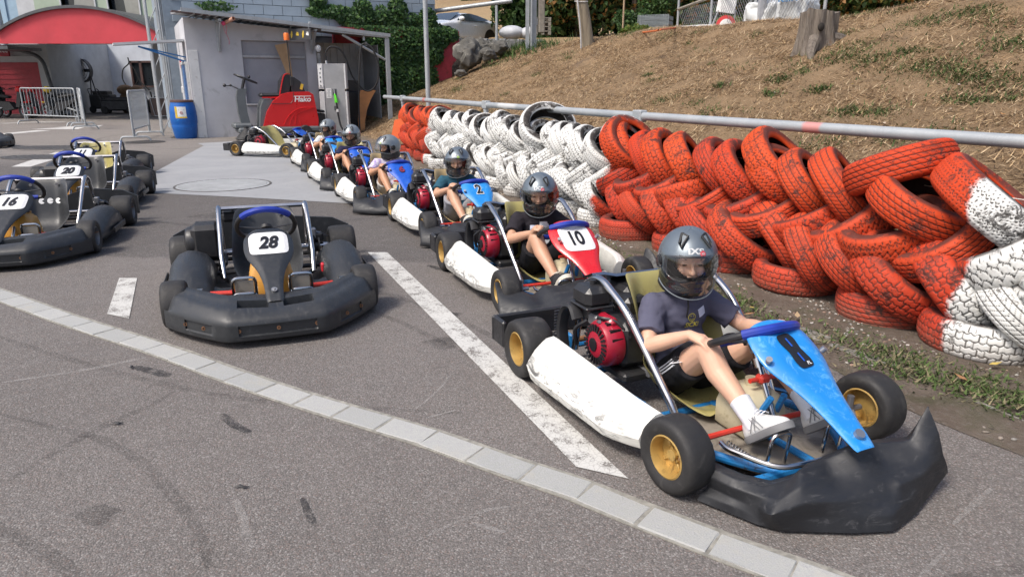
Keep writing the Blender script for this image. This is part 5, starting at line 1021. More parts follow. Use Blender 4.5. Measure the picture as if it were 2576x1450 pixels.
for sg_ in (-1, 1):
    part('side_window', car, M_CARG, lambda mb: mb.loft([[V3(.72, sg_*.865, .93), V3(.70, sg_*.855, .96)], [V3(.30, sg_*.865, .94), V3(.28, sg_*.70, 1.20)], [V3(-.25, sg_*.865, .95), V3(-.25, sg_*.655, 1.25)], [V3(-.70, sg_*.86, .98), V3(-.72, sg_*.68, 1.20)], [V3(-1.22, sg_*.855, 1.02), V3(-1.2, sg_*.77, 1.08)]], closed=False))
    part('wing_mirror', car, M_CARP, lambda mb: (mb.ell((.62, sg_*1.0, 1.0), (.09, .14, .085), 12, 8), mb.box((.58, sg_*.92, .92), (.06, .12, .05), .015)))
    part('mirror_base', car, M_BLACKP, lambda mb: mb.ell((.57, sg_*.985, .955), (.075, .13, .06), 12, 8))
    part('door_handle', car, M_CARP, lambda mb: mb.box((-.35, sg_*.895, .78), (.16, .03, .03), .01))
    for x in (1.28, -1.28):
        wh = part('wheel', car, M_GALV, lambda mb: (mb.lathe([(0, .02), (.04, .03), (.2, .02), (.215, .04), (.215, -.1)], 20), [mb.box((.11*math.cos(a), .0, .11*math.sin(a)), (.2, .03, .035), rot=Matrix.Rotation(-a, 3, 'Y')) for a in np.arange(0, 6.2, .628)]), M=Matrix.Translation((x, sg_*.80, .31)) @ (Matrix.Rotation(math.pi, 4, 'Z') if sg_ < 0 else Matrix.Identity(4)))
        part('tyre', wh, M_BLACKR, lambda mb: mb.lathe([(.215, .05), (.29, .07), (.315, .05), (.315, -.08), (.29, -.1), (.2, -.1)], 28))
        part('wheel_arch', car, M_BLACKP, lambda mb: mb.cyl((x, sg_*.70, .34), (x, sg_*.885, .34), .36, 26))
# ---------------- yard furniture ----------------
def barrier(a, b, label, paper=False):
    A_, B_ = V3(*a, 0), V3(*b, 0); L = (B_-A_).length; t = thing('crowd_barrier', label, 'barrier', a+(0,), math.atan2(B_.y-A_.y, B_.x-A_.x), 'crowd control barriers in the yard')
    part('frame', t, M_GALV, lambda mb: (mb.tube(rounded([V3(0, 0, .12), V3(0, 0, 1.1), V3(L, 0, 1.1), V3(L, 0, .12)], .10, 5), .021, 10), mb.tube([V3(0, 0, .27), V3(L, 0, .27)], .019, 8)), key=f'bf{L:.2f}')
    n = 15; key = 'barrierbar'
    for i in range(n):
        o = part('bar', t, M_GALV, lambda mb: mb.tube([V3(0, 0, 0), V3(0, 0, .83)], .0085, 6), key=key); o.location = (L*(i+1)/(n+1), 0, .27)
    for x in (.12, L-.12):
        part('foot', t, M_GALV, lambda mb: (mb.tube(rounded([V3(0, -.32, 0), V3(0, -.27, .10), V3(0, .27, .10), V3(0, .32, 0)], .09, 4), .022, 8), mb.tube([V3(0, 0, .09), V3(0, 0, .28)], .018, 8)), key='barrierfoot', M=Matrix.Translation((x, 0, .0)))
    if paper: part('notice_sheet', t, M_WHT, lambda mb: mb.box((L-.12, -.03, .78), (.24, .006, .3), rot=Matrix.Rotation(R(14), 3, 'Y')), smooth=0)
barrier((-15.7, 23.2), (-13.2, 21.9), 'leftmost crowd barrier in front of the scooters')
barrier((-13.1, 21.9), (-11.95, 20.1), 'middle crowd barrier with a paper notice on its end', True)
barrier((-8.50, 16.05), (-9.05, 17.9), 'crowd barrier seen end-on in front of the workshop bay')
# blue barrel
q = V3(-7.80, 17.0, 0)+V3(0, .1, 0); br = thing('blue_barrel', 'blue plastic drum with a taped no-smoking notice', 'barrel', tuple(q))
M_BLUEB = mat('blue_drum', (.008, .105, .40), .38, var=.1, scale=3, dirt=(.02, .2, .5), dirtamt=.1)
part('drum', br, M_BLUEB, lambda mb: mb.lathe([(0, 0), (.23, .0), (.25, .03), (.285, .25), (.292, .30), (.286, .32), (.30, .36), (.305, .5), (.298, .56), (.302, .6), (.285, .72), (.25, .84), (.245, .86), (0, .86)], 36, axis='z'), smooth=50)
part('lid', br, M_BROWN, lambda mb: mb.lathe([(0, .885), (.24, .885), (.262, .875), (.262, .835), (.245, .83)], 36, axis='z'), smooth=40)
def onbarrel(u, z, off=0): a = R(-90)+u/.30; return V3((.302+off)*math.cos(a), (.302+off)*math.sin(a), z)
ls = part('notice', br, M_WHT, lambda mb: mb.loft([[onbarrel(u, z, .002) for u in np.linspace(-.02, .19, 8)] for z in (.50, .735)], closed=False)); 
part('tape', br, M_YEL, lambda mb: (mb.loft([[onbarrel(u, z, .004) for u in np.linspace(-.055, -.005, 4)] for z in (.49, .74)], closed=False), mb.loft([[onbarrel(u, z, .003) for u in np.linspace(-.05, .2, 8)] for z in (.475, .51)], closed=False)))
part('no_smoking_symbol', ls, mat('sign_red3', (.5, .04, .04), .5), lambda mb: (mb.tube([onbarrel(.085+.028*math.cos(t), .60+.028*math.sin(t), .006) for t in np.linspace(0, 6.28, 18)], .0035, 4), mb.tube([onbarrel(.085-.02, .62, .006), onbarrel(.085+.02, .58, .006)], .0035, 4)))
part('printed_line', ls, M_BLACKP, lambda mb: [mb.tube([onbarrel(.02, z, .004), onbarrel(.15, z, .004)], .0022, 3) for z in (.66, .675, .54)])
# drains and manholes
M_IRON = mat('cast_iron', (.10, .095, .09), .75, metal=.3, var=.25, scale=8)
def grate(x, y, r, label):
    t = thing('drain_cover', label, 'drain cover', (x, y, .004)); part('frame', t, M_IRON, lambda mb: mb.lathe([(r, 0), (r, .008), (r*.9, .008), (r*.9, 0)], 30, axis='z'), smooth=0)
    part('grid', t, M_IRON, lambda mb: ([mb.box((u, 0, .004), (.022, 2*math.sqrt(max(.001, (r*.9)**2-u*u)), .007)) for u in np.arange(-r*.85, r*.86, .05)], mb.box((0, 0, .0045), (r*1.7, .03, .007))), smooth=0)
grate(-8.2, 15.9, .42, 'round iron drain grating under the nearest barrier foot'); grate(-7.95, 17.0-.2+.6, .34, 'small drain grating beside the blue barrel')
for (x, y, rx, ry, lb_) in ((-9.3, 14.6, 1.0, .5, 'dark oval iron hatch farther left in the yard'), (-8.35, 12.7, .85, .45, 'dark oval iron hatch behind kart eleven')):
    t = thing('iron_hatch', lb_, 'manhole cover', (x, y, .004)); part('cover', t, M_IRON, lambda mb: mb.add([V3(rx*math.cos(a)*(1+.1*math.sin(a*3)), ry*math.sin(a), .004) for a in np.linspace(0, 6.28, 30)[:-1]]+[], [tuple(range(29))]), smooth=0)
    part('rib', t, M_DKGREY, lambda mb: [mb.box((u, 0, .007), (.03, 1.5*ry*math.sqrt(1-(u/rx)**2), .005)) for u in np.arange(-rx*.8, rx*.81, .14)], smooth=0)
mh = thing('manhole_cover', 'large round pale ribbed manhole cover in the concrete apron', 'manhole cover', (-3.77, 9.15, .004)); M_MH = mat('cover_metal', (.40, .41, .415), .6, metal=.3, var=.15, scale=5)
part('ring', mh, M_IRON, lambda mb: mb.lathe([(.60, 0), (.60, .005), (.575, .005), (.575, 0)], 48, axis='z'), smooth=0)
part('lid', mh, M_MH, lambda mb: (mb.cyl((0, 0, 0), (0, 0, .004), .57, 48), [mb.box((0, u, .006), (2*math.sqrt(.54**2-u*u), .028, .006)) for u in np.arange(-.52, .53, .058)]), smooth=0)

# ---------------- ride-on sweeper ----------------
swp = thing('ride_on_sweeper', 'red and grey ride-on sweeper parked before the shutter', 'sweeper', tuple(local(.80, -.80)), RZ+R(-3))
M_SRED = mat('sweeper_red', (.56, .012, .014), .35, var=.06, scale=3); M_SGR = mat('sweeper_grey', (.10, .11, .115), .5, var=.1)
part('red_bodywork', swp, M_SRED, lambda mb: mb.loft([[V3(a, y, b) for a, b in [(.55, .28), (1.82, .26), (1.84, .42), (1.76, 1.0), (1.66, 1.07), (1.25, 1.06), (1.05, 1.02), (.82, .86), (.66, .62)]] for y in (-.30, .42)]), smooth=30)
part('body_crease', swp, M_SRED, lambda mb: ([mb.tube(spline([(1.76, -.305, .70+.0*i), (1.40-.02*i, -.305, .68-.04*i), (1.15+.08*i, -.305, .52-.04*i), (1.02+.13*i, -.305, .32)], 6), .010, 5) for i in range(4)]), smooth=40)
part('seam', swp, M_BLACKP, lambda mb: (mb.tube(rounded([V3(.78, -.302, .80), V3(1.22, -.302, .80), V3(1.28, -.302, .88), V3(1.30, -.302, 1.05)], .05), .006, 4)))
part('base', swp, M_SGR, lambda mb: (mb.box((.92, .05, .20), (1.86, .78, .14), .04), mb.box((.12, .05, .30), (.42, .62, .13), .04), mb.loft([[V3(a, y, b) for a, b in [(.48, .26), (.62, .26), (.80, .80), (.90, .88), (.62, .90), (.54, .72)]] for y in (-.24, .38)])), smooth=30)
part('steering_column', swp, M_SGR, lambda mb: mb.loft([[V3(cx+dx*.10, dy*.11+.05, z) for dx, dy in ((-1, -1), (1, -1), (1, 1), (-1, 1))] for cx, z in ((.20, .36), (.16, .60), (.15, .95), (.18, 1.08), (.20, 1.14))]), smooth=30)
part('steering_wheel', swp, M_BLACKP, lambda mb: (mb.tube([V3(.30+.24*math.cos(t), .05+.24*math.sin(t), 1.36-.10*math.cos(t)) for t in np.linspace(0, 2*math.pi, 25)[:-1]], .018, 8, closed=True), mb.cyl((.20, .05, 1.12), (.27, .05, 1.36), .035, 8), mb.tube([V3(.08, .05, 1.45), V3(.52, .05, 1.27)], .02, 6), mb.ell((.36, -.1, 1.40), .035, 8, 6)))
part('gear_lever', swp, M_BLACKP, lambda mb: (mb.tube([V3(.14, 0, 1.12), V3(-.02, -.03, 1.20), V3(-.16, -.03, 1.21)], .012, 6), mb.ell((-.18, -.03, 1.215), .04, 8, 6), mb.ell((-.05, -.03, 1.215), .03, 8, 6)))
part('seat', swp, M_BLACKP, lambda mb: (mb.box((.80, .06, .99), (.48, .44, .10), .05), mb.loft([[V3(a, y, b) for a, b in [(1.02, 1.0), (1.06, 1.3), (1.18, 1.46), (1.30, 1.44), (1.22, 1.0)]] for y in (-.16, .28)]), mb.loft([[V3(a, y, b) for a, b in [(1.28, 1.05), (1.28, 1.38), (1.36, 1.40), (1.50, 1.30), (1.60, 1.06)]] for y in (-.2, .3)])), smooth=30)
part('seat_trim', swp, M_SRED, lambda mb: (mb.tube(spline([(1.0, -.19, 1.0), (1.12, -.17, 1.40), (1.2, -.17, 1.47), (1.3, -.1, 1.46)], 4), .014, 5), mb.box((.80, -.17, .94), (.4, .02, .03))))
part('warning_label', swp, M_YEL, lambda mb: mb.box((1.52, -.205, 1.18), (.06, .01, .13), rot=Matrix.Rotation(R(18), 3, 'Y')))
part('beacon_pole', swp, M_BLACKP, lambda mb: (mb.tube([V3(1.30, -.18, 1.05), V3(1.27, -.18, 2.22)], .013, 7), mb.box((1.30, -.19, 1.30), (.07, .04, .22), .01)))
part('beacon', swp, mat('beacon_orange', (.75, .16, .02), .3), lambda mb: mb.lathe([(0, 2.38), (.05, 2.38), (.065, 2.35), (.065, 2.22), (0, 2.22)], 14, (1.27, -.18, 0), 'z'))
part('side_brush', swp, M_BLACKR, lambda mb: (mb.lathe([(.05, .26), (.10, .2), (.26, .02), (0, .02)], 24, (.16, -.30, 0), 'z'), mb.cyl((.16, -.3, .1), (.16, -.3, .3), .05, 8)))
for x, y in ((.3, .05), (1.5, -.34), (1.5, .4)): part('wheel', swp, M_BLACKR, lambda mb: mb.lathe([(0, -.05), (.13, -.05), (.15, -.03), (.15, .03), (.13, .05), (0, .05)], 18), M=Matrix.Translation((x, y, .15)))
plate_text(swp, 'Hako', Matrix.Translation((1.50, -.306, .90)) @ Matrix.Rotation(R(90), 4, 'X'), .17, M_WHT, bold=.02, shear=.15, xs=1.05)
part('badge_line', swp, M_WHT, lambda mb: mb.box((1.50, -.308, .965), (.40, .006, .016)))
# leaning brown plank behind the sweeper
pk = thing('leather_strip', 'bent brown board hanging behind the orange beacon', 'board', tuple(local(2.10, -.12, 1.15))); part('board_sheet', pk, mat('tan_board', (.30, .19, .10), .7, var=.2), lambda mb: mb.loft([[V3(.20, 0, 0), V3(.26, .0, 0), V3(.26, .02, 0), V3(.20, .02, 0)], [V3(.02, 0, .6), V3(.22, 0, .6), V3(.22, .02, .6), V3(.02, .02, .6)], [V3(-.12, -.03, 1.0), V3(.20, -.03, 1.05), V3(.20, -.01, 1.05), V3(-.12, -.01, 1.0)]]))

# ---------------- fuel pump ----------------
pm = thing('fuel_pump', 'tall silver and white fuel pump with a green nozzle', 'fuel pump', tuple(local(3.20, -.55)), RZ+R(-24))
k = NT('brushed_steel'); p = k.coord(); c = k.mix(k.mrange(k.noise(3, 5, .6, p), .3, .7), (.34, .335, .33), (.46, .455, .45)); k.lk(c, k.b.inputs['Base Color']); k.b.inputs['Metallic'].default_value = .55; k.b.inputs['Roughness'].default_value = .38; M_BRUSH = k.m
part('cabinet', pm, M_BRUSH, lambda mb: mb.box((.08, 0, .86), (.50, .36, 1.72), .006), smooth=0)
part('side_cladding', pm, M_WHITEMET, lambda mb: (mb.box((-.24, 0, 1.42), (.13, .38, .60), .008), mb.box((-.24, 0, .53), (.13, .38, 1.06), .008)), smooth=0)
part('side_cladding', pm, M_WHITEMET, lambda mb: (mb.box((.35, 0, 1.42), (.04, .38, .60), .006), mb.box((.35, 0, .53), (.04, .38, 1.06), .006)), smooth=0)
pn = part('meter_panel', pm, M_WHT, lambda mb: mb.box((-.25, -.195, 1.42), (.10, .01, .50)), smooth=0)
part('meter_digit', pn, M_BLACKP, lambda mb: [mb.box((-.25+(.0 if i else .02), -.203, 1.60-i*.10), (.022, .006, .035)) for i in range(5)], smooth=0)
part('instruction_plate', pm, M_WHT, lambda mb: mb.box((-.07, -.185, 1.02), (.12, .006, .23)), smooth=0)
part('printed_line', pm, M_BLACKP, lambda mb: [mb.box((-.07, -.19, 1.11-i*.028), (.09-.02*(i % 3), .004, .006)) for i in range(7)], smooth=0)
part('nozzle_holder', pm, M_DKGREY, lambda mb: (mb.box((.07, -.185, 1.05), (.10, .012, .15)), mb.box((.07, -.20, .66), (.06, .03, .11), .004)), smooth=0)
nz = part('nozzle', pm, mat('nozzle_green', (.10, .62, .02), .4), lambda mb: mb.tube(spline([(.07, -.22, 1.0), (.09, -.25, .93), (.105, -.27, .85), (.11, -.27, .80)], 4), [.022+.0022*i for i in range(13)], 8))
part('nozzle_spout', pm, M_GALV, lambda mb: mb.tube([V3(.06, -.20, 1.12), V3(.075, -.22, 1.0)], .013, 7))
part('hose_coupling', pm, M_WHT, lambda mb: mb.cyl((.125, -.27, .64), (.13, -.27, .57), .032, 10))
part('hose', pm, M_BLACKR, lambda mb: (mb.tube(spline([(.11, -.27, .81), (.125, -.27, .64), (.14, -.28, .45), (.20, -.32, .2), (.35, -.35, .02), (.5, -.3, .02)], 6), .022, 8), mb.tube(spline([(-.10, -.05, 1.76), (-.10, -.05, 1.98), (.02, -.03, 2.12), (.22, 0, 2.08), (.36, .1, 1.85), (.5, .2, 1.40), (.75, .25, 1.10), (.95, .25, 1.10), (1.12, .2, 1.35), (1.15, .15, 1.75), (1.02, .1, 2.10), (.85, .1, 2.2), (.75, .1, 2.1), (.68, .1, 1.6), (.62, .1, .8), (.60, .1, .1)], 6), .022, 8)))
part('spring', pm, M_GALV, lambda mb: mb.tube([V3(-.27+.045*math.cos(t), -.05+.045*math.sin(t), 1.73+t*.0052) for t in np.linspace(0, 44, 150)], .005, 4))
k = NT('clear_globe'); k.b.inputs['Base Color'].default_value = (.8, .82, .84, 1); k.b.inputs['Alpha'].default_value = .45; k.b.inputs['Roughness'].default_value = .1; M_CLR = k.m
part('globe', pm, M_CLR, lambda mb: mb.ell((-.27, -.05, 2.08), (.07, .07, .085), 16, 10))
part('spout', pm, M_WHITEMET, lambda mb: mb.cyl((-.10, -.05, 1.72), (-.10, -.05, 1.80), .025, 10))
# things in the open bay
M_ORB = mat('rusty_orange_board', (.44, .19, .06), .6, var=.3, scale=3)
ob2 = thing('curved_board', 'tall curved rusty orange board leaning in the open bay', 'board', tuple(local(4.05, -.35)), RZ)
part('board_sheet', ob2, M_ORB, lambda mb: mb.loft([[V3(-.16+x0, y0, z), V3(.0+.28*t+x0, y0, z), V3(.0+.28*t+x0, y0+.02, z), V3(-.16+x0, y0+.02, z)] for t, x0, y0, z in ((.0, .0, 0, 0), (.1, .0, .05, .3), (.25, .05, .1, .6), (.55, .10, .15, .85), (.95, .16, .2, 1.08))]))
mw = thing('covered_mower', 'black covered machine with a seat in the open bay', 'machine', tuple(local(3.62, .55)), RZ); part('body', mw, M_BLACKP, lambda mb: (mb.box((.1, 0, .60), (.85, .8, 1.0), .08), mb.loft([[V3(a, y, b) for a, b in [(-.2, 1.05), (.55, 1.05), (.5, 1.32), (-.1, 1.36)]] for y in (-.35, .35)]))); part('wheel', mw, M_BLACKR, lambda mb: mb.lathe([(0, -.06), (.16, -.06), (.2, 0), (.16, .06), (0, .06)], 16), M=Matrix.Translation((.2, -.42, .2)))
sc_c = thing('stool_box', 'small black stool beside the fuel pump', 'stool', tuple(local(2.72, -.75)), RZ); part('seat', sc_c, M_BLACKP, lambda mb: mb.box((0, 0, .62), (.34, .24, .06), .03, rot=Matrix.Rotation(R(12), 3, 'Y'))); part('base', sc_c, M_BLACKP, lambda mb: (mb.box((0, .1, .28), (.36, .3, .52), .02)))

# ---------------- scooters ----------------
def scooter(x, y, rz, label, body, tank):
    t = thing('motor_scooter', label, 'scooter', (x, y, 0), rz, 'scooters parked in front of the red door')
    for wx in (-.6, .62):
        wh = part('wheel', t, M_GALV, lambda mb: (mb.lathe([(.19, -.02), (.20, 0), (.19, .02), (.17, 0)], 24, closed=True), [mb.tube([V3(0, 0, 0), V3(.18*math.cos(a), 0, .18*math.sin(a))], .012, 5) for a in np.arange(0, 6.2, 1.05)], mb.cyl((0, -.05, 0), (0, .05, 0), .03, 8)), M=Matrix.Translation((wx, 0, .28)), key='scwheel')
        part('tyre', wh, M_BLACKR, lambda mb: mb.tube([V3(.235*math.cos(a), 0, .235*math.sin(a)) for a in np.linspace(0, 2*math.pi, 25)[:-1]], .045, 8, closed=True), key='sctyre')
    part('frame', t, M_GALV, lambda mb: (mb.tube([V3(.62, .07, .28), V3(.44, .06, .85)], .022, 7), mb.tube([V3(.62, -.07, .28), V3(.44, -.06, .85)], .022, 7), mb.tube([V3(-.6, -.08, .28), V3(-.15, -.08, .42), V3(.1, -.05, .35)], .03, 7), mb.tube([V3(-.6, .08, .28), V3(-.15, .08, .42)], .03, 7)))
    part('fairing', t, body, lambda mb: (mb.loft([[V3(a, yy, b) for a, b in [(-.75, .80), (-.30, .62), (.12, .58), (.28, .35), (-.05, .28), (-.30, .45), (-.62, .62)]] for yy in (-.12, .12)]), mb.loft([[V3(a, yy, b) for a, b in [(.36, .42), (.52, .95), (.62, .92), (.58, .62), (.50, .40)]] for yy in (-.13, .13)])), smooth=30)
    part('seat', t, M_BLACKP, lambda mb: mb.box((-.28, 0, .80), (.75, .24, .10), .045, rot=Matrix.Rotation(R(8), 3, 'Y')))
    part('headlight_cowl', t, tank, lambda mb: mb.ell((.50, 0, 1.02), (.13, .14, .12), 12, 8)); part('mudguard', t, tank, lambda mb: mb.box((.66, 0, .58), (.28, .12, .04), .015))
    part('handlebar', t, M_BLACKP, lambda mb: mb.tube([V3(.40, -.34, 1.05), V3(.44, -.1, 1.08), V3(.44, .1, 1.08), V3(.40, .34, 1.05)], .016, 7))
scooter(-18.35, 26.4, R(-8), 'black scooter with a red headlight cowl before the red door', M_BLACKP, M_SRED)
scooter(-16.3, 26.2, R(172), 'dark motorcycle with yellow stripes behind the left barrier', M_BLACKP, M_YEL)
scooter(-17.25, 27.0, R(200), 'scooter with a red front fender partly behind the left barrier', M_STEELD, M_SRED)
scooter(-19.6, 27.2, R(-14), 'leftmost dark scooter cut by the edge of the photo', M_BLACKP, M_BLACKP)
# ---------------- karts ----------------
def m_scuffed(name, col, rough, scol, amt=.5, streak=(2, 14, 14), coat=0., lo=.60):
    k = NT(name); co = k.coord(); mp = k.nd('ShaderNodeMapping'); mp.inputs['Scale'].default_value = streak; k.lk(co, mp.inputs[0]); rv = k.rand()
    ad = k.nd('ShaderNodeVectorMath', operation='ADD'); cb = k.nd('ShaderNodeCombineXYZ'); k.lk(k.math('MULTIPLY', rv, 23.), cb.inputs[1]); k.lk(mp.outputs[0], ad.inputs[0]); k.lk(cb.outputs[0], ad.inputs[1]); v = ad.outputs[0]
    n1 = k.noise(3, 8, .75, v, .7); n0 = k.noise(2.2, 4, .6, co); c = k.mix(k.mrange(n0, .3, .7), tuple(x*.88 for x in col), tuple(min(1, x*1.1) for x in col))
    c = k.mix(k.math('MULTIPLY', k.mrange(n1, lo, lo+.07), amt), c, scol); c = k.mix(k.mrange(k.noise(9, 6, .75, co), .55, .75, 0, .25), c, scol)
    k.lk(c, k.b.inputs['Base Color']); k.lk(k.mrange(n1, .35, .7, max(.05, rough-.1), min(1, rough+.25)), k.b.inputs['Roughness']); k.b.inputs['Coat Weight'].default_value = coat
    k.bump(k.noise(60, 4, .6, co), .06, .003); return k.m
def m_pod():
    k = NT('pod_white'); co = k.coord(); mp = k.nd('ShaderNodeMapping'); mp.inputs['Scale'].default_value = (5, 5, 16); mp.inputs['Rotation'].default_value = (0, R(-14), 0); k.lk(co, mp.inputs[0]); rv = k.rand()
    ad = k.nd('ShaderNodeVectorMath', operation='ADD'); cb = k.nd('ShaderNodeCombineXYZ'); k.lk(k.math('MULTIPLY', rv, 31.), cb.inputs[0]); k.lk(mp.outputs[0], ad.inputs[0]); k.lk(cb.outputs[0], ad.inputs[1]); v = ad.outputs[0]
    sp_ = k.nd('ShaderNodeSeparateXYZ'); k.lk(co, sp_.inputs[0]); ya = k.math('ABSOLUTE', sp_.outputs[1]); out_ = k.mrange(ya, .47, .56); lowz = k.mrange(sp_.outputs[2], .25, .12)
    n1 = k.noise(1.6, 9, .8, v, 1.1); n2 = k.noise(7, 6, .75, co); msk = k.math('MULTIPLY', out_, lowz)
    c = k.mix(k.mrange(k.noise(2.5, 4, .6, co), .3, .7), (.60, .595, .545), (.70, .695, .655))
    c = k.mix(k.math('MULTIPLY', k.mrange(n1, .50, .58), k.math('ADD', k.math('MULTIPLY', msk, .80), .10)), c, (.055, .052, .05)); c = k.mix(k.mrange(n2, .55, .75, 0, .35), c, (.36, .35, .31)); c = k.mix(k.mrange(sp_.outputs[2], .09, .05, 0, .6), c, (.25, .23, .2))
    k.lk(c, k.b.inputs['Base Color']); k.b.inputs['Roughness'].default_value = .42; k.bump(k.noise(30, 4, .6, co), .05, .003); return k.m
K_WHITE = m_pod()
K_BLUE = m_scuffed('nose_light_blue', (.012, .21, .58), .38, (.12, .38, .66), .55, (6, 6, 6), .2, .54)
K_BLUE2 = m_scuffed('nose_deep_blue', (.010, .085, .46), .3, (.06, .2, .5), .35, (6, 6, 6), .2, .56)
K_RED = m_scuffed('nose_red', (.55, .012, .018), .28, (.6, .1, .1), .2, (6, 6, 6), .3, .60)
K_BLK = m_scuffed('scuffed_black_plastic', (.024, .026, .029), .40, (.095, .095, .10), .40, (1.5, 16, 16), .0, .58)
K_BLK2 = m_scuffed('rubber_nose_black', (.014, .015, .018), .50, (.075, .075, .08), .45, (14, 3, 14), .0, .57)
K_TYRE = m_scuffed('slick_tyre', (.020, .019, .019), .62, (.06, .057, .054), .5, (5, 5, 5), 0, .55)
K_GOLD = mat('gold_rim', (.46, .30, .095), .38, metal=.35, var=.15, scale=10, dirt=(.13, .09, .04), dirtamt=.3, dscale=12)
K_FRAME = mat('frame_blue', (.015, .16, .40), .4, var=.15, scale=8, dirt=(.04, .045, .05), dirtamt=.25, dscale=22)
K_SEATY = mat('fibreglass_seat', (.34, .30, .115), .38, var=.14, scale=5, dirt=(.22, .18, .07), dirtamt=.35, dscale=6, coat=.1)
K_SEATB = mat('fibreglass_seat_tan', (.36, .27, .14), .4, var=.12, scale=5, coat=.1)
k = NT('chrome'); p = k.coord(); k.b.inputs['Metallic'].default_value = 1; k.b.inputs['Base Color'].default_value = (.50, .50, .51, 1); k.lk(k.mrange(k.noise(7, 3, .5, p), .35, .7, .14, .28), k.b.inputs['Roughness']); K_CHR = k.m
K_STEEL = mat('grey_steel', (.32, .32, .33), .4, metal=.8, var=.2)
K_ENGR = mat('recoil_red', (.33, .010, .028), .35, var=.08, coat=.2)
K_BLKM = mat('engine_black', (.020, .020, .022), .42, var=.2, scale=20, bump=.1)
K_TANK = mat('tank_plastic', (.50, .44, .30), .45, var=.12, scale=4, dirt=(.3, .24, .14), dirtamt=.2)
K_TANKO = mat('tank_amber', (.55, .27, .05), .35, var=.2, scale=3)
K_TRAY = mat('floor_tray', (.27, .24, .20), .6, metal=.2, var=.25, scale=7, dirt=(.12, .1, .08), dirtamt=.5)
K_REDROD = mat('red_rod', (.52, .035, .02), .4); K_GRIPB = mat('wheel_grip_blue', (.012, .035, .30), .45, var=.2, scale=12); K_WHL = mat('wheel_black', (.016, .016, .018), .55)
K_PRINT = mat('print_black', (.012, .012, .014), .4); K_PRINTR = mat('print_dark_red', (.20, .02, .05), .5); K_WHITEP = mat('plate_white', (.70, .70, .69), .35, var=.03)
K_COPP = mat('copper_rust', (.24, .12, .06), .6, metal=.3, var=.3); K_BELT = mat('ribbed_guard', (.018, .018, .02), .6); K_ENGG = mat('engine_grey', (.20, .20, .21), .45, metal=.6, var=.25)

def f_tyre(D, W):
    r = D/2; h = W/2
    return lambda mb: mb.lathe([(r*.56, -h*.80), (r*.70, -h*.98), (r*.86, -h*1.0), (r*.95, -h*.88), (r*.99, -h*.62), (r, -h*.25), (r, h*.25), (r*.99, h*.62), (r*.95, h*.88), (r*.86, h), (r*.70, h*.98), (r*.56, h*.80)], 44)
def f_rim(D, W, gold=True):
    r = D/2*.57; h = W/2
    def f(mb):
        mb.lathe([(r*1.02, -h*.84), (r*.95, -h*.88), (r*.90, -h*.70), (r*.86, -h*.2), (r*.86, h*.2), (r*.90, h*.70), (r*.95, h*.88), (r*1.02, h*.84)], 36)
        mb.lathe([(0, -h*.10), (r*.30, -h*.18), (r*.42, -h*.08), (r*.60, -h*.02), (r*.88, -h*.05), (r*.88, h*.05), (r*.6, h*.1), (r*.4, h*.2), (0, h*.2)], 30)
        for i in range(5):
            a = i*2*math.pi/5; mb.box((r*.62*math.cos(a), -h*.06, r*.62*math.sin(a)), (r*.46, .012, .018), .003, rot=Matrix.Rotation(-a, 3, 'Y'))
            mb.cyl((r*.30*math.cos(a+.6), -h*.3, r*.30*math.sin(a+.6)), (r*.30*math.cos(a+.6), 0, r*.30*math.sin(a+.6)), .006, 6)
        mb.cyl((0, -h*.42, 0), (0, 0, 0), .020, 12)
    return f
def wheel(t, x, y, D, W, mrim, steer=0, tag_=''):
    s = 1 if y < 0 else -1; M = Matrix.Translation((x, y, D/2)) @ Matrix.Rotation(R(steer), 4, 'Z') @ (Matrix.Identity(4) if s > 0 else Matrix.Rotation(math.pi, 4, 'Z'))
    wh = part('wheel', t, mrim, f_rim(D, W), key=f'rim{D}{W}', M=M, smooth=40)
    part('tyre', wh, K_TYRE, f_tyre(D, W), key=f'kt{D}{W}', smooth=60)
    part('valve', wh, K_COPP, lambda mb: mb.tube([V3(.045, -W*.25, .02), V3(.062, -W*.42, .022)], .004, 5), key=f'valve{W}'); return wh
def seat_mesh(sx=1., sw=1., sh=1., x0=0.):
    C = [(.83, .105), (.78, .082), (.70, .065), (.60, .058), (.50, .068), (.43, .10), (.385, .16), (.355, .24), (.325, .33), (.295, .41), (.262, .465)]
    Wd = [.10, .14, .165, .175, .178, .178, .176, .172, .165, .155, .135]; Sd = [-.015, .03, .075, .105, .125, .14, .145, .135, .11, .07, .02]
    rows = []
    P_ = [V3(x0+a*sx, 0, b*sh if b > .2 else b) for a, b in C]
    for i, q in enumerate(P_):
        t = (P_[min(i+1, len(P_)-1)]-P_[max(i-1, 0)]).normalized(); n_ = V3(t.z, 0, -t.x)
        if n_.z < 0 and i < 5: n_ = -n_
        if i >= 5 and n_.x < 0: n_ = -n_
        row = []
        for j in range(-8, 9):
            v = j/8; a = abs(v); side = Sd[i]*(max(0, a-.35)/.65)**1.7; flare = .012*max(0, a-.9)*10
            row.append(q+V3(0, math.copysign(min(a, 1)**.85, v)*Wd[i]*sw, 0)+n_*side*sw+V3(0, math.copysign(flare, v) if a > .9 else 0, 0))
        rows.append(row)
    mb = MB(); mb.loft(rows, closed=False, caps=False); return shell(mb, 'seat', .007, 1, 60)
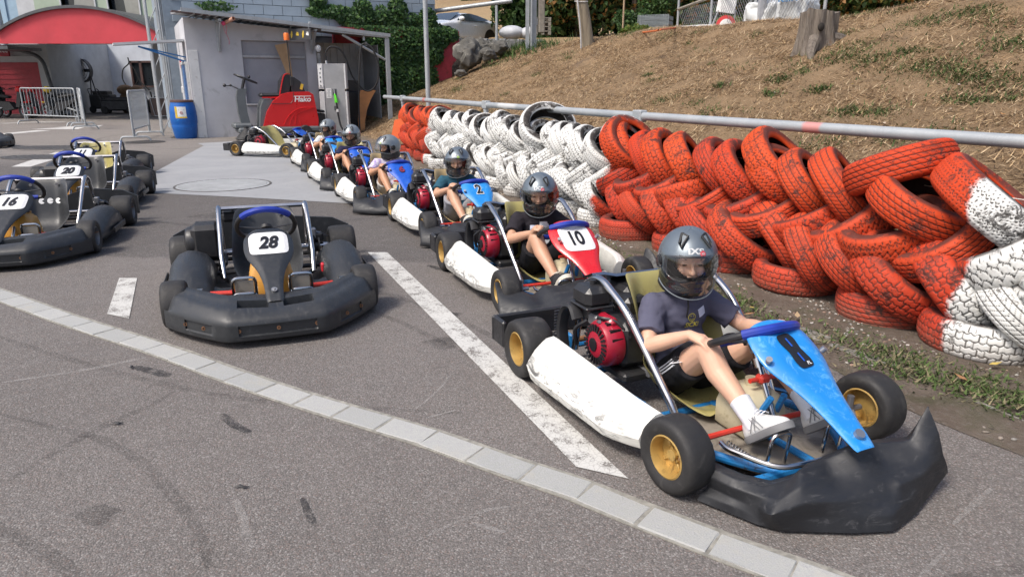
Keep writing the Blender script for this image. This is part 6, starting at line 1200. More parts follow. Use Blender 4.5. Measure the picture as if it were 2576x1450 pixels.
def fairing_mesh(P0, P1, prof, curve=.30, roll=.03):
    """front panel between top P0 and bottom P1 in the plane of symmetry; prof = [(t, half width)]"""
    P0, P1 = Vector(P0), Vector(P1); d = (P1-P0); L = d.length; d.normalize(); n_ = d.cross(V3(0, 1, 0)).normalized(); n_ = n_ if n_.z > 0 else -n_
    rows = []
    for t, w_ in prof:
        row = []
        for j in range(-7, 8):
            v = j/7; a = abs(v); q = P0+d*(t*L)+V3(0, v*w_, 0)-n_*(curve*w_*max(0, a-.55)**1.6*2.4)
            if t < .06: q += -n_*roll*(1-t/.06)+d*.012*(1-t/.06)-d*0
            q += d*(-.035*w_/.13*(1-a*a) if t < .12 else 0)
            row.append(q)
        rows.append(row)
    mb = MB(); mb.loft(rows, closed=False, caps=False); return shell(mb, 'front_fairing', .008, 2, 60), P0, d, n_
PROF_B = [(0, .098), (.05, .118), (.14, .132), (.26, .137), (.36, .128), (.46, .105), (.56, .084), (.70, .066), (.85, .053), (1, .042)]
PROF_W = [(0, .112), (.05, .135), (.15, .150), (.30, .152), (.42, .135), (.52, .105), (.62, .080), (.75, .062), (.88, .052), (1, .045)]
def put_number(t, fair, P0, d, n_, txt, at, size, colour, plate=None, xs=.72, shear=0., outline=None, bold=.025, rot=0.):
    bvh = BVHTree.FromPolygons([v.co[:] for v in fair.data.vertices], [tuple(p.vertices) for p in fair.data.polygons])
    X_ = (-d).cross(n_).normalized(); c0 = P0+d*at+n_*.03
    def lay(mb, off, name, m, par):
        M = basis(c0, X_, -d, n_) @ Matrix.Rotation(R(rot), 4, 'Z'); mb.v = [tuple(M @ Vector((x, y, 0))) for x, y, z in mb.v]; drape(mb, bvh, -n_, off); me = mb.mesh(name, smooth=0); return link(name, me, m, par)
    nb = t
    if plate:
        w_, h_ = plate; g = MB(); pts = []
        N_ = 40
        for i in range(N_):
            a = 2*math.pi*i/N_; ca, sa = math.cos(a), math.sin(a); e = .36; pts.append((math.copysign(abs(ca)**e, ca)*w_/2*(1-.06*(sa < 0)*abs(sa)), math.copysign(abs(sa)**e, sa)*h_/2))
        rings = [[V3(x*k_, y*k_, 0) for x, y in pts] for k_ in (1, .8, .6, .4, .2, .02)]; g.loft(rings, caps=False); nb = lay(g, .0025, 'number_plate', K_WHITEP, t)
    if outline is not None: lay(densify(text_mb(txt, size*1.04, bold+.030, shear, xs)), .0045, 'number_outline', outline, nb)
    lay(densify(text_mb(txt, size, bold, shear, xs)), .0065, 'number', colour, nb)
def pill8(t, fair, P0, d, n_):
    bvh = BVHTree.FromPolygons([v.co[:] for v in fair.data.vertices], [tuple(p.vertices) for p in fair.data.polygons]); X_ = (-d).cross(n_).normalized(); c0 = P0+d*.145+n_*.03; M = basis(c0, X_, -d, n_) @ Matrix.Rotation(R(5), 4, 'Z')
    def lay(mb, off, name, m, par): mb.v = [tuple(M @ Vector((x, y, 0))) for x, y, z in mb.v]; drape(mb, bvh, -n_, off); return link(name, mb.mesh(name, smooth=0), m, par)
    pts = []
    for i in range(48):
        a = 2*math.pi*i/48; ca, sa = math.cos(a), math.sin(a); y = math.copysign(abs(sa)**.30, sa)*.072; pts.append((math.copysign(abs(ca)**.45, ca)*(.034-.006*math.exp(-(y/.012)**2)), y))
    g = MB(); g.loft([[V3(x*k_, y*k_, 0) for x, y in pts] for k_ in (1, .75, .5, .25, .02)], caps=False); nb = lay(g, .004, 'number', K_PRINT, t)
    for y in (-.030, .034):
        g = MB(); g.loft([[V3(x, y+yy, 0) for x in (-.0035, .0035)] for yy in np.linspace(-.018, .018, 5)], closed=False, caps=False); lay(g, .006, 'number_slot', K_BLUE2, nb)
    g = densify(text_mb('FL', .018, .02, .2)); g.v = [(x+.012, y-.058, z) for x, y, z in g.v]; lay(g, .0065, 'lettering', K_WHITEP, nb)
def steering(t, c0, ax, r, key, grips=True):
    ax = Vector(ax).normalized(); u = V3(0, 1, 0); w_ = ax.cross(u).normalized(); w_ = w_ if w_.z > 0 or w_.x > 0 else -w_
    w_ = V3(-ax.z*-1, 0, ax.x*-1).normalized(); c0 = Vector(c0)
    if w_.z < 0: w_ = -w_
    def rp_(a): # flat-bottomed rim
        s_ = math.sin(a); rr_ = r*(1 if s_ > -.55 else .55/abs(s_)*1.0); return c0+u*math.cos(a)*r+w_*(s_*r if s_ > -.62 else -.62*r)
    W = part('steering_wheel', t, K_WHL, lambda mb: (mb.tube([rp_(a) for a in np.linspace(0, 2*math.pi, 41)[:-1]], .0145, 10, closed=True), [mb.tube([c0-ax*.02+e*.02, c0+e*r*.95-ax*0], .012, 6, flat=.4) for e in (u, -u, -w_*.62)], mb.cyl(c0-ax*.03, c0-ax*.01, .035, 16)), key=key+'rim')
    part('grip', W, K_GRIPB, lambda mb: mb.tube([rp_(a) for a in np.linspace(R(38), R(142), 18)], .0185, 10), key=key+'g1')
    part('grip', W, K_GRIPB, lambda mb: mb.tube([rp_(a) for a in np.linspace(R(232), R(308), 10)], .0165, 10), key=key+'g2')
    return W, rp_, w_
WB = 1.05
def rubber_nose(mb):
    """wide soft front spoiler: low centre shield creased from one point, folded flanks, upright tips"""
    rows = []; ys = np.linspace(-1, 1, 61)
    tri = lambda x: abs((x % 1)-.5)*4-1
    for v in ys:
        a = abs(v); y = v*.56; xo = 1.515-.27*a**2.1; tip = max(0, (a-.84)/.16); cr = tri(v*2.6+.3)*.012; fl = (.5 if v < 0 else 1.)
        c_ = math.exp(-(v/.30)**2); valley = .030*math.exp(-((a-.60)/.10)**2)
        row = [V3(xo-.05, y, .010), V3(xo+.008, y*1.012, .016), V3(xo+.004+cr*.6, y*1.0, .055), V3(xo-.022-cr*.4, y*.988, .092-valley*.3), V3(xo-.060+cr*.3, y*.97, .122+.012*c_+cr*.5-valley), V3(xo-.13, y*.945, .146+.022*c_-cr*.9-valley), V3(xo-.21, y*.91, .160+.030*c_+cr*.9-valley*.7), V3(xo-.30 if a < .78 else xo-.24, y*.89, .172+.035*c_+cr*.4)]
        if .50 < a < .80: q = 1-abs(a-.65)/.15; row[-1].z -= .05*q; row[-1].x += .05*q
        if tip > 0:
            row[-1] += V3(.015*tip, 0, (.13*tip**1.4 if v > 0 else .02*tip)); row[-2] += V3(.01*tip, 0, (.15*tip**1.6 if v > 0 else .02*tip)); row[-3] += V3(.02*tip, 0, (.11*tip**1.6 if v > 0 else .015*tip)); row[-4].z += (.06*tip if v > 0 else 0)
        rows.append(row)
    mb.loft(rows, closed=False, caps=False)
def crumpled(loc, ang):
    f_ = 1760.; c_, s__ = math.cos(R(16.46)), math.sin(R(16.46)); T = Matrix.LocRotScale(V3(loc[0], loc[1], 0), Matrix.Rotation(R(ang), 3, 'Z').to_quaternion(), None).inverted()
    def g(px, py, z): u, v = px-1288, py-725; k_ = (1.3-z)/(v*c_+f_*s__); return T @ V3(u*k_, (f_*c_-v*s__)*k_, z)
    top = [(1775, 1168, .12), (1850, 1203, .12), (1925, 1222, .115), (1985, 1207, .13), (2012, 1178, .17), (2070, 1152, .165), (2130, 1127, .20), (2200, 1112, .185), (2288, 1106, .19), (2335, 1015, .30)]
    up2 = [(1768, 1190, .095), (1842, 1225, .10), (1912, 1248, .10), (1958, 1255, .115), (2018, 1222, .15), (2095, 1200, .135), (2175, 1175, .165), (2225, 1165, .14), (2315, 1140, .165), (2362, 1085, .22)]
    mid = [(1778, 1222, .05), (1838, 1248, .06), (1905, 1278, .06), (1938, 1296, .085), (2028, 1264, .115), (2125, 1256, .11), (2245, 1238, .10), (2265, 1215, .125), (2322, 1195, .12), (2374, 1140, .15)]
    lo_ = [(1760, 1238, .035), (1832, 1268, .04), (1905, 1298, .035), (1950, 1315, .05), (2045, 1300, .06), (2140, 1300, .06), (2250, 1292, .06), (2295, 1255, .07), (2335, 1215, .08), (2383, 1165, .10)]
    bot = [(1750, 1256, .012), (1828, 1287, .012), (1905, 1319, .012), (1972, 1336, .010), (2060, 1339, .012), (2150, 1341, .012), (2250, 1336, .012), (2308, 1288, .015), (2346, 1236, .02), (2386, 1186, .05)]
    inn = [(1795, 1160, .09), (1865, 1190, .09), (1940, 1208, .085), (2000, 1190, .10), (2030, 1165, .13), (2085, 1140, .13), (2140, 1116, .16), (2205, 1102, .15), (2280, 1098, .15), (2318, 1060, .20)]
    mb = MB(); mb.loft([[g(*q) for q in r_] for r_ in (inn, top, up2, mid, lo_, bot)], closed=False, caps=False)
    me = modded(mb, 'front_bumper', [('SUBSURF', dict(levels=3, render_levels=3, subdivision_type='SIMPLE')), ('SMOOTH', dict(iterations=3, factor=.5))])
    for v in me.vertices: q = v.co; v.co = q+v.normal*(.003*mnoise.noise(q*7)+.0028*(abs(mnoise.noise(q*11))-.3)+.0009*mnoise.noise(q*45))
    return modded(me, 'front_bumper', [('SOLIDIFY', dict(thickness=.007, offset=-1))], 50)
def pod_fn(sg, L0=.15, L1=.89):
    def f(mb):
        secs = []
        for i in range(17):
            t = i/16; x = L0+(L1-L0)*t; nose_ = max(0, (t-.80)/.20); bk = max(0, (.08-t)/.08)
            top = .262-.050*t-.02*nose_**2-.03*bk; yo = .545+.035*(1-t)-.065*nose_**1.5-.02*bk; yi = yo-.155+.03*nose_; bot = .062+.012*bk; ridge = .035*math.sin(math.pi*min(1, t*1.25))
            secs.append([V3(x, sg*a, b) for a, b in [(yi, bot+.02), (yi+.004, top-.05), (yi+.02, top-.012), (yi+.035, top), (yi+.060, top-.004), (yi+.080, top-.018), ((yi+.082+yo)/2-.004, (top+bot)/2+.030), (yo-.014, bot+.072), (yo, bot+.046), (yo-.012, bot+.010), (yo-.03, bot)]])
        mb.loft(secs)
    return f
def cmesh(key, make):
    if key not in CACHE: CACHE[key] = make()
    return CACHE[key]
def blue_kart(idx, loc, ang, label, nose, num, spec, seatm=None, rot_nose=0, steer=0, number_kw=None, fair=None, group='blue framed rental karts queued along the tyre wall'):
    t = thing('rental_kart', label, 'kart', (loc[0], loc[1], 0), R(ang), group)
    part('chassis', t, K_FRAME, lambda mb: ([mb.tube(rounded([V3(-.10, s_*.26, .075), V3(.30, s_*.27, .065), V3(.62, s_*.25, .06), V3(.98, s_*.30, .075), V3(1.12, s_*.22, .075), V3(1.22, s_*.14, .075)], .08), .0165, 10) for s_ in (-1, 1)],
        [mb.tube([V3(x, -.29, z), V3(x, .29, z)], .0155, 8) for x, z in ((-.08, .075), (.22, .066), (.70, .062), (1.22, .075))], [mb.tube([V3(1.0, s_*.30, .08), V3(1.04, s_*.37, .12)], .016, 8) for s_ in (-1, 1)],
        [mb.tube([V3(.60, s_*.26, .075), V3(.95, s_*.43, .085), V3(.30, s_*.45, .085), V3(.25, s_*.26, .07)], .012, 8) for s_ in (-1, 1)], mb.tube([V3(.70, 0, .07), V3(1.22, 0, .08)], .013, 8), [mb.tube([V3(.95, s_*.05, .07), V3(1.03, s_*.03, .24)], .012, 6) for s_ in (-1, 1)]), key='bchassis')
    part('floor_tray', t, K_TRAY, lambda mb: mb.prism([(.66, -.25), (.66, .25), (1.0, .27), (1.2, .15), (1.2, -.15), (1.0, -.27)], .045, .052, 'xy'), key='btray', smooth=0)
    part('rear_axle', t, K_COPP, lambda mb: (mb.cyl((0, -.50, .135), (0, .50, .135), .0145, 12), mb.cyl((0, -.10, .135), (0, -.08, .135), .075, 20)), key='baxle')
    sides('axle_carrier', t, K_FRAME, lambda mb, s_: (mb.box((0, s_*.28, .125), (.10, .018, .12), .01), mb.cyl((0, s_*.28-.02, .135), (0, s_*.28+.02, .135), .034, 12)), key='bcarr')
    wheel(t, 0, -.475, .272, .15, K_GOLD); wheel(t, 0, .475, .272, .15, K_GOLD); wheel(t, WB, -.44, .258, .115, K_GOLD, steer); wheel(t, WB, .44, .258, .115, K_GOLD, steer)
    sides('tie_rod', t, K_REDROD, lambda mb, s_: mb.tube([V3(WB-.045, s_*.03, .135), V3(WB-.035, s_*.34, .135)], .0105, 8), key='btie')
    sides('stub_axle', t, K_STEEL, lambda mb, s_: (mb.cyl((WB, s_*.30, .13), (WB, s_*.40, .13), .012, 8), mb.cyl((WB, s_*.345, .07), (WB, s_*.345, .185), .013, 8), mb.tube([V3(WB-.045, s_*.33, .135), V3(WB, s_*.345, .12)], .011, 6)), key='bstub')
    s_o = link('seat', cmesh('bseat', lambda: seat_mesh(1.0, 1.10, 1.10, -.01)), seatm or K_SEATY, t)
    part('seat_bolt', s_o, K_STEEL, lambda mb: [(mb.cyl((.40, y*.185, .20), (.40, y*.215, .20), .012, 10), mb.cyl((.33, y*.175, .33), (.33, y*.20, .33), .01, 10)) for y in (-1, 1)], key='bbolt')
    for s_ in (-1, 1): part('side_pod', t, K_WHITE, pod_fn(s_), key=f'bpod{s_}', smooth=24)
    # chrome seat hoop with cross plate
    sides('seat_hoop', t, K_CHR, lambda mb, s_: mb.tube(rounded([V3(.78, s_*.235, .085), V3(.745, s_*.24, .14), V3(.46, s_*.265, .42), V3(.25, s_*.27, .515), V3(.12, s_*.27, .44), V3(.06, s_*.27, .12)], .075, 6), .0165, 12), key='bhoop', smooth=60)
    part('hoop_plate', t, K_CHR, lambda mb: mb.loft([[V3(.20, y, .50-.015*(abs(y) < .2)), V3(.12, y, .47-.02*(abs(y) < .2)), V3(.11, y, .475-.02*(abs(y) < .2)), V3(.19, y, .51-.015*(abs(y) < .2))] for y in (-.27, -.21, -.15, .15, .21, .27)]), key='bplate', smooth=40)
    # engine on the right of the seat
    e = part('engine', t, K_BLKM, lambda mb: (mb.box((.36, -.20, .26), (.20, .16, .20), .03), mb.box((.36, -.18, .135), (.26, .20, .04), .01), mb.box((.30, -.14, .36), (.12, .12, .14), .02), [mb.box((.24, -.20, .20+i*.02), (.10, .15, .006)) for i in range(7)]), key='beng')
    part('recoil_starter', e, K_ENGR, lambda mb: (mb.lathe([(0, -.355), (.035, -.36), (.055, -.352), (.088, -.344), (.098, -.328), (.101, -.27), (.098, -.265), (0, -.265)], 32, (.37, 0, .26), 'y'), mb.box((.36, -.29, .355), (.12, .05, .04), .015)), key='brec', smooth=40)
    part('vent_slot', e, K_PRINT, lambda mb: ([mb.box((.37+.070*math.cos(a), -.3530, .26+.070*math.sin(a)), (.030, .006, .0085), rot=Matrix.Rotation(-a, 3, 'Y')) for a in np.linspace(0, 2*math.pi, 25)[:-1]], mb.cyl((.37, -.358, .26), (.37, -.364, .26), .028, 20), [mb.box((.37+.09*math.cos(a), -.30, .26+.101*math.sin(a)), (.018, .05, .012)) for a in np.linspace(.4, 2.7, 7)]), key='bvent', smooth=0)
    part('air_filter', e, K_BLKM, lambda mb: (mb.box((.25, -.30, .435), (.14, .13, .09), .022), mb.box((.25, -.30, .395), (.15, .14, .012), .005), mb.cyl((.25, -.30, .48), (.25, -.30, .50), .012, 10), mb.box((.25, -.30, .36), (.06, .07, .06), .01)), key='bair', smooth=30)
    part('exhaust_box', e, K_BLKM, lambda mb: (mb.box((.18, -.04, .40), (.19, .22, .10), .02), [mb.cyl((.13+.03*(i % 4), -.08+.04*(i//4), .45), (.13+.03*(i % 4), -.08+.04*(i//4), .452), .006, 8) for i in range(12)]), key='bexh', smooth=30)
    part('fuel_hose', e, K_BLKM, lambda mb: (mb.tube(spline([(.30, -.28, .34), (.36, -.33, .37), (.42, -.28, .36), (.46, -.24, .30)], 5), .007, 6), mb.tube(spline([(.27, -.33, .33), (.22, -.36, .28), (.20, -.34, .2)], 5), .010, 6)), key='bhose')
    part('carburettor', e, K_ENGG, lambda mb: (mb.box((.30, -.30, .34), (.07, .06, .05), .008), mb.cyl((.32, -.32, .33), (.38, -.34, .36), .008, 6)), key='bcarb'); part('mount_rail', e, K_ENGG, lambda mb: mb.box((.36, -.16, .145), (.30, .03, .03), .005), key='bmr')
    part('chain_guard', t, K_BELT, lambda mb: (mb.tube(spline([(.13, -.36, .12), (.10, -.36, .24), (.13, -.36, .345), (.20, -.36, .375), (.24, -.36, .33)], 5), .030, 8, flat=.5), [mb.box((.085, -.36, .14+i*.014), (.012, .062, .005)) for i in range(14)]), key='bguard')
    part('rear_bumper', t, K_BLKM, lambda mb: (mb.box((-.235, -.28, .165), (.024, .56, .125), .008), mb.box((-.235, .28, .165), (.024, .555, .125), .008), mb.box((-.175, -.545, .165), (.12, .024, .13), .008), mb.box((-.175, .545, .165), (.12, .024, .13), .008), mb.box((-.15, -.28, .10), (.15, .05, .03)), mb.box((-.15, .28, .10), (.15, .05, .03))), key='brbump', smooth=30)
    part('fuel_tank', t, K_TANK, lambda mb: (mb.loft([[V3(.905+dx*sx, dy*sy, z) for dx, dy in ((-1, -.8), (-.8, -1), (.8, -1), (1, -.8), (1, .8), (.8, 1), (-.8, 1), (-1, .8))] for z, sx, sy in ((.06, .085, .075), (.075, .10, .09), (.15, .10, .092), (.20, .088, .08), (.235, .05, .045))]), mb.cyl((.90, 0, .235), (.90, 0, .26), .025, 14)), key='btank', smooth=45)
    col0, col1 = V3(1.05, 0, .10), V3(.885, 0, .395)
    part('steering_column', t, K_CHR, lambda mb: (mb.cyl(col0, col1, .0115, 12), mb.cyl(col0+(col1-col0)*.72, col0+(col1-col0)*.82, .022, 12)), key='bcol')
    part('column_clamp', t, K_REDROD, lambda mb: (mb.box(col0+(col1-col0)*.60, (.04, .05, .035), .01), mb.cyl(col0+(col1-col0)*.6+V3(0, -.06, 0), col0+(col1-col0)*.6+V3(0, .06, 0), .009, 8)), key='bclamp')
    W_, rp_, w_ = steering(t, (.875, 0, .415), (col1-col0), .152, 'b')
    part('wheel_hub', W_, K_STEEL, lambda mb: (mb.box((.885, 0, .395), (.07, .07, .012), .004), mb.cyl((.905, 0, .36), (.885, 0, .395), .018, 12)), key='bhub')
    sides('pedal', t, K_CHR, lambda mb, s_: mb.tube(rounded([V3(1.17, s_*.165, .075), V3(1.185, s_*.165, .20), V3(1.185, s_*.085, .20), V3(1.17, s_*.085, .075)], .03), .0065, 8), key='bped')
    part('front_hoop', t, K_CHR, lambda mb: mb.tube(rounded([V3(1.06, -.265, .135), V3(1.10, -.27, .13), V3(1.26, -.20, .125), V3(1.28, 0, .13), V3(1.26, .20, .125), V3(1.10, .27, .13), V3(1.06, .265, .135)], .06, 6), .0095, 10), key='bfh')
    part('brake_spring', t, K_STEEL, lambda mb: mb.tube([V3(1.02+tt*.0022, -.20+.008*math.cos(tt), .10+.008*math.sin(tt)) for tt in np.linspace(0, 60, 160)], .0022, 4), key='bspr')
    if spec.get('nose', True):
        o = link('front_bumper', crumpled(loc, ang), K_BLK2, t) if idx == 0 else link('front_bumper', cmesh('brubber', lambda: (lambda m_: (rubber_nose(m_), shell(m_, 'front_bumper', .009, 1, 45))[1])(MB())), K_BLK2, t)
        pass
    prof, P0, P1 = fair or (PROF_B, (.955, 0, .505), (1.405, 0, .225))
    key = 'bf'+str(P0)+str(len(prof))+str(prof[3]); res = cmesh(key, lambda: fairing_mesh(P0, P1, prof)); me, P0, d, n_ = res
    fo_ = link('front_fairing', me, nose, t)
    part('fairing_bolt', fo_, K_STEEL, lambda mb: [mb.cyl(P0+d*.48+n_*.0, P0+d*.48+n_*.014, .016, 14)]+[mb.cyl(P0+d*.16+V3(0, s_*.118, 0)+n_*-.01, P0+d*.16+V3(0, s_*.125, 0)+n_*.006, .011, 12) for s_ in (-1, 1)], key='bfb')
    if num: pill8(t, fo_, P0, d, n_) if num == '8' else put_number(t, fo_, P0, d, n_, num, **(number_kw or {}))
    return t
# the queue along the wall, nearest first
nk = dict(at=.15, size=.15, colour=K_PRINT, xs=.62, bold=.03)
kart8 = blue_kart(0, (.512, 3.19), -65.8, 'nearest kart with light blue nose numbered 8 and crumpled black front spoiler', K_BLUE, '8', {}, steer=6, number_kw=dict(at=.145, size=.17, colour=K_PRINT, xs=.62, bold=.055, rot=4))
kart10 = blue_kart(1, (.00, 5.05), -69, 'kart with bright red nose and white number 10 plate', K_RED, '10', {}, number_kw=dict(at=.165, size=.155, colour=K_PRINT, xs=.66, bold=.03, plate=(.20, .205)), fair=(PROF_W, (.93, 0, .50), (1.40, 0, .20)))
kart2 = blue_kart(2, (-.68, 6.92), -68.5, 'kart with light blue nose and white edged number 2', K_BLUE, '2', {}, seatm=K_SEATB, number_kw=dict(at=.15, size=.155, colour=K_PRINT, xs=.75, bold=.03, outline=K_WHITEP))
kart6 = blue_kart(3, (-1.57, 8.42), -68, 'kart with deep blue nose and faded dark red number 6', K_BLUE2, '6', {}, seatm=K_SEATB, number_kw=dict(at=.17, size=.12, colour=K_PRINTR, xs=.9, bold=.04, outline=K_PRINT))
kart9 = blue_kart(4, (-2.34, 10.02), -67.5, 'kart with blue nose and white edged number 9 behind kart six', K_BLUE2, '9', {}, seatm=K_SEATY, number_kw=dict(at=.13, size=.14, colour=K_PRINT, xs=.8, bold=.03, outline=K_WHITEP))
kart5 = blue_kart(5, (-3.13, 11.85), -66.5, 'farthest occupied kart with light blue nose and black number 5', K_BLUE, '5', {}, seatm=K_SEATB, number_kw=dict(at=.13, size=.15, colour=K_PRINT, xs=.9, bold=.03))
kartE = blue_kart(6, (-4.83, 13.35), -19, 'empty kart with yellow seat standing across the end of the queue', K_BLUE2, None, {}, seatm=K_SEATY)

# ---------------- black karts ----------------
WB2 = 1.16
def bump_x(a): return 1.665-.055*a*a-.62*max(0, a-.42)**1.25
def black_bumper(mb):
    """low moulded bumper: upright face with bolted recesses, lid rising to the back, two pockets beside the nose foot"""
    st = [0, .065, .075, .33, .345, .56, .575, .80, .815, 1.0]; ys = sorted(set([round(s_*v, 4) for v in list(np.linspace(0, 1, 27))+st for s_ in (-1, 1)])); rows = []
    for v in ys:
        a = abs(v); y = v*.560; xo = bump_x(a); dep = .30*(1-.25*a**3); e = max(0, (a-.90)/.10); sq = 1-.30*e*e; end = .03*e*e
        slot = 1. if .075 <= a <= .33 else 0.; pn = .012 if (a <= .33 or .575 <= a <= .80) else 0.; ss = slot*math.sin(math.pi*min(1, max(0, (a-.06)/.29)))**.4
        top = (.150+.10*a*(1-e))*1.0
        P_ = [(.035, .030), (.004, .046), (0, .068), (pn, .074), (pn, .122), (0, .126), (.004, .144), (.022, .160*sq), (.06, (.172+.03*a)*sq), (.095, (.182+.035*a)*sq), (.100, (.182+.035*a)*sq-.075*ss), (.175, (.194+.035*a)*sq-.085*ss), (.180, (.197+.035*a)*sq), (.215, (.203+.03*a)*sq), (dep-.015, (.200+.03*a)*sq), (dep, .175*sq), (dep, .08), (dep-.03, .05)]
        rows.append([V3(xo-p_-end*.3, y*(1-(p_/dep)*.08*a)+math.copysign(0, v), z) for p_, z in P_])
    mb.loft(rows)
def black_pod(sg):
    def f(mb):
        secs = []
        for i in range(21):
            t = i/20; x = .20+(.80)*t; b = math.sin(math.pi*min(1, max(0, t*.96+.02)))**.55; top = .12+.150*b+.02*math.cos(t*3); yo = .545+.040*b; yi = yo-.22-.04*b; low = .05
            if t > .86: top = .12+.150*b*(.8)
            secs.append([V3(x, sg*a, z) for a, z in [(yi+.02, low), (yi, .09), (yi+.01, top*.62), (yi+.05, top*.88), (yi+.11, top*.98), ((yi+yo)/2+.03, top), (yo-.05, top*.93), (yo-.01, top*.75), (yo+.005, top*.5), (yo, .075), (yo-.02, low)]])
        mb.loft(secs)
        mb.loft([[V3(x, sg*a, z) for a, z in [(.22, .058), (.22, .068), (.36, .12), (.42, .12), (.42, .058)]] for x in (.78, .84, .98, 1.02)])
    return f
def black_kart(loc, ang, label, num, seatm=None, rim=None, steer=0, shear=.25, group='black rental karts parked in the yard', outline=None):
    t = thing('rental_kart', label, 'kart', (loc[0], loc[1], 0), R(ang), group)
    part('chassis', t, K_BLKM, lambda mb: ([mb.tube(rounded([V3(-.12, s_*.30, .08), V3(.35, s_*.31, .07), V3(.66, s_*.20, .065), V3(1.0, s_*.30, .08), V3(1.2, s_*.32, .09), V3(1.36, s_*.2, .08)], .08), .016, 8) for s_ in (-1, 1)], [mb.tube([V3(x, -.31, .07), V3(x, .31, .07)], .016, 8) for x in (-.1, .3, .75, 1.36)], [mb.tube([V3(.35, s_*.31, .08), V3(.38, s_*.52, .10), V3(.85, s_*.52, .10), V3(.9, s_*.3, .08)], .014, 8) for s_ in (-1, 1)]), key='kchassis')
    part('floor_tray', t, K_TRAY, lambda mb: mb.prism([(.72, -.26), (.72, .26), (1.2, .28), (1.38, .18), (1.38, -.18), (1.2, -.28)], .048, .055, 'xy'), key='ktray', smooth=0)
    part('rear_axle', t, K_CHR, lambda mb: mb.cyl((0, -.58, .14), (0, .58, .14), .024, 14), key='kaxle')
    sides('axle_carrier', t, K_BLKM, lambda mb, s_: (mb.box((0, s_*.32, .15), (.12, .035, .17), .012), mb.cyl((0, s_*.29, .14), (0, s_*.36, .14), .045, 12), mb.cyl((0, s_*.36, .14), (0, s_*.37, .14), .085, 20), mb.box((0, s_*.37, .21), (.09, .06, .06), .01)), key='kcarr')
    sides('brake_caliper', t, K_STEEL, lambda mb, s_: (mb.box((.02, s_*.33, .24), (.055, .045, .08), .01), mb.tube([V3(.03, s_*.33, .26), V3(-.02, s_*.445, .2)], .007, 5)), key='kcal')
    rm = rim or K_ENGG
    for s_ in (-1, 1): wheel(t, 0, s_*.53, .280, .185, rm); wheel(t, WB2, s_*.512, .262, .130, rm, steer)
    sides('tie_rod', t, K_REDROD, lambda mb, s_: mb.tube([V3(WB2+.07, s_*.12, .180), V3(WB2+.02, s_*.33, .175)], .014, 8), key='ktie')
    sides('stub_axle', t, K_CHR, lambda mb, s_: (mb.cyl((WB2, s_*.33, .13), (WB2, s_*.46, .13), .014, 8), mb.cyl((WB2, s_*.385, .07), (WB2, s_*.385, .19), .014, 8), mb.tube([V3(WB2+.02, s_*.33, .12), V3(WB2, s_*.38, .12)], .018, 8), mb.box((WB2, s_*.385, .195), (.05, .035, .01), .003)), key='kstub')
    so_ = link('seat', cmesh('kseat', lambda: seat_mesh(.98, 1.16, 1.03, -.04)), seatm or K_BLK, t)
    part('seat_bolt', so_, K_STEEL, lambda mb: [mb.cyl((.26, y*.10, z), (.275, y*.10, z), .012, 10) for y in (-1, 1) for z in (.44, .22)], key='kbolt')
    for s_ in (-1, 1):
        po = part('side_pod', t, K_BLK, black_pod(s_), key=f'kpod{s_}', smooth=60)
        part('pod_strip', po, K_BLKM, lambda mb: mb.box((.60, s_*.615, .105), (.40, .012, .05), .006), key=f'kpb{s_}')
    sides('seat_hoop', t, K_CHR, lambda mb, s_: mb.tube(rounded([V3(.55, s_*.275, .09), V3(.46, s_*.285, .20), V3(.22, s_*.285, .41), V3(.10, s_*.285, .485), V3(.0, s_*.285, .45), V3(-.08, s_*.29, .15)], .07, 6), .017, 12), key='khoop', smooth=60)
    part('hoop_plate', t, K_CHR, lambda mb: mb.loft([[V3(.10, y, .465), V3(.03, y, .44), V3(.02, y, .45), V3(.09, y, .48)] for y in (-.285, -.22, -.16, .16, .22, .285)]), key='kplate', smooth=40)
    e = part('engine', t, K_BLKM, lambda mb: (mb.box((.12, -.38, .26), (.22, .18, .24), .03), mb.box((.12, -.37, .12), (.28, .22, .04), .01), mb.box((.0, -.20, .40), (.15, .15, .07), .02), mb.cyl((.0, -.20, .43), (.0, -.20, .45), .010, 8)), key='keng')
    part('recoil_starter', e, K_BLKM, lambda mb: mb.lathe([(0, -.515), (.035, -.52), (.09, -.505), (.10, -.49), (.10, -.45), (0, -.45)], 28, (.12, 0, .26), 'y'), key='krec', smooth=40)
    sides('rear_bumper', t, K_BLK, lambda mb, s_: mb.loft([[V3(-.22-.02*(i % 2 == 0), s_*y, .07), V3(-.25, s_*y, .07), V3(-.26, s_*y, zt), V3(-.23, s_*y, zt)] for i, (y, zt) in enumerate(((.02, .27), (.2, .33), (.5, .30), (.62, .24)))]), key='krb', smooth=30)
    part('fuel_tank', t, K_TANKO, lambda mb: (mb.loft([[V3(1.00+dx*sx, dy*sy, z) for dx, dy in ((-1, -.8), (-.8, -1), (.8, -1), (1, -.8), (1, .8), (.8, 1), (-.8, 1), (-1, .8))] for z, sx, sy in ((.06, .10, .125), (.08, .115, .135), (.17, .115, .13), (.27, .10, .11), (.315, .07, .07))]), mb.box((.95, .06, .315), (.03, .05, .02), .008)), key='ktank', smooth=45)
    part('tank_cap', t, K_BLKM, lambda mb: mb.cyl((.97, .05, .315), (.97, .05, .36), .032, 16), key='kcap')
    col0, col1 = V3(1.22, 0, .10), V3(.87, 0, .455)
    part('steering_column', t, K_CHR, lambda mb: (mb.cyl(col0, col1, .0125, 10), mb.tube([V3(1.02, -.1, .08), V3(.99, -.02, .30)], .013, 8), mb.tube([V3(1.02, .1, .08), V3(.99, .02, .30)], .013, 8)), key='kcol')
    W_, rp_, w_ = steering(t, (.85, 0, .475), (col1-col0), .165, 'k')
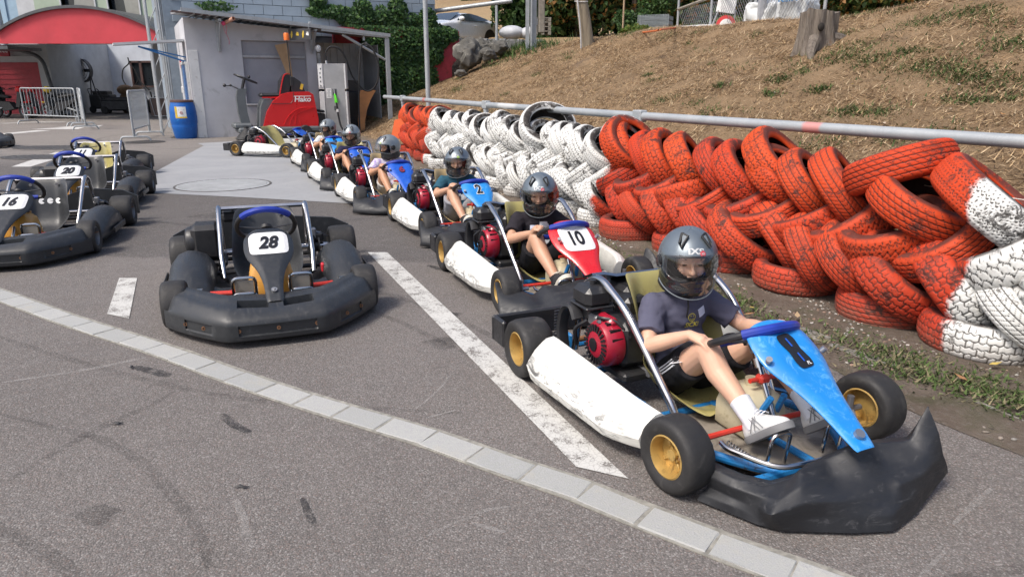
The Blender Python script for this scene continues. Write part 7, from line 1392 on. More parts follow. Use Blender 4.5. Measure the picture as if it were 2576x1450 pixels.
    sides('pedal', t, K_CHR, lambda mb, s_: mb.tube(rounded([V3(1.22, s_*.21, .08), V3(1.24, s_*.21, .265), V3(1.24, s_*.09, .265), V3(1.22, s_*.09, .08), V3(1.31, s_*.09, .08), V3(1.33, s_*.09, .200), V3(1.33, s_*.21, .200), V3(1.31, s_*.21, .08)], .03), .0085, 8), key='kped')
    sides('pedal_plate', t, K_TRAY, lambda mb, s_: mb.box((1.238, s_*.15, .205), (.006, .10, .09), .002), key='kpp')
    part('kill_switch', t, mat_red_switch, lambda mb: mb.box((.62, .34, .13), (.05, .045, .06), .008), key='kks')
    fb = part('front_bumper', t, K_BLK, black_bumper, key='kfb', smooth=38)
    for y in (-.45, -.36, -.19, 0, .19, .36, .45): part('bumper_bolt', fb, K_COPP, lambda mb: mb.lathe([(.004, 0), (.010, .002), (.010, .010), (.004, .010)], 10, (0, 0, 0), 'x'), key='kfbb', M=Matrix.Translation((bump_x(abs(y/.56))-.014, y, .098)))
    prof = [(0, .098), (.04, .122), (.12, .138), (.25, .142), (.36, .134), (.46, .110), (.56, .080), (.70, .058), (.85, .048), (1, .046)]
    me, P0, d, n_ = cmesh('kfair', lambda: fairing_mesh((.93, 0, .485), (1.52, 0, .200), prof, .35)); fo_ = link('front_fairing', me, K_BLK, t)
    part('fairing_bolt', fo_, K_STEEL, lambda mb: (mb.cyl(P0+d*.575, P0+d*.575+n_*.012, .016, 14), mb.cyl(P0+d*.575, P0+d*.575+n_*.018, .007, 6)), key='kfbo')
    if num: put_number(t, fo_, P0, d, n_, num, at=.160, size=.150, colour=K_PRINT, plate=(.215, .205), xs=.66, shear=shear, bold=.04, outline=outline)
    return t
mat_red_switch = mat('red_switch', (.5, .02, .03), .4)
black_kart((-1.77, 4.92), -69.5, 'black kart numbered 28 standing alone in the middle of the yard', '28')
black_kart((-4.16, 6.36), -73, 'black kart numbered 16 at the left edge with white logos on its seat', '16')
k16 = [o for o in bpy.data.objects if o.get('label', '').startswith('black kart numbered 16')][0]
s16 = [c for c in k16.children if c.name.startswith('seat') and 'hoop' not in c.name][0]; bv16 = BVHTree.FromPolygons([v.co[:] for v in s16.data.vertices], [tuple(p.vertices) for p in s16.data.polygons])
for i, y in enumerate((-.03, .035, .10)):
    g = MB(); g.loft([[V3(.7, y+.024*q*math.cos(a), .30+.024*q*math.sin(a)) for a in np.linspace(R(35 if i != 1 else 0), R(325 if i != 1 else 340), 22)] for q in (1, .5, .05)], closed=False, caps=False); drape(g, bv16, V3(-1, 0, 0), .003); link('seat_logo', g.mesh('seat_logo', smooth=0), K_WHITEP, s16)
black_kart((-4.93, 8.30), -71.5, 'black kart numbered 20 between karts sixteen and eleven', '20', outline=K_PRINT)
black_kart((-5.92, 10.25), -72, 'black kart numbered 11 with pale yellow seat at the back of the left row', '11', seatm=K_SEATY)
black_kart((-11.75, 15.3), -40, 'black kart mostly outside the photo at the left edge', None, rim=K_GOLD)
kr = black_kart((-16.25, 19.9), -30, 'black and red kart cut off by the left edge near the scooters', None)
part('rear_cover', kr, K_RED, lambda mb: mb.box((.9, 0, .55), (.5, .5, .3), .06))
# ---------------- drivers ----------------
def m_skin(name, col):
    k = NT(name); p = k.coord(); c = k.mix(k.mrange(k.noise(9, 5, .6, p), .3, .7), tuple(x*.9 for x in col), tuple(min(1, x*1.08) for x in col)); k.lk(c, k.b.inputs['Base Color'])
    k.b.inputs['Roughness'].default_value = .5; k.b.inputs['Subsurface Weight'].default_value = .12; k.b.inputs['Subsurface Radius'].default_value = (.02, .008, .004); k.b.inputs['Subsurface Scale'].default_value = .5
    k.bump(k.noise(160, 3, .6, p), .08, .002); return k.m
SK1 = m_skin('skin_light', (.60, .36, .25)); SK2 = m_skin('skin_tan', (.45, .235, .135)); SK3 = m_skin('skin_warm', (.50, .28, .18))
def m_cloth(name, col, var=.12, sc_=30): return mat(name, col, .9, var=var, scale=5, bump=.35, bscale=sc_*8, spec=.2)
C_SLATE = m_cloth('slate_tee', (.085, .085, .125)); C_BLACK = m_cloth('black_tee', (.022, .019, .024)); C_TEAL = m_cloth('teal_tee', (.025, .085, .125)); C_NAVY = m_cloth('navy_tee', (.022, .022, .055)); C_WHITE = m_cloth('white_tee', (.60, .60, .60))
k = NT('lilac_check'); p = k.coord(); ch = k.nd('ShaderNodeTexChecker'); ch.inputs['Scale'].default_value = 34; k.lk(p, ch.inputs['Vector']); c = k.mix(ch.outputs['Fac'], (.60, .56, .66), (.36, .28, .52)); c = k.mix(k.mrange(k.noise(14, 4, .6, p), .5, .6, 0, .7), c, (.66, .63, .68)); k.lk(c, k.b.inputs['Base Color']); k.b.inputs['Roughness'].default_value = .9; C_LILAC = k.m
C_SHBLK = m_cloth('black_shorts', (.014, .014, .017)); C_SHGREY = m_cloth('grey_shorts', (.30, .30, .32)); C_SHWHT = m_cloth('pale_shorts', (.50, .48, .44)); C_SOCKW = m_cloth('white_sock', (.66, .67, .70)); C_SOCKB = m_cloth('black_sock', (.02, .02, .022)); C_SOCKN = m_cloth('navy_sock', (.04, .05, .12))
C_SHOEW = mat('white_shoe', (.60, .60, .59), .6, var=.1, scale=20, bump=.3, bscale=200); C_SOLE = mat('grey_sole', (.17, .17, .175), .7); C_SHOEB = mat('black_canvas_shoe', (.02, .02, .022), .8); C_TOE = mat('cream_rubber', (.55, .52, .44), .6)
H_SHELL = None
k = NT('helmet_grey'); p = k.coord(); k.b.inputs['Base Color'].default_value = (.17, .20, .225, 1); k.b.inputs['Metallic'].default_value = .55; k.b.inputs['Roughness'].default_value = .40; k.b.inputs['Coat Weight'].default_value = .25; k.b.inputs['Coat Roughness'].default_value = .25; H_SHELL = k.m
k = NT('helmet_silver'); k.b.inputs['Base Color'].default_value = (.21, .235, .25, 1); k.b.inputs['Metallic'].default_value = .35; k.b.inputs['Roughness'].default_value = .38; k.b.inputs['Coat Weight'].default_value = .25; H_SHELL2 = k.m
H_BLACK = mat('helmet_trim', (.012, .012, .013), .5); H_LINER = m_cloth('black_balaclava', (.010, .010, .011)); H_GREYP = mat('vent_grey', (.16, .18, .195), .4)
def m_visor(name, dark, alpha_):
    k = NT(name); k.n.remove(k.b); gl = k.nd('ShaderNodeBsdfGlossy'); gl.inputs['Roughness'].default_value = .03; tr = k.nd('ShaderNodeBsdfTransparent'); tr.inputs[0].default_value = (*([dark]*3), 1)
    fr = k.nd('ShaderNodeLayerWeight'); fr.inputs[0].default_value = .35; mx = k.nd('ShaderNodeMixShader'); k.lk(k.mrange(fr.outputs['Facing'], 0, 1, .035, alpha_), mx.inputs[0]); k.lk(tr.outputs[0], mx.inputs[1]); k.lk(gl.outputs[0], mx.inputs[2]); k.lk(mx.outputs[0], k.out.inputs[0]); return k.m
H_VIS = m_visor('visor_clear', .90, .50); EYE = mat('eye_dark', (.03, .02, .015), .2); BROW = mat('eyebrow', (.12, .07, .04), .9); LIPS = mat('lips', (.42, .17, .14), .5); STICK_R = mat('sticker_red', (.60, .06, .08), .5); STICK_G = mat('sticker_green', (.30, .50, .04), .5); PR_SIL = mat('print_silver', (.55, .56, .56), .4)
DE = Vector
def ring_pt(r, az, el): return V3(r[0]*math.cos(el)*math.cos(az), r[1]*math.cos(el)*math.sin(az), r[2]*math.sin(el))
def helmet(parent, H, shell_m, visor_up, sticker, near, balac=True):
    """H: head matrix in the person's frame (x forward, z up, origin at the head centre)"""
    r0 = (.148, .128, .142)
    def build():
        mb = MB(); rows = []; NA, NE = 72, 40
        for i in range(NE+1):
            el = math.pi/2-i/NE*(math.pi/2+R(62)); row = []
            for j in range(NA):
                az_ = 2*math.pi*j/NA; p_ = ring_pt(r0, az_, el)
                if el < 0: # tuck in towards the neck, longer at the back
                    kk = 1-.16*(abs(el)/R(62))**2*(1.25 if math.cos(az_) < 0 else .6); p_.x *= kk; p_.y *= kk
                p_.z *= 1.0; p_.x -= .008; ridge = .004*math.exp(-((abs(az_ if az_ < math.pi else az_-2*math.pi)-.75)/.12)**2)*max(0, math.sin(el*1.6)); p_ *= 1+ridge*4
                row.append(p_)
            rows.append(row)
        V_ = [p for r_ in rows for p in r_]; F_ = []
        for i in range(NE):
            for j in range(NA):
                k_ = (j+1) % NA; el = math.pi/2-(i+.5)/NE*(math.pi/2+R(62)); az_ = 2*math.pi*(j+.5)/NA; a = abs(az_ if az_ < math.pi else az_-2*math.pi)
                if el < R(26)-.16*(a/1.1)**2 and a < R(66)-max(0, -el-R(20))*.15: continue
                F_.append((i*NA+j, i*NA+k_, (i+1)*NA+k_, (i+1)*NA+j))
        mb.add(V_, F_); me = mb.mesh('t', smooth=0, recalc=True); bm = bmesh.new(); bm.from_mesh(me); bmesh.ops.remove_doubles(bm, verts=bm.verts, dist=1e-5); loose = [v for v in bm.verts if not v.link_faces]; bmesh.ops.delete(bm, geom=loose, context='VERTS'); bm.to_mesh(me); bm.free()
        return modded(me, 'helmet', [('SMOOTH', dict(iterations=1, factor=.3)), ('SOLIDIFY', dict(thickness=.016, offset=-1))], 50)
    h = link('helmet', cmesh('helmet', build), shell_m, parent, M=H)
    bvh = cmesh('helmetbvh', lambda: BVHTree.FromPolygons([v.co[:] for v in CACHE['helmet'].vertices], [tuple(p.vertices) for p in CACHE['helmet'].polygons]))
    # visor: curved clear sheet hinged at the sides
    def vis():
        rows = []
        for i in range(17):
            el = R(28)-i/16*R(88); row = []
            for j in range(-24, 25):
                az_ = j/24*R(83); rr = (r0[0]+.016, r0[1]+.010, r0[2]+.004); e2 = el+.06*(j/24)**2*0; p_ = ring_pt(rr, az_, max(el, -R(30)) if el < 0 else e2)
                if el < -R(30): t_ = (-el-R(30))/R(30); p_.z -= .055*t_*(1-.75*(j/24)**2)-0; p_.x -= .020*t_*t_; p_.x += .004
                if el < 0: p_.x += .012*math.sin(min(1, -el/R(40))*math.pi/2)*(1-(j/24)**2)
                row.append(p_)
            rows.append(row)
        mb = MB(); mb.loft(rows, closed=False, caps=False); return mb.mesh('visor', smooth=80)
    VM = Matrix.Rotation(R(-38 if visor_up else 0), 4, 'Y'); v_ = link('visor', cmesh('visor', vis), H_VIS, h, M=VM)
    part('visor_rim', v_, PR_SIL if False else H_GREYP, lambda mb: mb.tube([Vector(CACHE['visor'].vertices[16*49+j].co) for j in range(49)], .0028, 6), key='vrim')
    part('visor_seal', h, H_BLACK, lambda mb: mb.tube([ring_pt((r0[0]+.004, r0[1]+.004, r0[2]+.003), a, R(26.5)-.16*(abs(a)/1.1)**2) for a in np.linspace(-R(66), R(66), 30)], .0045, 6), key='vseal')
    for s_ in (-1, 1):
        part('hinge_cover', h, H_BLACK, lambda mb: (mb.lathe([(0, .012), (.022, .011), (.030, .002), (.030, -.004)], 20, (.012, 0, -.005), 'z'),), key='vhinge', M=Matrix.Translation((0.0, s_*.130, .0)) @ Matrix.Rotation(R(-90*s_), 4, 'X'))
        # V shaped forehead vents
        def vent(mb, s_=s_):
            pts = [V3(.1, s_*.030, .085), V3(.1, s_*.072, .108), V3(.1, s_*.058, .075), V3(.1, s_*.036, .030)]
            out = []
            for (y, z) in ((s_*.036, .112), (s_*.072, .128)): pass
            P_ = [(s_*.098, 64), (s_*.034, 62), (s_*.050, 38), (s_*.066, 45), (s_*.098, 64)]
            Q = []
            for y, e in P_:
                el = R(e); q = ring_pt((r0[0]+.006, r0[1]+.006, r0[2]+.006), math.atan2(y*1.6, .11), el); Q.append(q)
            mb.tube(Q, [.0065, .005, .006, .0055, .0065], 6)
        part('vent', h, H_BLACK, vent, key=f'vent{s_}')
        part('vent_insert', h, H_GREYP, lambda mb: mb.add([ring_pt((r0[0]+.007, r0[1]+.007, r0[2]+.007), math.atan2(s_*y*1.6, .11), R(e)) for y, e in ((.085, 62.5), (.040, 60.5), (.051, 43))], [(0, 1, 2)]), key=f'venti{s_}', smooth=0)
    # maker's letters and size sticker over the visor
    def lay(mb, az_, el, off):
        c0 = ring_pt(r0, R(az_), R(el)); n_ = V3(c0.x/r0[0]**2, c0.y/r0[1]**2, c0.z/r0[2]**2).normalized(); X_ = V3(0, 0, 1).cross(n_).normalized(); Y_ = n_.cross(X_); M = basis(c0+n_*.03, X_, Y_, n_)
        mb.v = [tuple(M @ Vector((x, y, 0))) for x, y, z in mb.v]; return drape(mb, bvh, -n_, off)
    part('lettering', h, PR_SIL, lambda mb: mb.__dict__.update(lay(densify(text_mb('iXS', .036, .035, 0, 1.35)), 0, 37, .0012).__dict__), key='ixs', smooth=0)
    if sticker:
        def disc():
            m_ = MB(); rings = [[V3(.0125*q*math.cos(a), .0125*q*math.sin(a), 0) for a in np.linspace(0, 2*math.pi, 25)[:-1]] for q in (1, .6, .1)]; m_.loft(rings, caps=False); return m_
        sm_, tx = sticker
        so_ = part('size_sticker', h, sm_, lambda mb: mb.__dict__.update(lay(disc(), 15, 32, .0016).__dict__), key='stk', smooth=0)
        part('lettering', so_, PR_SIL, lambda mb: mb.__dict__.update(lay(densify(text_mb(tx, .013, .02)), 15, 32, .0024).__dict__), key='stk'+tx, smooth=0)
    part('chin_strap', h, H_BLACK, lambda mb: (mb.tube([V3(.03, .10, -.09), V3(.055, .06, -.142), V3(.06, 0, -.152), V3(.055, -.06, -.142), V3(.03, -.10, -.09)], .007, 6, flat=.5), mb.tube([V3(.062, 0, -.15), V3(.075, .004, -.19), V3(.085, .0, -.24)], .004, 5)), key='strap')
    part('liner', h, H_BLACK, lambda mb: mb.lathe([(.105, -.135), (.118, -.115), (.112, -.05), (.095, -.115)], 30, (-.012, 0, 0), 'z', closed=True), key='hliner')
    return h
def hand(mb, w, d, n, side, bends, vox_r=.0068, spread=.10, thumb=1.):
    """w wrist, d finger direction, n palm normal (towards what is held), side +1/-1 for the thumb"""
    w = Vector(w); d = Vector(d).normalized(); n = (Vector(n)-d*Vector(n).dot(d)).normalized(); s = d.cross(n).normalized()*side
    mb.limb([w, w+d*.028, w+d*.055], [.019, .021, .020], 10)
    for off in (-.017, -.006, .006, .017): mb.limb([w+d*.01+s*off*.6, w+d*.058+s*off], [.0115, .0105], 8)
    for i, off in enumerate((.0195, .0065, -.0065, -.0185)):
        L = (.026, .030, .028, .021)[i]; q = w+d*.060+s*off; a = 0; dd = (d+s*off*spread*8*.1).normalized(); pts = [q]
        for j, b in enumerate(bends):
            a += R(b); dj = dd*math.cos(a)+n*math.sin(a); q = q+dj*L*(1, .72, .58)[j]; pts.append(q)
        mb.limb(pts, [vox_r*1.12, vox_r, vox_r*.95, vox_r*.85], 8)
    t0 = w+d*.018+s*.018; t1 = t0+(d*.55+s*.75+n*.35*thumb).normalized()*.027; t2 = t1+(d*.75+s*.1+n*.65*thumb).normalized()*.021; t3 = t2+(d*.8-s*.25+n*.5*thumb).normalized()*.016
    mb.limb([t0, t1, t2, t3], [.0115, .0095, .0082, .0070], 8)
def person(kart, sp):
    t0 = kart.matrix_basis if False else Matrix.LocRotScale(kart.location, kart.rotation_euler, None)
    off = V3(.52, 0, .07); t = thing('person', sp['label'], 'person', tuple((t0 @ off)), kart.rotation_euler.z, 'children in helmets sitting in the karts')
    def L(p): return Vector(p)-off
    def mir(p, s): return V3(p[0], p[1]*s, p[2])
    sk = sp['skin']; vox = sp.get('vox', .006)
    hip, waist, chest, neck = V3(.50, 0, .155), V3(.475, 0, .25), V3(.45, 0, .365), V3(.455, 0, .455)
    lean = sp.get('lean', 0.); chest.x += lean*.7; neck.x += lean; waist.x += lean*.3
    head = sp.get('head', V3(.495, 0, .60)); head = Vector(head)
    HM = Matrix.Translation(L(head)) @ Matrix.Rotation(R(sp.get('yaw', 0)), 4, 'Z') @ Matrix.Rotation(R(sp.get('pitch', 12)), 4, 'Y') @ Matrix.Rotation(R(sp.get('roll', 0)), 4, 'X')
    HS = .93; HMs = HM @ Matrix.Scale(HS, 4)
    J = {}
    for s_, nm in ((-1, 'R'), (1, 'L')):
        J[nm] = dict(sh=V3(.445+lean, s_*.128, .425), hipj=V3(.53, s_*.072, .135), knee=mir(sp.get('knee'+nm, (.80, .145, .365)), s_), ank=mir(sp.get('ank'+nm, (1.055, .115, .155)), s_), el=mir(sp.get('el'+nm, (.585, .235, .325)), s_), wr=mir(sp.get('wr'+nm, (.785, .165, .400)), s_))
    b = MB(); b.M = Matrix.Translation(-off)
    b.ell(hip, (.085, .118, .08), 18, 12); b.ell(waist, (.072, .100, .10), 18, 12); b.ell(chest, (.078, .115, .10), 18, 12); b.limb([chest+V3(0, -.06, .045), chest+V3(0, .06, .045)], [.055, .055]); b.limb([neck-V3(0, 0, .03), neck+V3(.01, 0, .02), head-V3(.01, 0, .05)], [.046, .040, .040], 14)
    # head with a face
    hb = MB(); hb.ell((-.012, 0, .015), (.088, .072, .094), 24, 16); hb.ell((.020, 0, -.035), (.060, .056, .062), 20, 14); hb.ell((.050, 0, -.072), (.026, .030, .024), 12, 8)
    for s_ in (-1, 1): hb.ell((.052, s_*.036, -.030), (.026, .024, .026), 12, 8); hb.ell((-.012, s_*.074, -.008), (.016, .009, .026), 10, 8); hb.ell((.066, s_*.030, .030), (.014, .022, .009), 10, 6); hb.ell((.058, s_*.031, .006), (.016, .016, .011), 12, 8)
    hb.ell((.073, 0, .034), (.012, .03, .02), 10, 6); hb.limb([V3(.074, 0, .014), V3(.088, 0, -.010), V3(.096, 0, -.024)], [.0085, .0085, .0105], 10)
    for s_ in (-1, 1): hb.ell((.088, s_*.0105, -.026), (.009, .007, .0065), 8, 6)
    hb.ell((.078, 0, -.050), (.012, .024, .006), 12, 6); hb.ell((.077, 0, -.058), (.012, .020, .006), 12, 6)
    for v in hb.v: pass
    b2 = len(b.v); b.v += [tuple(HM @ (Vector(v)*.98)) for v in hb.v]; b.f += [tuple(i+b2 for i in f) for f in hb.f]; b.m += hb.m
    for nm, s_ in (('R', -1), ('L', 1)):
        j = J[nm]
        b.limb([j['hipj'], j['hipj'].lerp(j['knee'], .45)+V3(0, 0, -.006), j['knee']], [.072, .062, .047], 16)
        sh_ = (j['ank']-j['knee']); b.limb([j['knee'], j['knee']+sh_*.28+V3(-.012, 0, -.012), j['knee']+sh_*.6+V3(-.004, 0, -.004), j['ank']], [.046, .046, .036, .028], 16); b.ell(j['knee']+V3(.012, 0, .008), (.034, .034, .036), 12, 8)
        foot = sp.get('foot'+nm, V3(.72, 0, .62)).normalized(); b.limb([j['ank'], j['ank']+foot*.09+V3(.02, 0, -.01)], [.030, .022], 12)
        b.limb([j['sh'], j['sh'].lerp(j['el'], .5), j['el']], [.044, .038, .030], 14); fa_ = j['wr']-j['el']; b.limb([j['el'], j['el']+fa_*.3, j['el']+fa_*.7, j['wr']], [.031, .033, .026, .0195], 14)
        hs = sp.get('hand'+nm, None) or dict(d=(.75, -s_*-.18, -.15), n=(0.25, -s_*-.9, -.35), bends=(48, 62, 40), th=1.)
        hand(b, j['wr'], mir(hs['d'], 1), mir(hs['n'], 1), hs.get('side', -s_*-1*-1), hs['bends'], thumb=hs.get('th', 1.))
    me = remesh(b, 'body', vox, 5 if vox > .005 else 7, .5); body = link('body', me, sk, t)
    for s_ in (-1, 1):
        part('eye', t, EYE, lambda mb: mb.ell((.0705, s_*.031, .004), (.0065, .0105, .0030 if sp.get('squint', 1) else .0055), 10, 6), M=HM)
        part('eyebrow', t, BROW, lambda mb: mb.tube([V3(.0745, s_*.017, .0265), V3(.0745, s_*.032, .030), V3(.066, s_*.046, .026)], [.002, .003, .0016], 6), M=HM)
    # balaclava: black hood with an opening for the eyes
    def hood():
        mb = MB(); rows = []; NA, NE = 64, 44
        for i in range(NE+1):
            el = math.pi/2-i/NE*(math.pi*.86); rows.append([V3(-.004, 0, .002)+ring_pt((.098, .084, .103), 2*math.pi*j/NA, el)+(V3(.012*max(0, math.cos(2*math.pi*j/NA))*math.exp(-((el+.35)/.3)**2), 0, 0)) for j in range(NA)])
        V_ = [p for r_ in rows for p in r_]; F_ = []
        for i in range(NE):
            el = math.pi/2-(i+.5)/NE*(math.pi*.86)
            for j in range(NA):
                az_ = 2*math.pi*(j+.5)/NA; a = abs(az_ if az_ < math.pi else az_-2*math.pi)
                if a < R(48) and -R(24)-.0 < el < R(30)-.25*(a/.8)**2 and not (el < -R(4) and a > R(34) and False): 
                    if el > -R(24)+.34*(a/.84)**2*1.0: continue
                F_.append((i*NA+j, i*NA+(j+1) % NA, (i+1)*NA+(j+1) % NA, (i+1)*NA+j))
        mb.add(V_, F_); return shell(mb, 'balaclava', .004, 0, 60, off=1)
    link('balaclava', cmesh('hood', hood), H_LINER, t, M=HM)
    part('neck_scarf', t, H_LINER, lambda mb: mb.tube([L(neck+V3(.0, 0, -.005)), L(neck.lerp(head, .5)), L(head-V3(0, 0, .07))], [.052, .056, .07], 18), smooth=60) if sp.get('scarf') else None
    helmet(t, HMs, sp.get('hm', H_SHELL), sp.get('vup', False), sp.get('stick'), vox < .005)
    # shirt: torso shell plus sleeves
    def shirt_mb():
        c = MB(); c.M = Matrix.Translation(-off); c.ell(hip+V3(0, 0, .02), (.098, .132, .075), 20, 12); c.ell(waist, (.090, .120, .11), 20, 12); c.ell(chest, (.093, .132, .105), 20, 14)
        c.limb([chest+V3(0, -.085, .055), chest+V3(0, .085, .055)], [.058, .058]); c.limb([chest+V3(0, 0, .07), neck-V3(0, 0, .006)], [.07, .047], 16)
        for nm in 'RL':
            j = J[nm]; e = j['sh'].lerp(j['el'], sp.get('sleeve', .74)); c.limb([j['sh'], j['sh'].lerp(e, .6)], [.056, .054], 16); c.tube([j['sh'].lerp(e, .5), e], [.054, .058], 18)
        return c
    sm_ = remesh(shirt_mb(), 'shirt', .0065 if vox < .005 else .009, 5, .5)
    for v in sm_.vertices:
        q = v.co; n_ = v.normal; v.co = q+n_*(.0085*mnoise.noise(V3(q.x*9, q.y*12+q.z*7, q.z*17))+.005*mnoise.noise(V3(q.x*24, q.y*26, q.z*40))-.003)
    shirt = link('shirt', sm_, sp['shirt'], t)
    for nm in 'RL':
        j = J[nm]
    sho = MB(); sho.M = Matrix.Translation(-off); sho.ell(hip-V3(0, 0, .01), (.100, .128, .075), 20, 12)
    for nm in 'RL':
        j = J[nm]; e = j['hipj'].lerp(j['knee'], sp.get('short', .60)); sho.limb([j['hipj'], j['hipj'].lerp(e, .7)], [.082, .076], 16); sho.tube([j['hipj'].lerp(e, .6), e], [.077, sp.get('flare', .079)], 18)
    sm2 = remesh(sho, 'shorts', .0065 if vox < .005 else .009, 4, .5)
    for v in sm2.vertices: v.co = v.co+v.normal*.004*mnoise.noise(v.co*22)
    shorts = link('shorts', sm2, sp['shorts'], t)
    for nm, s_ in (('R', -1), ('L', 1)):
        j = J[nm]; sh_ = (j['knee']-j['ank']).normalized(); foot = sp.get('foot'+nm, V3(.72, 0, .62)).normalized(); a = L(j['ank'])
        part('sock', t, sp['sock'], lambda mb: mb.tube([a-sh_*.01, a+sh_*.035, a+sh_*sp.get('sockh', .075), a+sh_*(sp.get('sockh', .075)+.005)], [.036, .0345, .0385, .033], 16))
        # shoe: sole pressed towards the pedal
        y_ = V3(0, 1, 0); up_ = foot.cross(y_).normalized(); up_ = up_ if up_.dot(-sh_) < 0 else -up_
        heel = a-foot*.045-up_*.040
        SM = basis(heel, foot, up_.cross(foot), up_)
        secs = []
        for x_, w_, h_ in ((-.012, .018, .035), (0, .027, .068), (.02, .033, .085), (.05, .034, .088), (.085, .034, .070), (.12, .038, .054), (.155, .038, .042), (.185, .028, .030), (.198, .014, .018)):
            secs.append([V3(x_, w_*a_, b_) for a_, b_ in ((-1, .0), (-1.02, h_*.35), (-.85, h_*.75), (-.4, h_), (.4, h_), (.85, h_*.75), (1.02, h_*.35), (1, .0))])
        sh_o = link('shoe', modded(MB().loft(secs), 'shoe', [('SUBSURF', dict(levels=2, render_levels=2))]), sp['shoe'], t, M=SM)
        part('sole', sh_o, sp.get('sole', C_SOLE), lambda mb: mb.loft([[V3(x_, w_*a_, z_) for a_, z_ in ((-1, -.012), (-1.1, .004), (-1, .012), (1, .012), (1.1, .004), (1, -.012))] for x_, w_ in ((-.016, .016), (0, .030), (.03, .034), (.07, .031), (.12, .040), (.16, .040), (.19, .030), (.204, .015))]), smooth=50, key='sole')
        part('laces', sh_o, C_SOCKW if sp['shoe'] is not C_SHOEB else C_TOE, lambda mb: [mb.tube([V3(x_, -.018, z_), V3(x_+.008, 0, z_+.006), V3(x_, .018, z_)], .0022, 5) for x_, z_ in ((.062, .084), (.078, .078), (.094, .070), (.110, .063))], key='laces')
        if sp['shoe'] is C_SHOEW: sides('stripe', sh_o, C_SOLE, lambda mb, q: [mb.tube([V3(x0, q*.0375, .018), V3(x1, q*.0365, .045), V3(x2, q*.030, .064)], .0018, 4) for x0, x1, x2 in ((.05, .07, .085), (.075, .085, .095), (.10, .08, .06), (.12, .10, .075))], key='stripe')
    # prints on the shirt
    if sp.get('prints'):
        bv = BVHTree.FromPolygons([v.co[:] for v in sm_.vertices], [tuple(p.vertices) for p in sm_.polygons])
        for kind, y, z, m_, arg in sp['prints']:
            n_ = V3(.93, .0, .25).normalized(); c0 = L(V3(.75, y, z+.062)); X_ = V3(0, 1, 0); Y_ = n_.cross(X_); M = basis(c0, X_, Y_, n_)
            if kind == 'text': g = densify(text_mb(*arg))
            elif kind == 'rect':
                g = MB(); w_, h_, rot_ = arg; c_, s2_ = math.cos(R(rot_)), math.sin(R(rot_)); N_ = 8
                g.loft([[V3((i/N_-.5)*w_*c_-(jj/N_-.5)*h_*s2_, (i/N_-.5)*w_*s2_+(jj/N_-.5)*h_*c_, 0) for i in range(N_+1)] for jj in range(N_+1)], closed=False, caps=False)
            elif kind == 'ring':
                g = MB(); g.loft([[V3(arg*q*math.cos(a), arg*q*math.sin(a), 0) for a in np.linspace(0, 2*math.pi, 21)[:-1]] for q in (1, .84)], caps=False); g = densify(g, 0)
                g.add([V3(arg*x, arg*yy, 0) for x, yy in ((-.4, .15), (-.25, .15), (-.25, .5), (-.4, .5))], [(0, 1, 2, 3)]); g.add([V3(arg*x, arg*yy, 0) for x, yy in ((.25, .15), (.4, .15), (.4, .5), (.25, .5))], [(0, 1, 2, 3)])
                g.loft([[V3(arg*r_*math.cos(a), arg*r_*math.sin(a), 0) for a in np.linspace(R(205), R(335), 9)] for r_ in (.62, .48)], closed=False, caps=False)
            g.v = [tuple(M @ Vector((x, yy, 0))) for x, yy, _ in g.v]; drape(g, bv, -n_, .0022 if kind != 'text' else .0034); link('shirt_print', g.mesh('shirt_print', smooth=0), m_, shirt)
    if sp.get('stripes'):
        bv = BVHTree.FromPolygons([v.co[:] for v in sm2.vertices], [tuple(p.vertices) for p in sm2.polygons])
        for s_ in (-1, 1):
            for i in range(3):
                g = MB(); nn = []
                for q in np.linspace(.05, 1.0, 10):
                    c0 = L(J['R' if s_ < 0 else 'L']['hipj'].lerp(J['R' if s_ < 0 else 'L']['knee'], q*.60)); nn.append([c0+V3(-.026+i*.020+.000, s_*.12, .018-i*.0), c0+V3(-.016+i*.020, s_*.12, .018)])
                g.loft(nn, closed=False, caps=False); g.v = [tuple(Vector(v)) for v in g.v]; drape(g, bv, V3(0, -s_, 0), .002); link('side_stripe', g.mesh('side_stripe', smooth=0), C_SOCKW, shorts)
    return t
YP = mat('print_yellow', (.50, .42, .05), .8); WP_ = mat('print_paper', (.62, .64, .74), .8)
wheelR = dict(d=(.62, .25, .05), n=(.45, .55, -.55), bends=(55, 65, 40)); 
GR = lambda s_: dict(d=(.50, -s_*.05, .42), n=(.55, -s_*.75, -.3), bends=(50, 65, 45), side=1 if s_ < 0 else -1, th=1.)
hr, hl = GR(-1), GR(1)
person(kart8, dict(label='boy in slate grey T-shirt and black striped shorts resting a hand on his knee', skin=SK1, shirt=C_SLATE, shorts=C_SHBLK, sock=C_SOCKW, sockh=.10, shoe=C_SHOEW, vox=.0036, yaw=-24, pitch=8, head=(.50, -.01, .615), stick=(STICK_R, 'XS'), lean=.0,
    elR=(.575, .235, .305), wrR=(.735, .165, .395), handR=dict(d=(.92, .22, -.10), n=(.05, .1, -1), bends=(14, 22, 18), side=1, th=.5), wrL=(.800, .185, .385), handL=hl, kneeR=(.80, .130, .352), ankR=(1.055, .115, .165), ankL=(1.09, .12, .17), stripes=True,
    prints=[('ring', .0, .375, YP, .017), ('text', .0, .345, YP, ('SICK!', .026, .02, .2, 1.1)), ('rect', .062, .392, WP_, (.052, .034, 14))]))
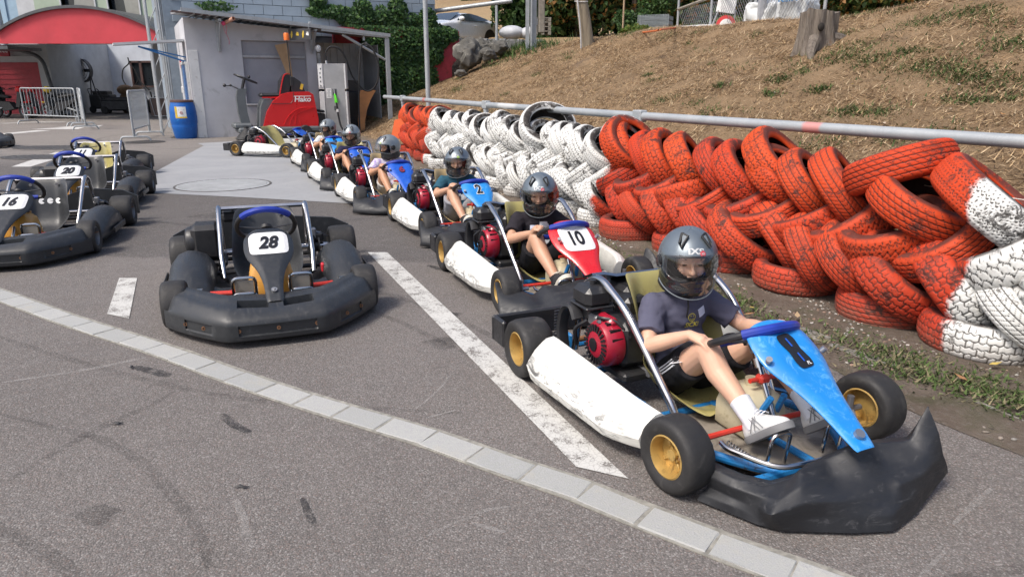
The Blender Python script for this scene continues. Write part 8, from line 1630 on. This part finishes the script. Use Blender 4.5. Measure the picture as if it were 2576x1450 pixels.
person(kart10, dict(label='boy in black T-shirt with white print steering the red nosed kart', skin=SK3, shirt=C_BLACK, shorts=C_SHBLK, sock=C_SOCKB, sockh=.03, shoe=C_SHOEB, sole=C_TOE, vox=.0042, yaw=-26, pitch=14, head=(.505, 0, .60), stick=(STICK_R, 'XS'), handR=hr, handL=hl, short=.72,
    prints=[('rect', -.055, .375, WP_, (.040, .032, -4)), ('text', .02, .33, C_WHITE, ('S', .18, .05, 0, 1.0)), ('rect', .02, .395, C_WHITE, (.06, .028, 0))]))
person(kart2, dict(label='boy in teal T-shirt and grey shorts driving kart two', skin=SK3, shirt=C_TEAL, shorts=C_SHGREY, sock=C_SOCKB, sockh=.03, shoe=C_SHOEB, sole=C_TOE, vox=.005, yaw=-26, pitch=8, head=(.50, 0, .60), stick=(STICK_G, 'S'), handR=hr, handL=hl, short=.80, scarf=True,
    prints=[('rect', .0, .365, C_WHITE, (.14, .040, 0)), ('text', .0, .365, C_TEAL, ('N Y C', .040, .02, 0, 1.0)), ('text', .0, .315, C_WHITE, ('TH', .05, .02, 0, 1.2)), ('rect', .0, .27, C_WHITE, (.13, .05, 0))]))
person(kart6, dict(label='child in lilac checked shirt with raised visor in kart six', skin=SK2, shirt=C_LILAC, shorts=C_SHWHT, sock=C_SOCKB, sockh=.035, shoe=C_SHOEB, sole=C_TOE, vox=.0055, yaw=-68, pitch=10, head=(.49, 0, .60), hm=H_SHELL2, vup=True, stick=(STICK_G, 'S'), handR=hr, handL=hl, short=.5, scarf=True))
person(kart9, dict(label='boy in navy T-shirt looking down at the wheel of kart nine', skin=SK2, shirt=C_NAVY, shorts=C_SHBLK, sock=C_SOCKN, sockh=.04, shoe=C_SHOEW, vox=.006, yaw=-30, pitch=16, head=(.50, 0, .62), hm=H_SHELL2, stick=(STICK_R, 'XS'), handR=hr, handL=hl, short=.55))
person(kart5, dict(label='farthest boy in white T-shirt sitting in kart five', skin=SK2, shirt=C_WHITE, shorts=C_SHGREY, sock=C_SOCKW, sockh=.06, shoe=C_SHOEW, vox=.006, yaw=-56, pitch=16, head=(.50, 0, .60), hm=H_SHELL2, handR=hr, handL=hl, short=.6, scarf=True))
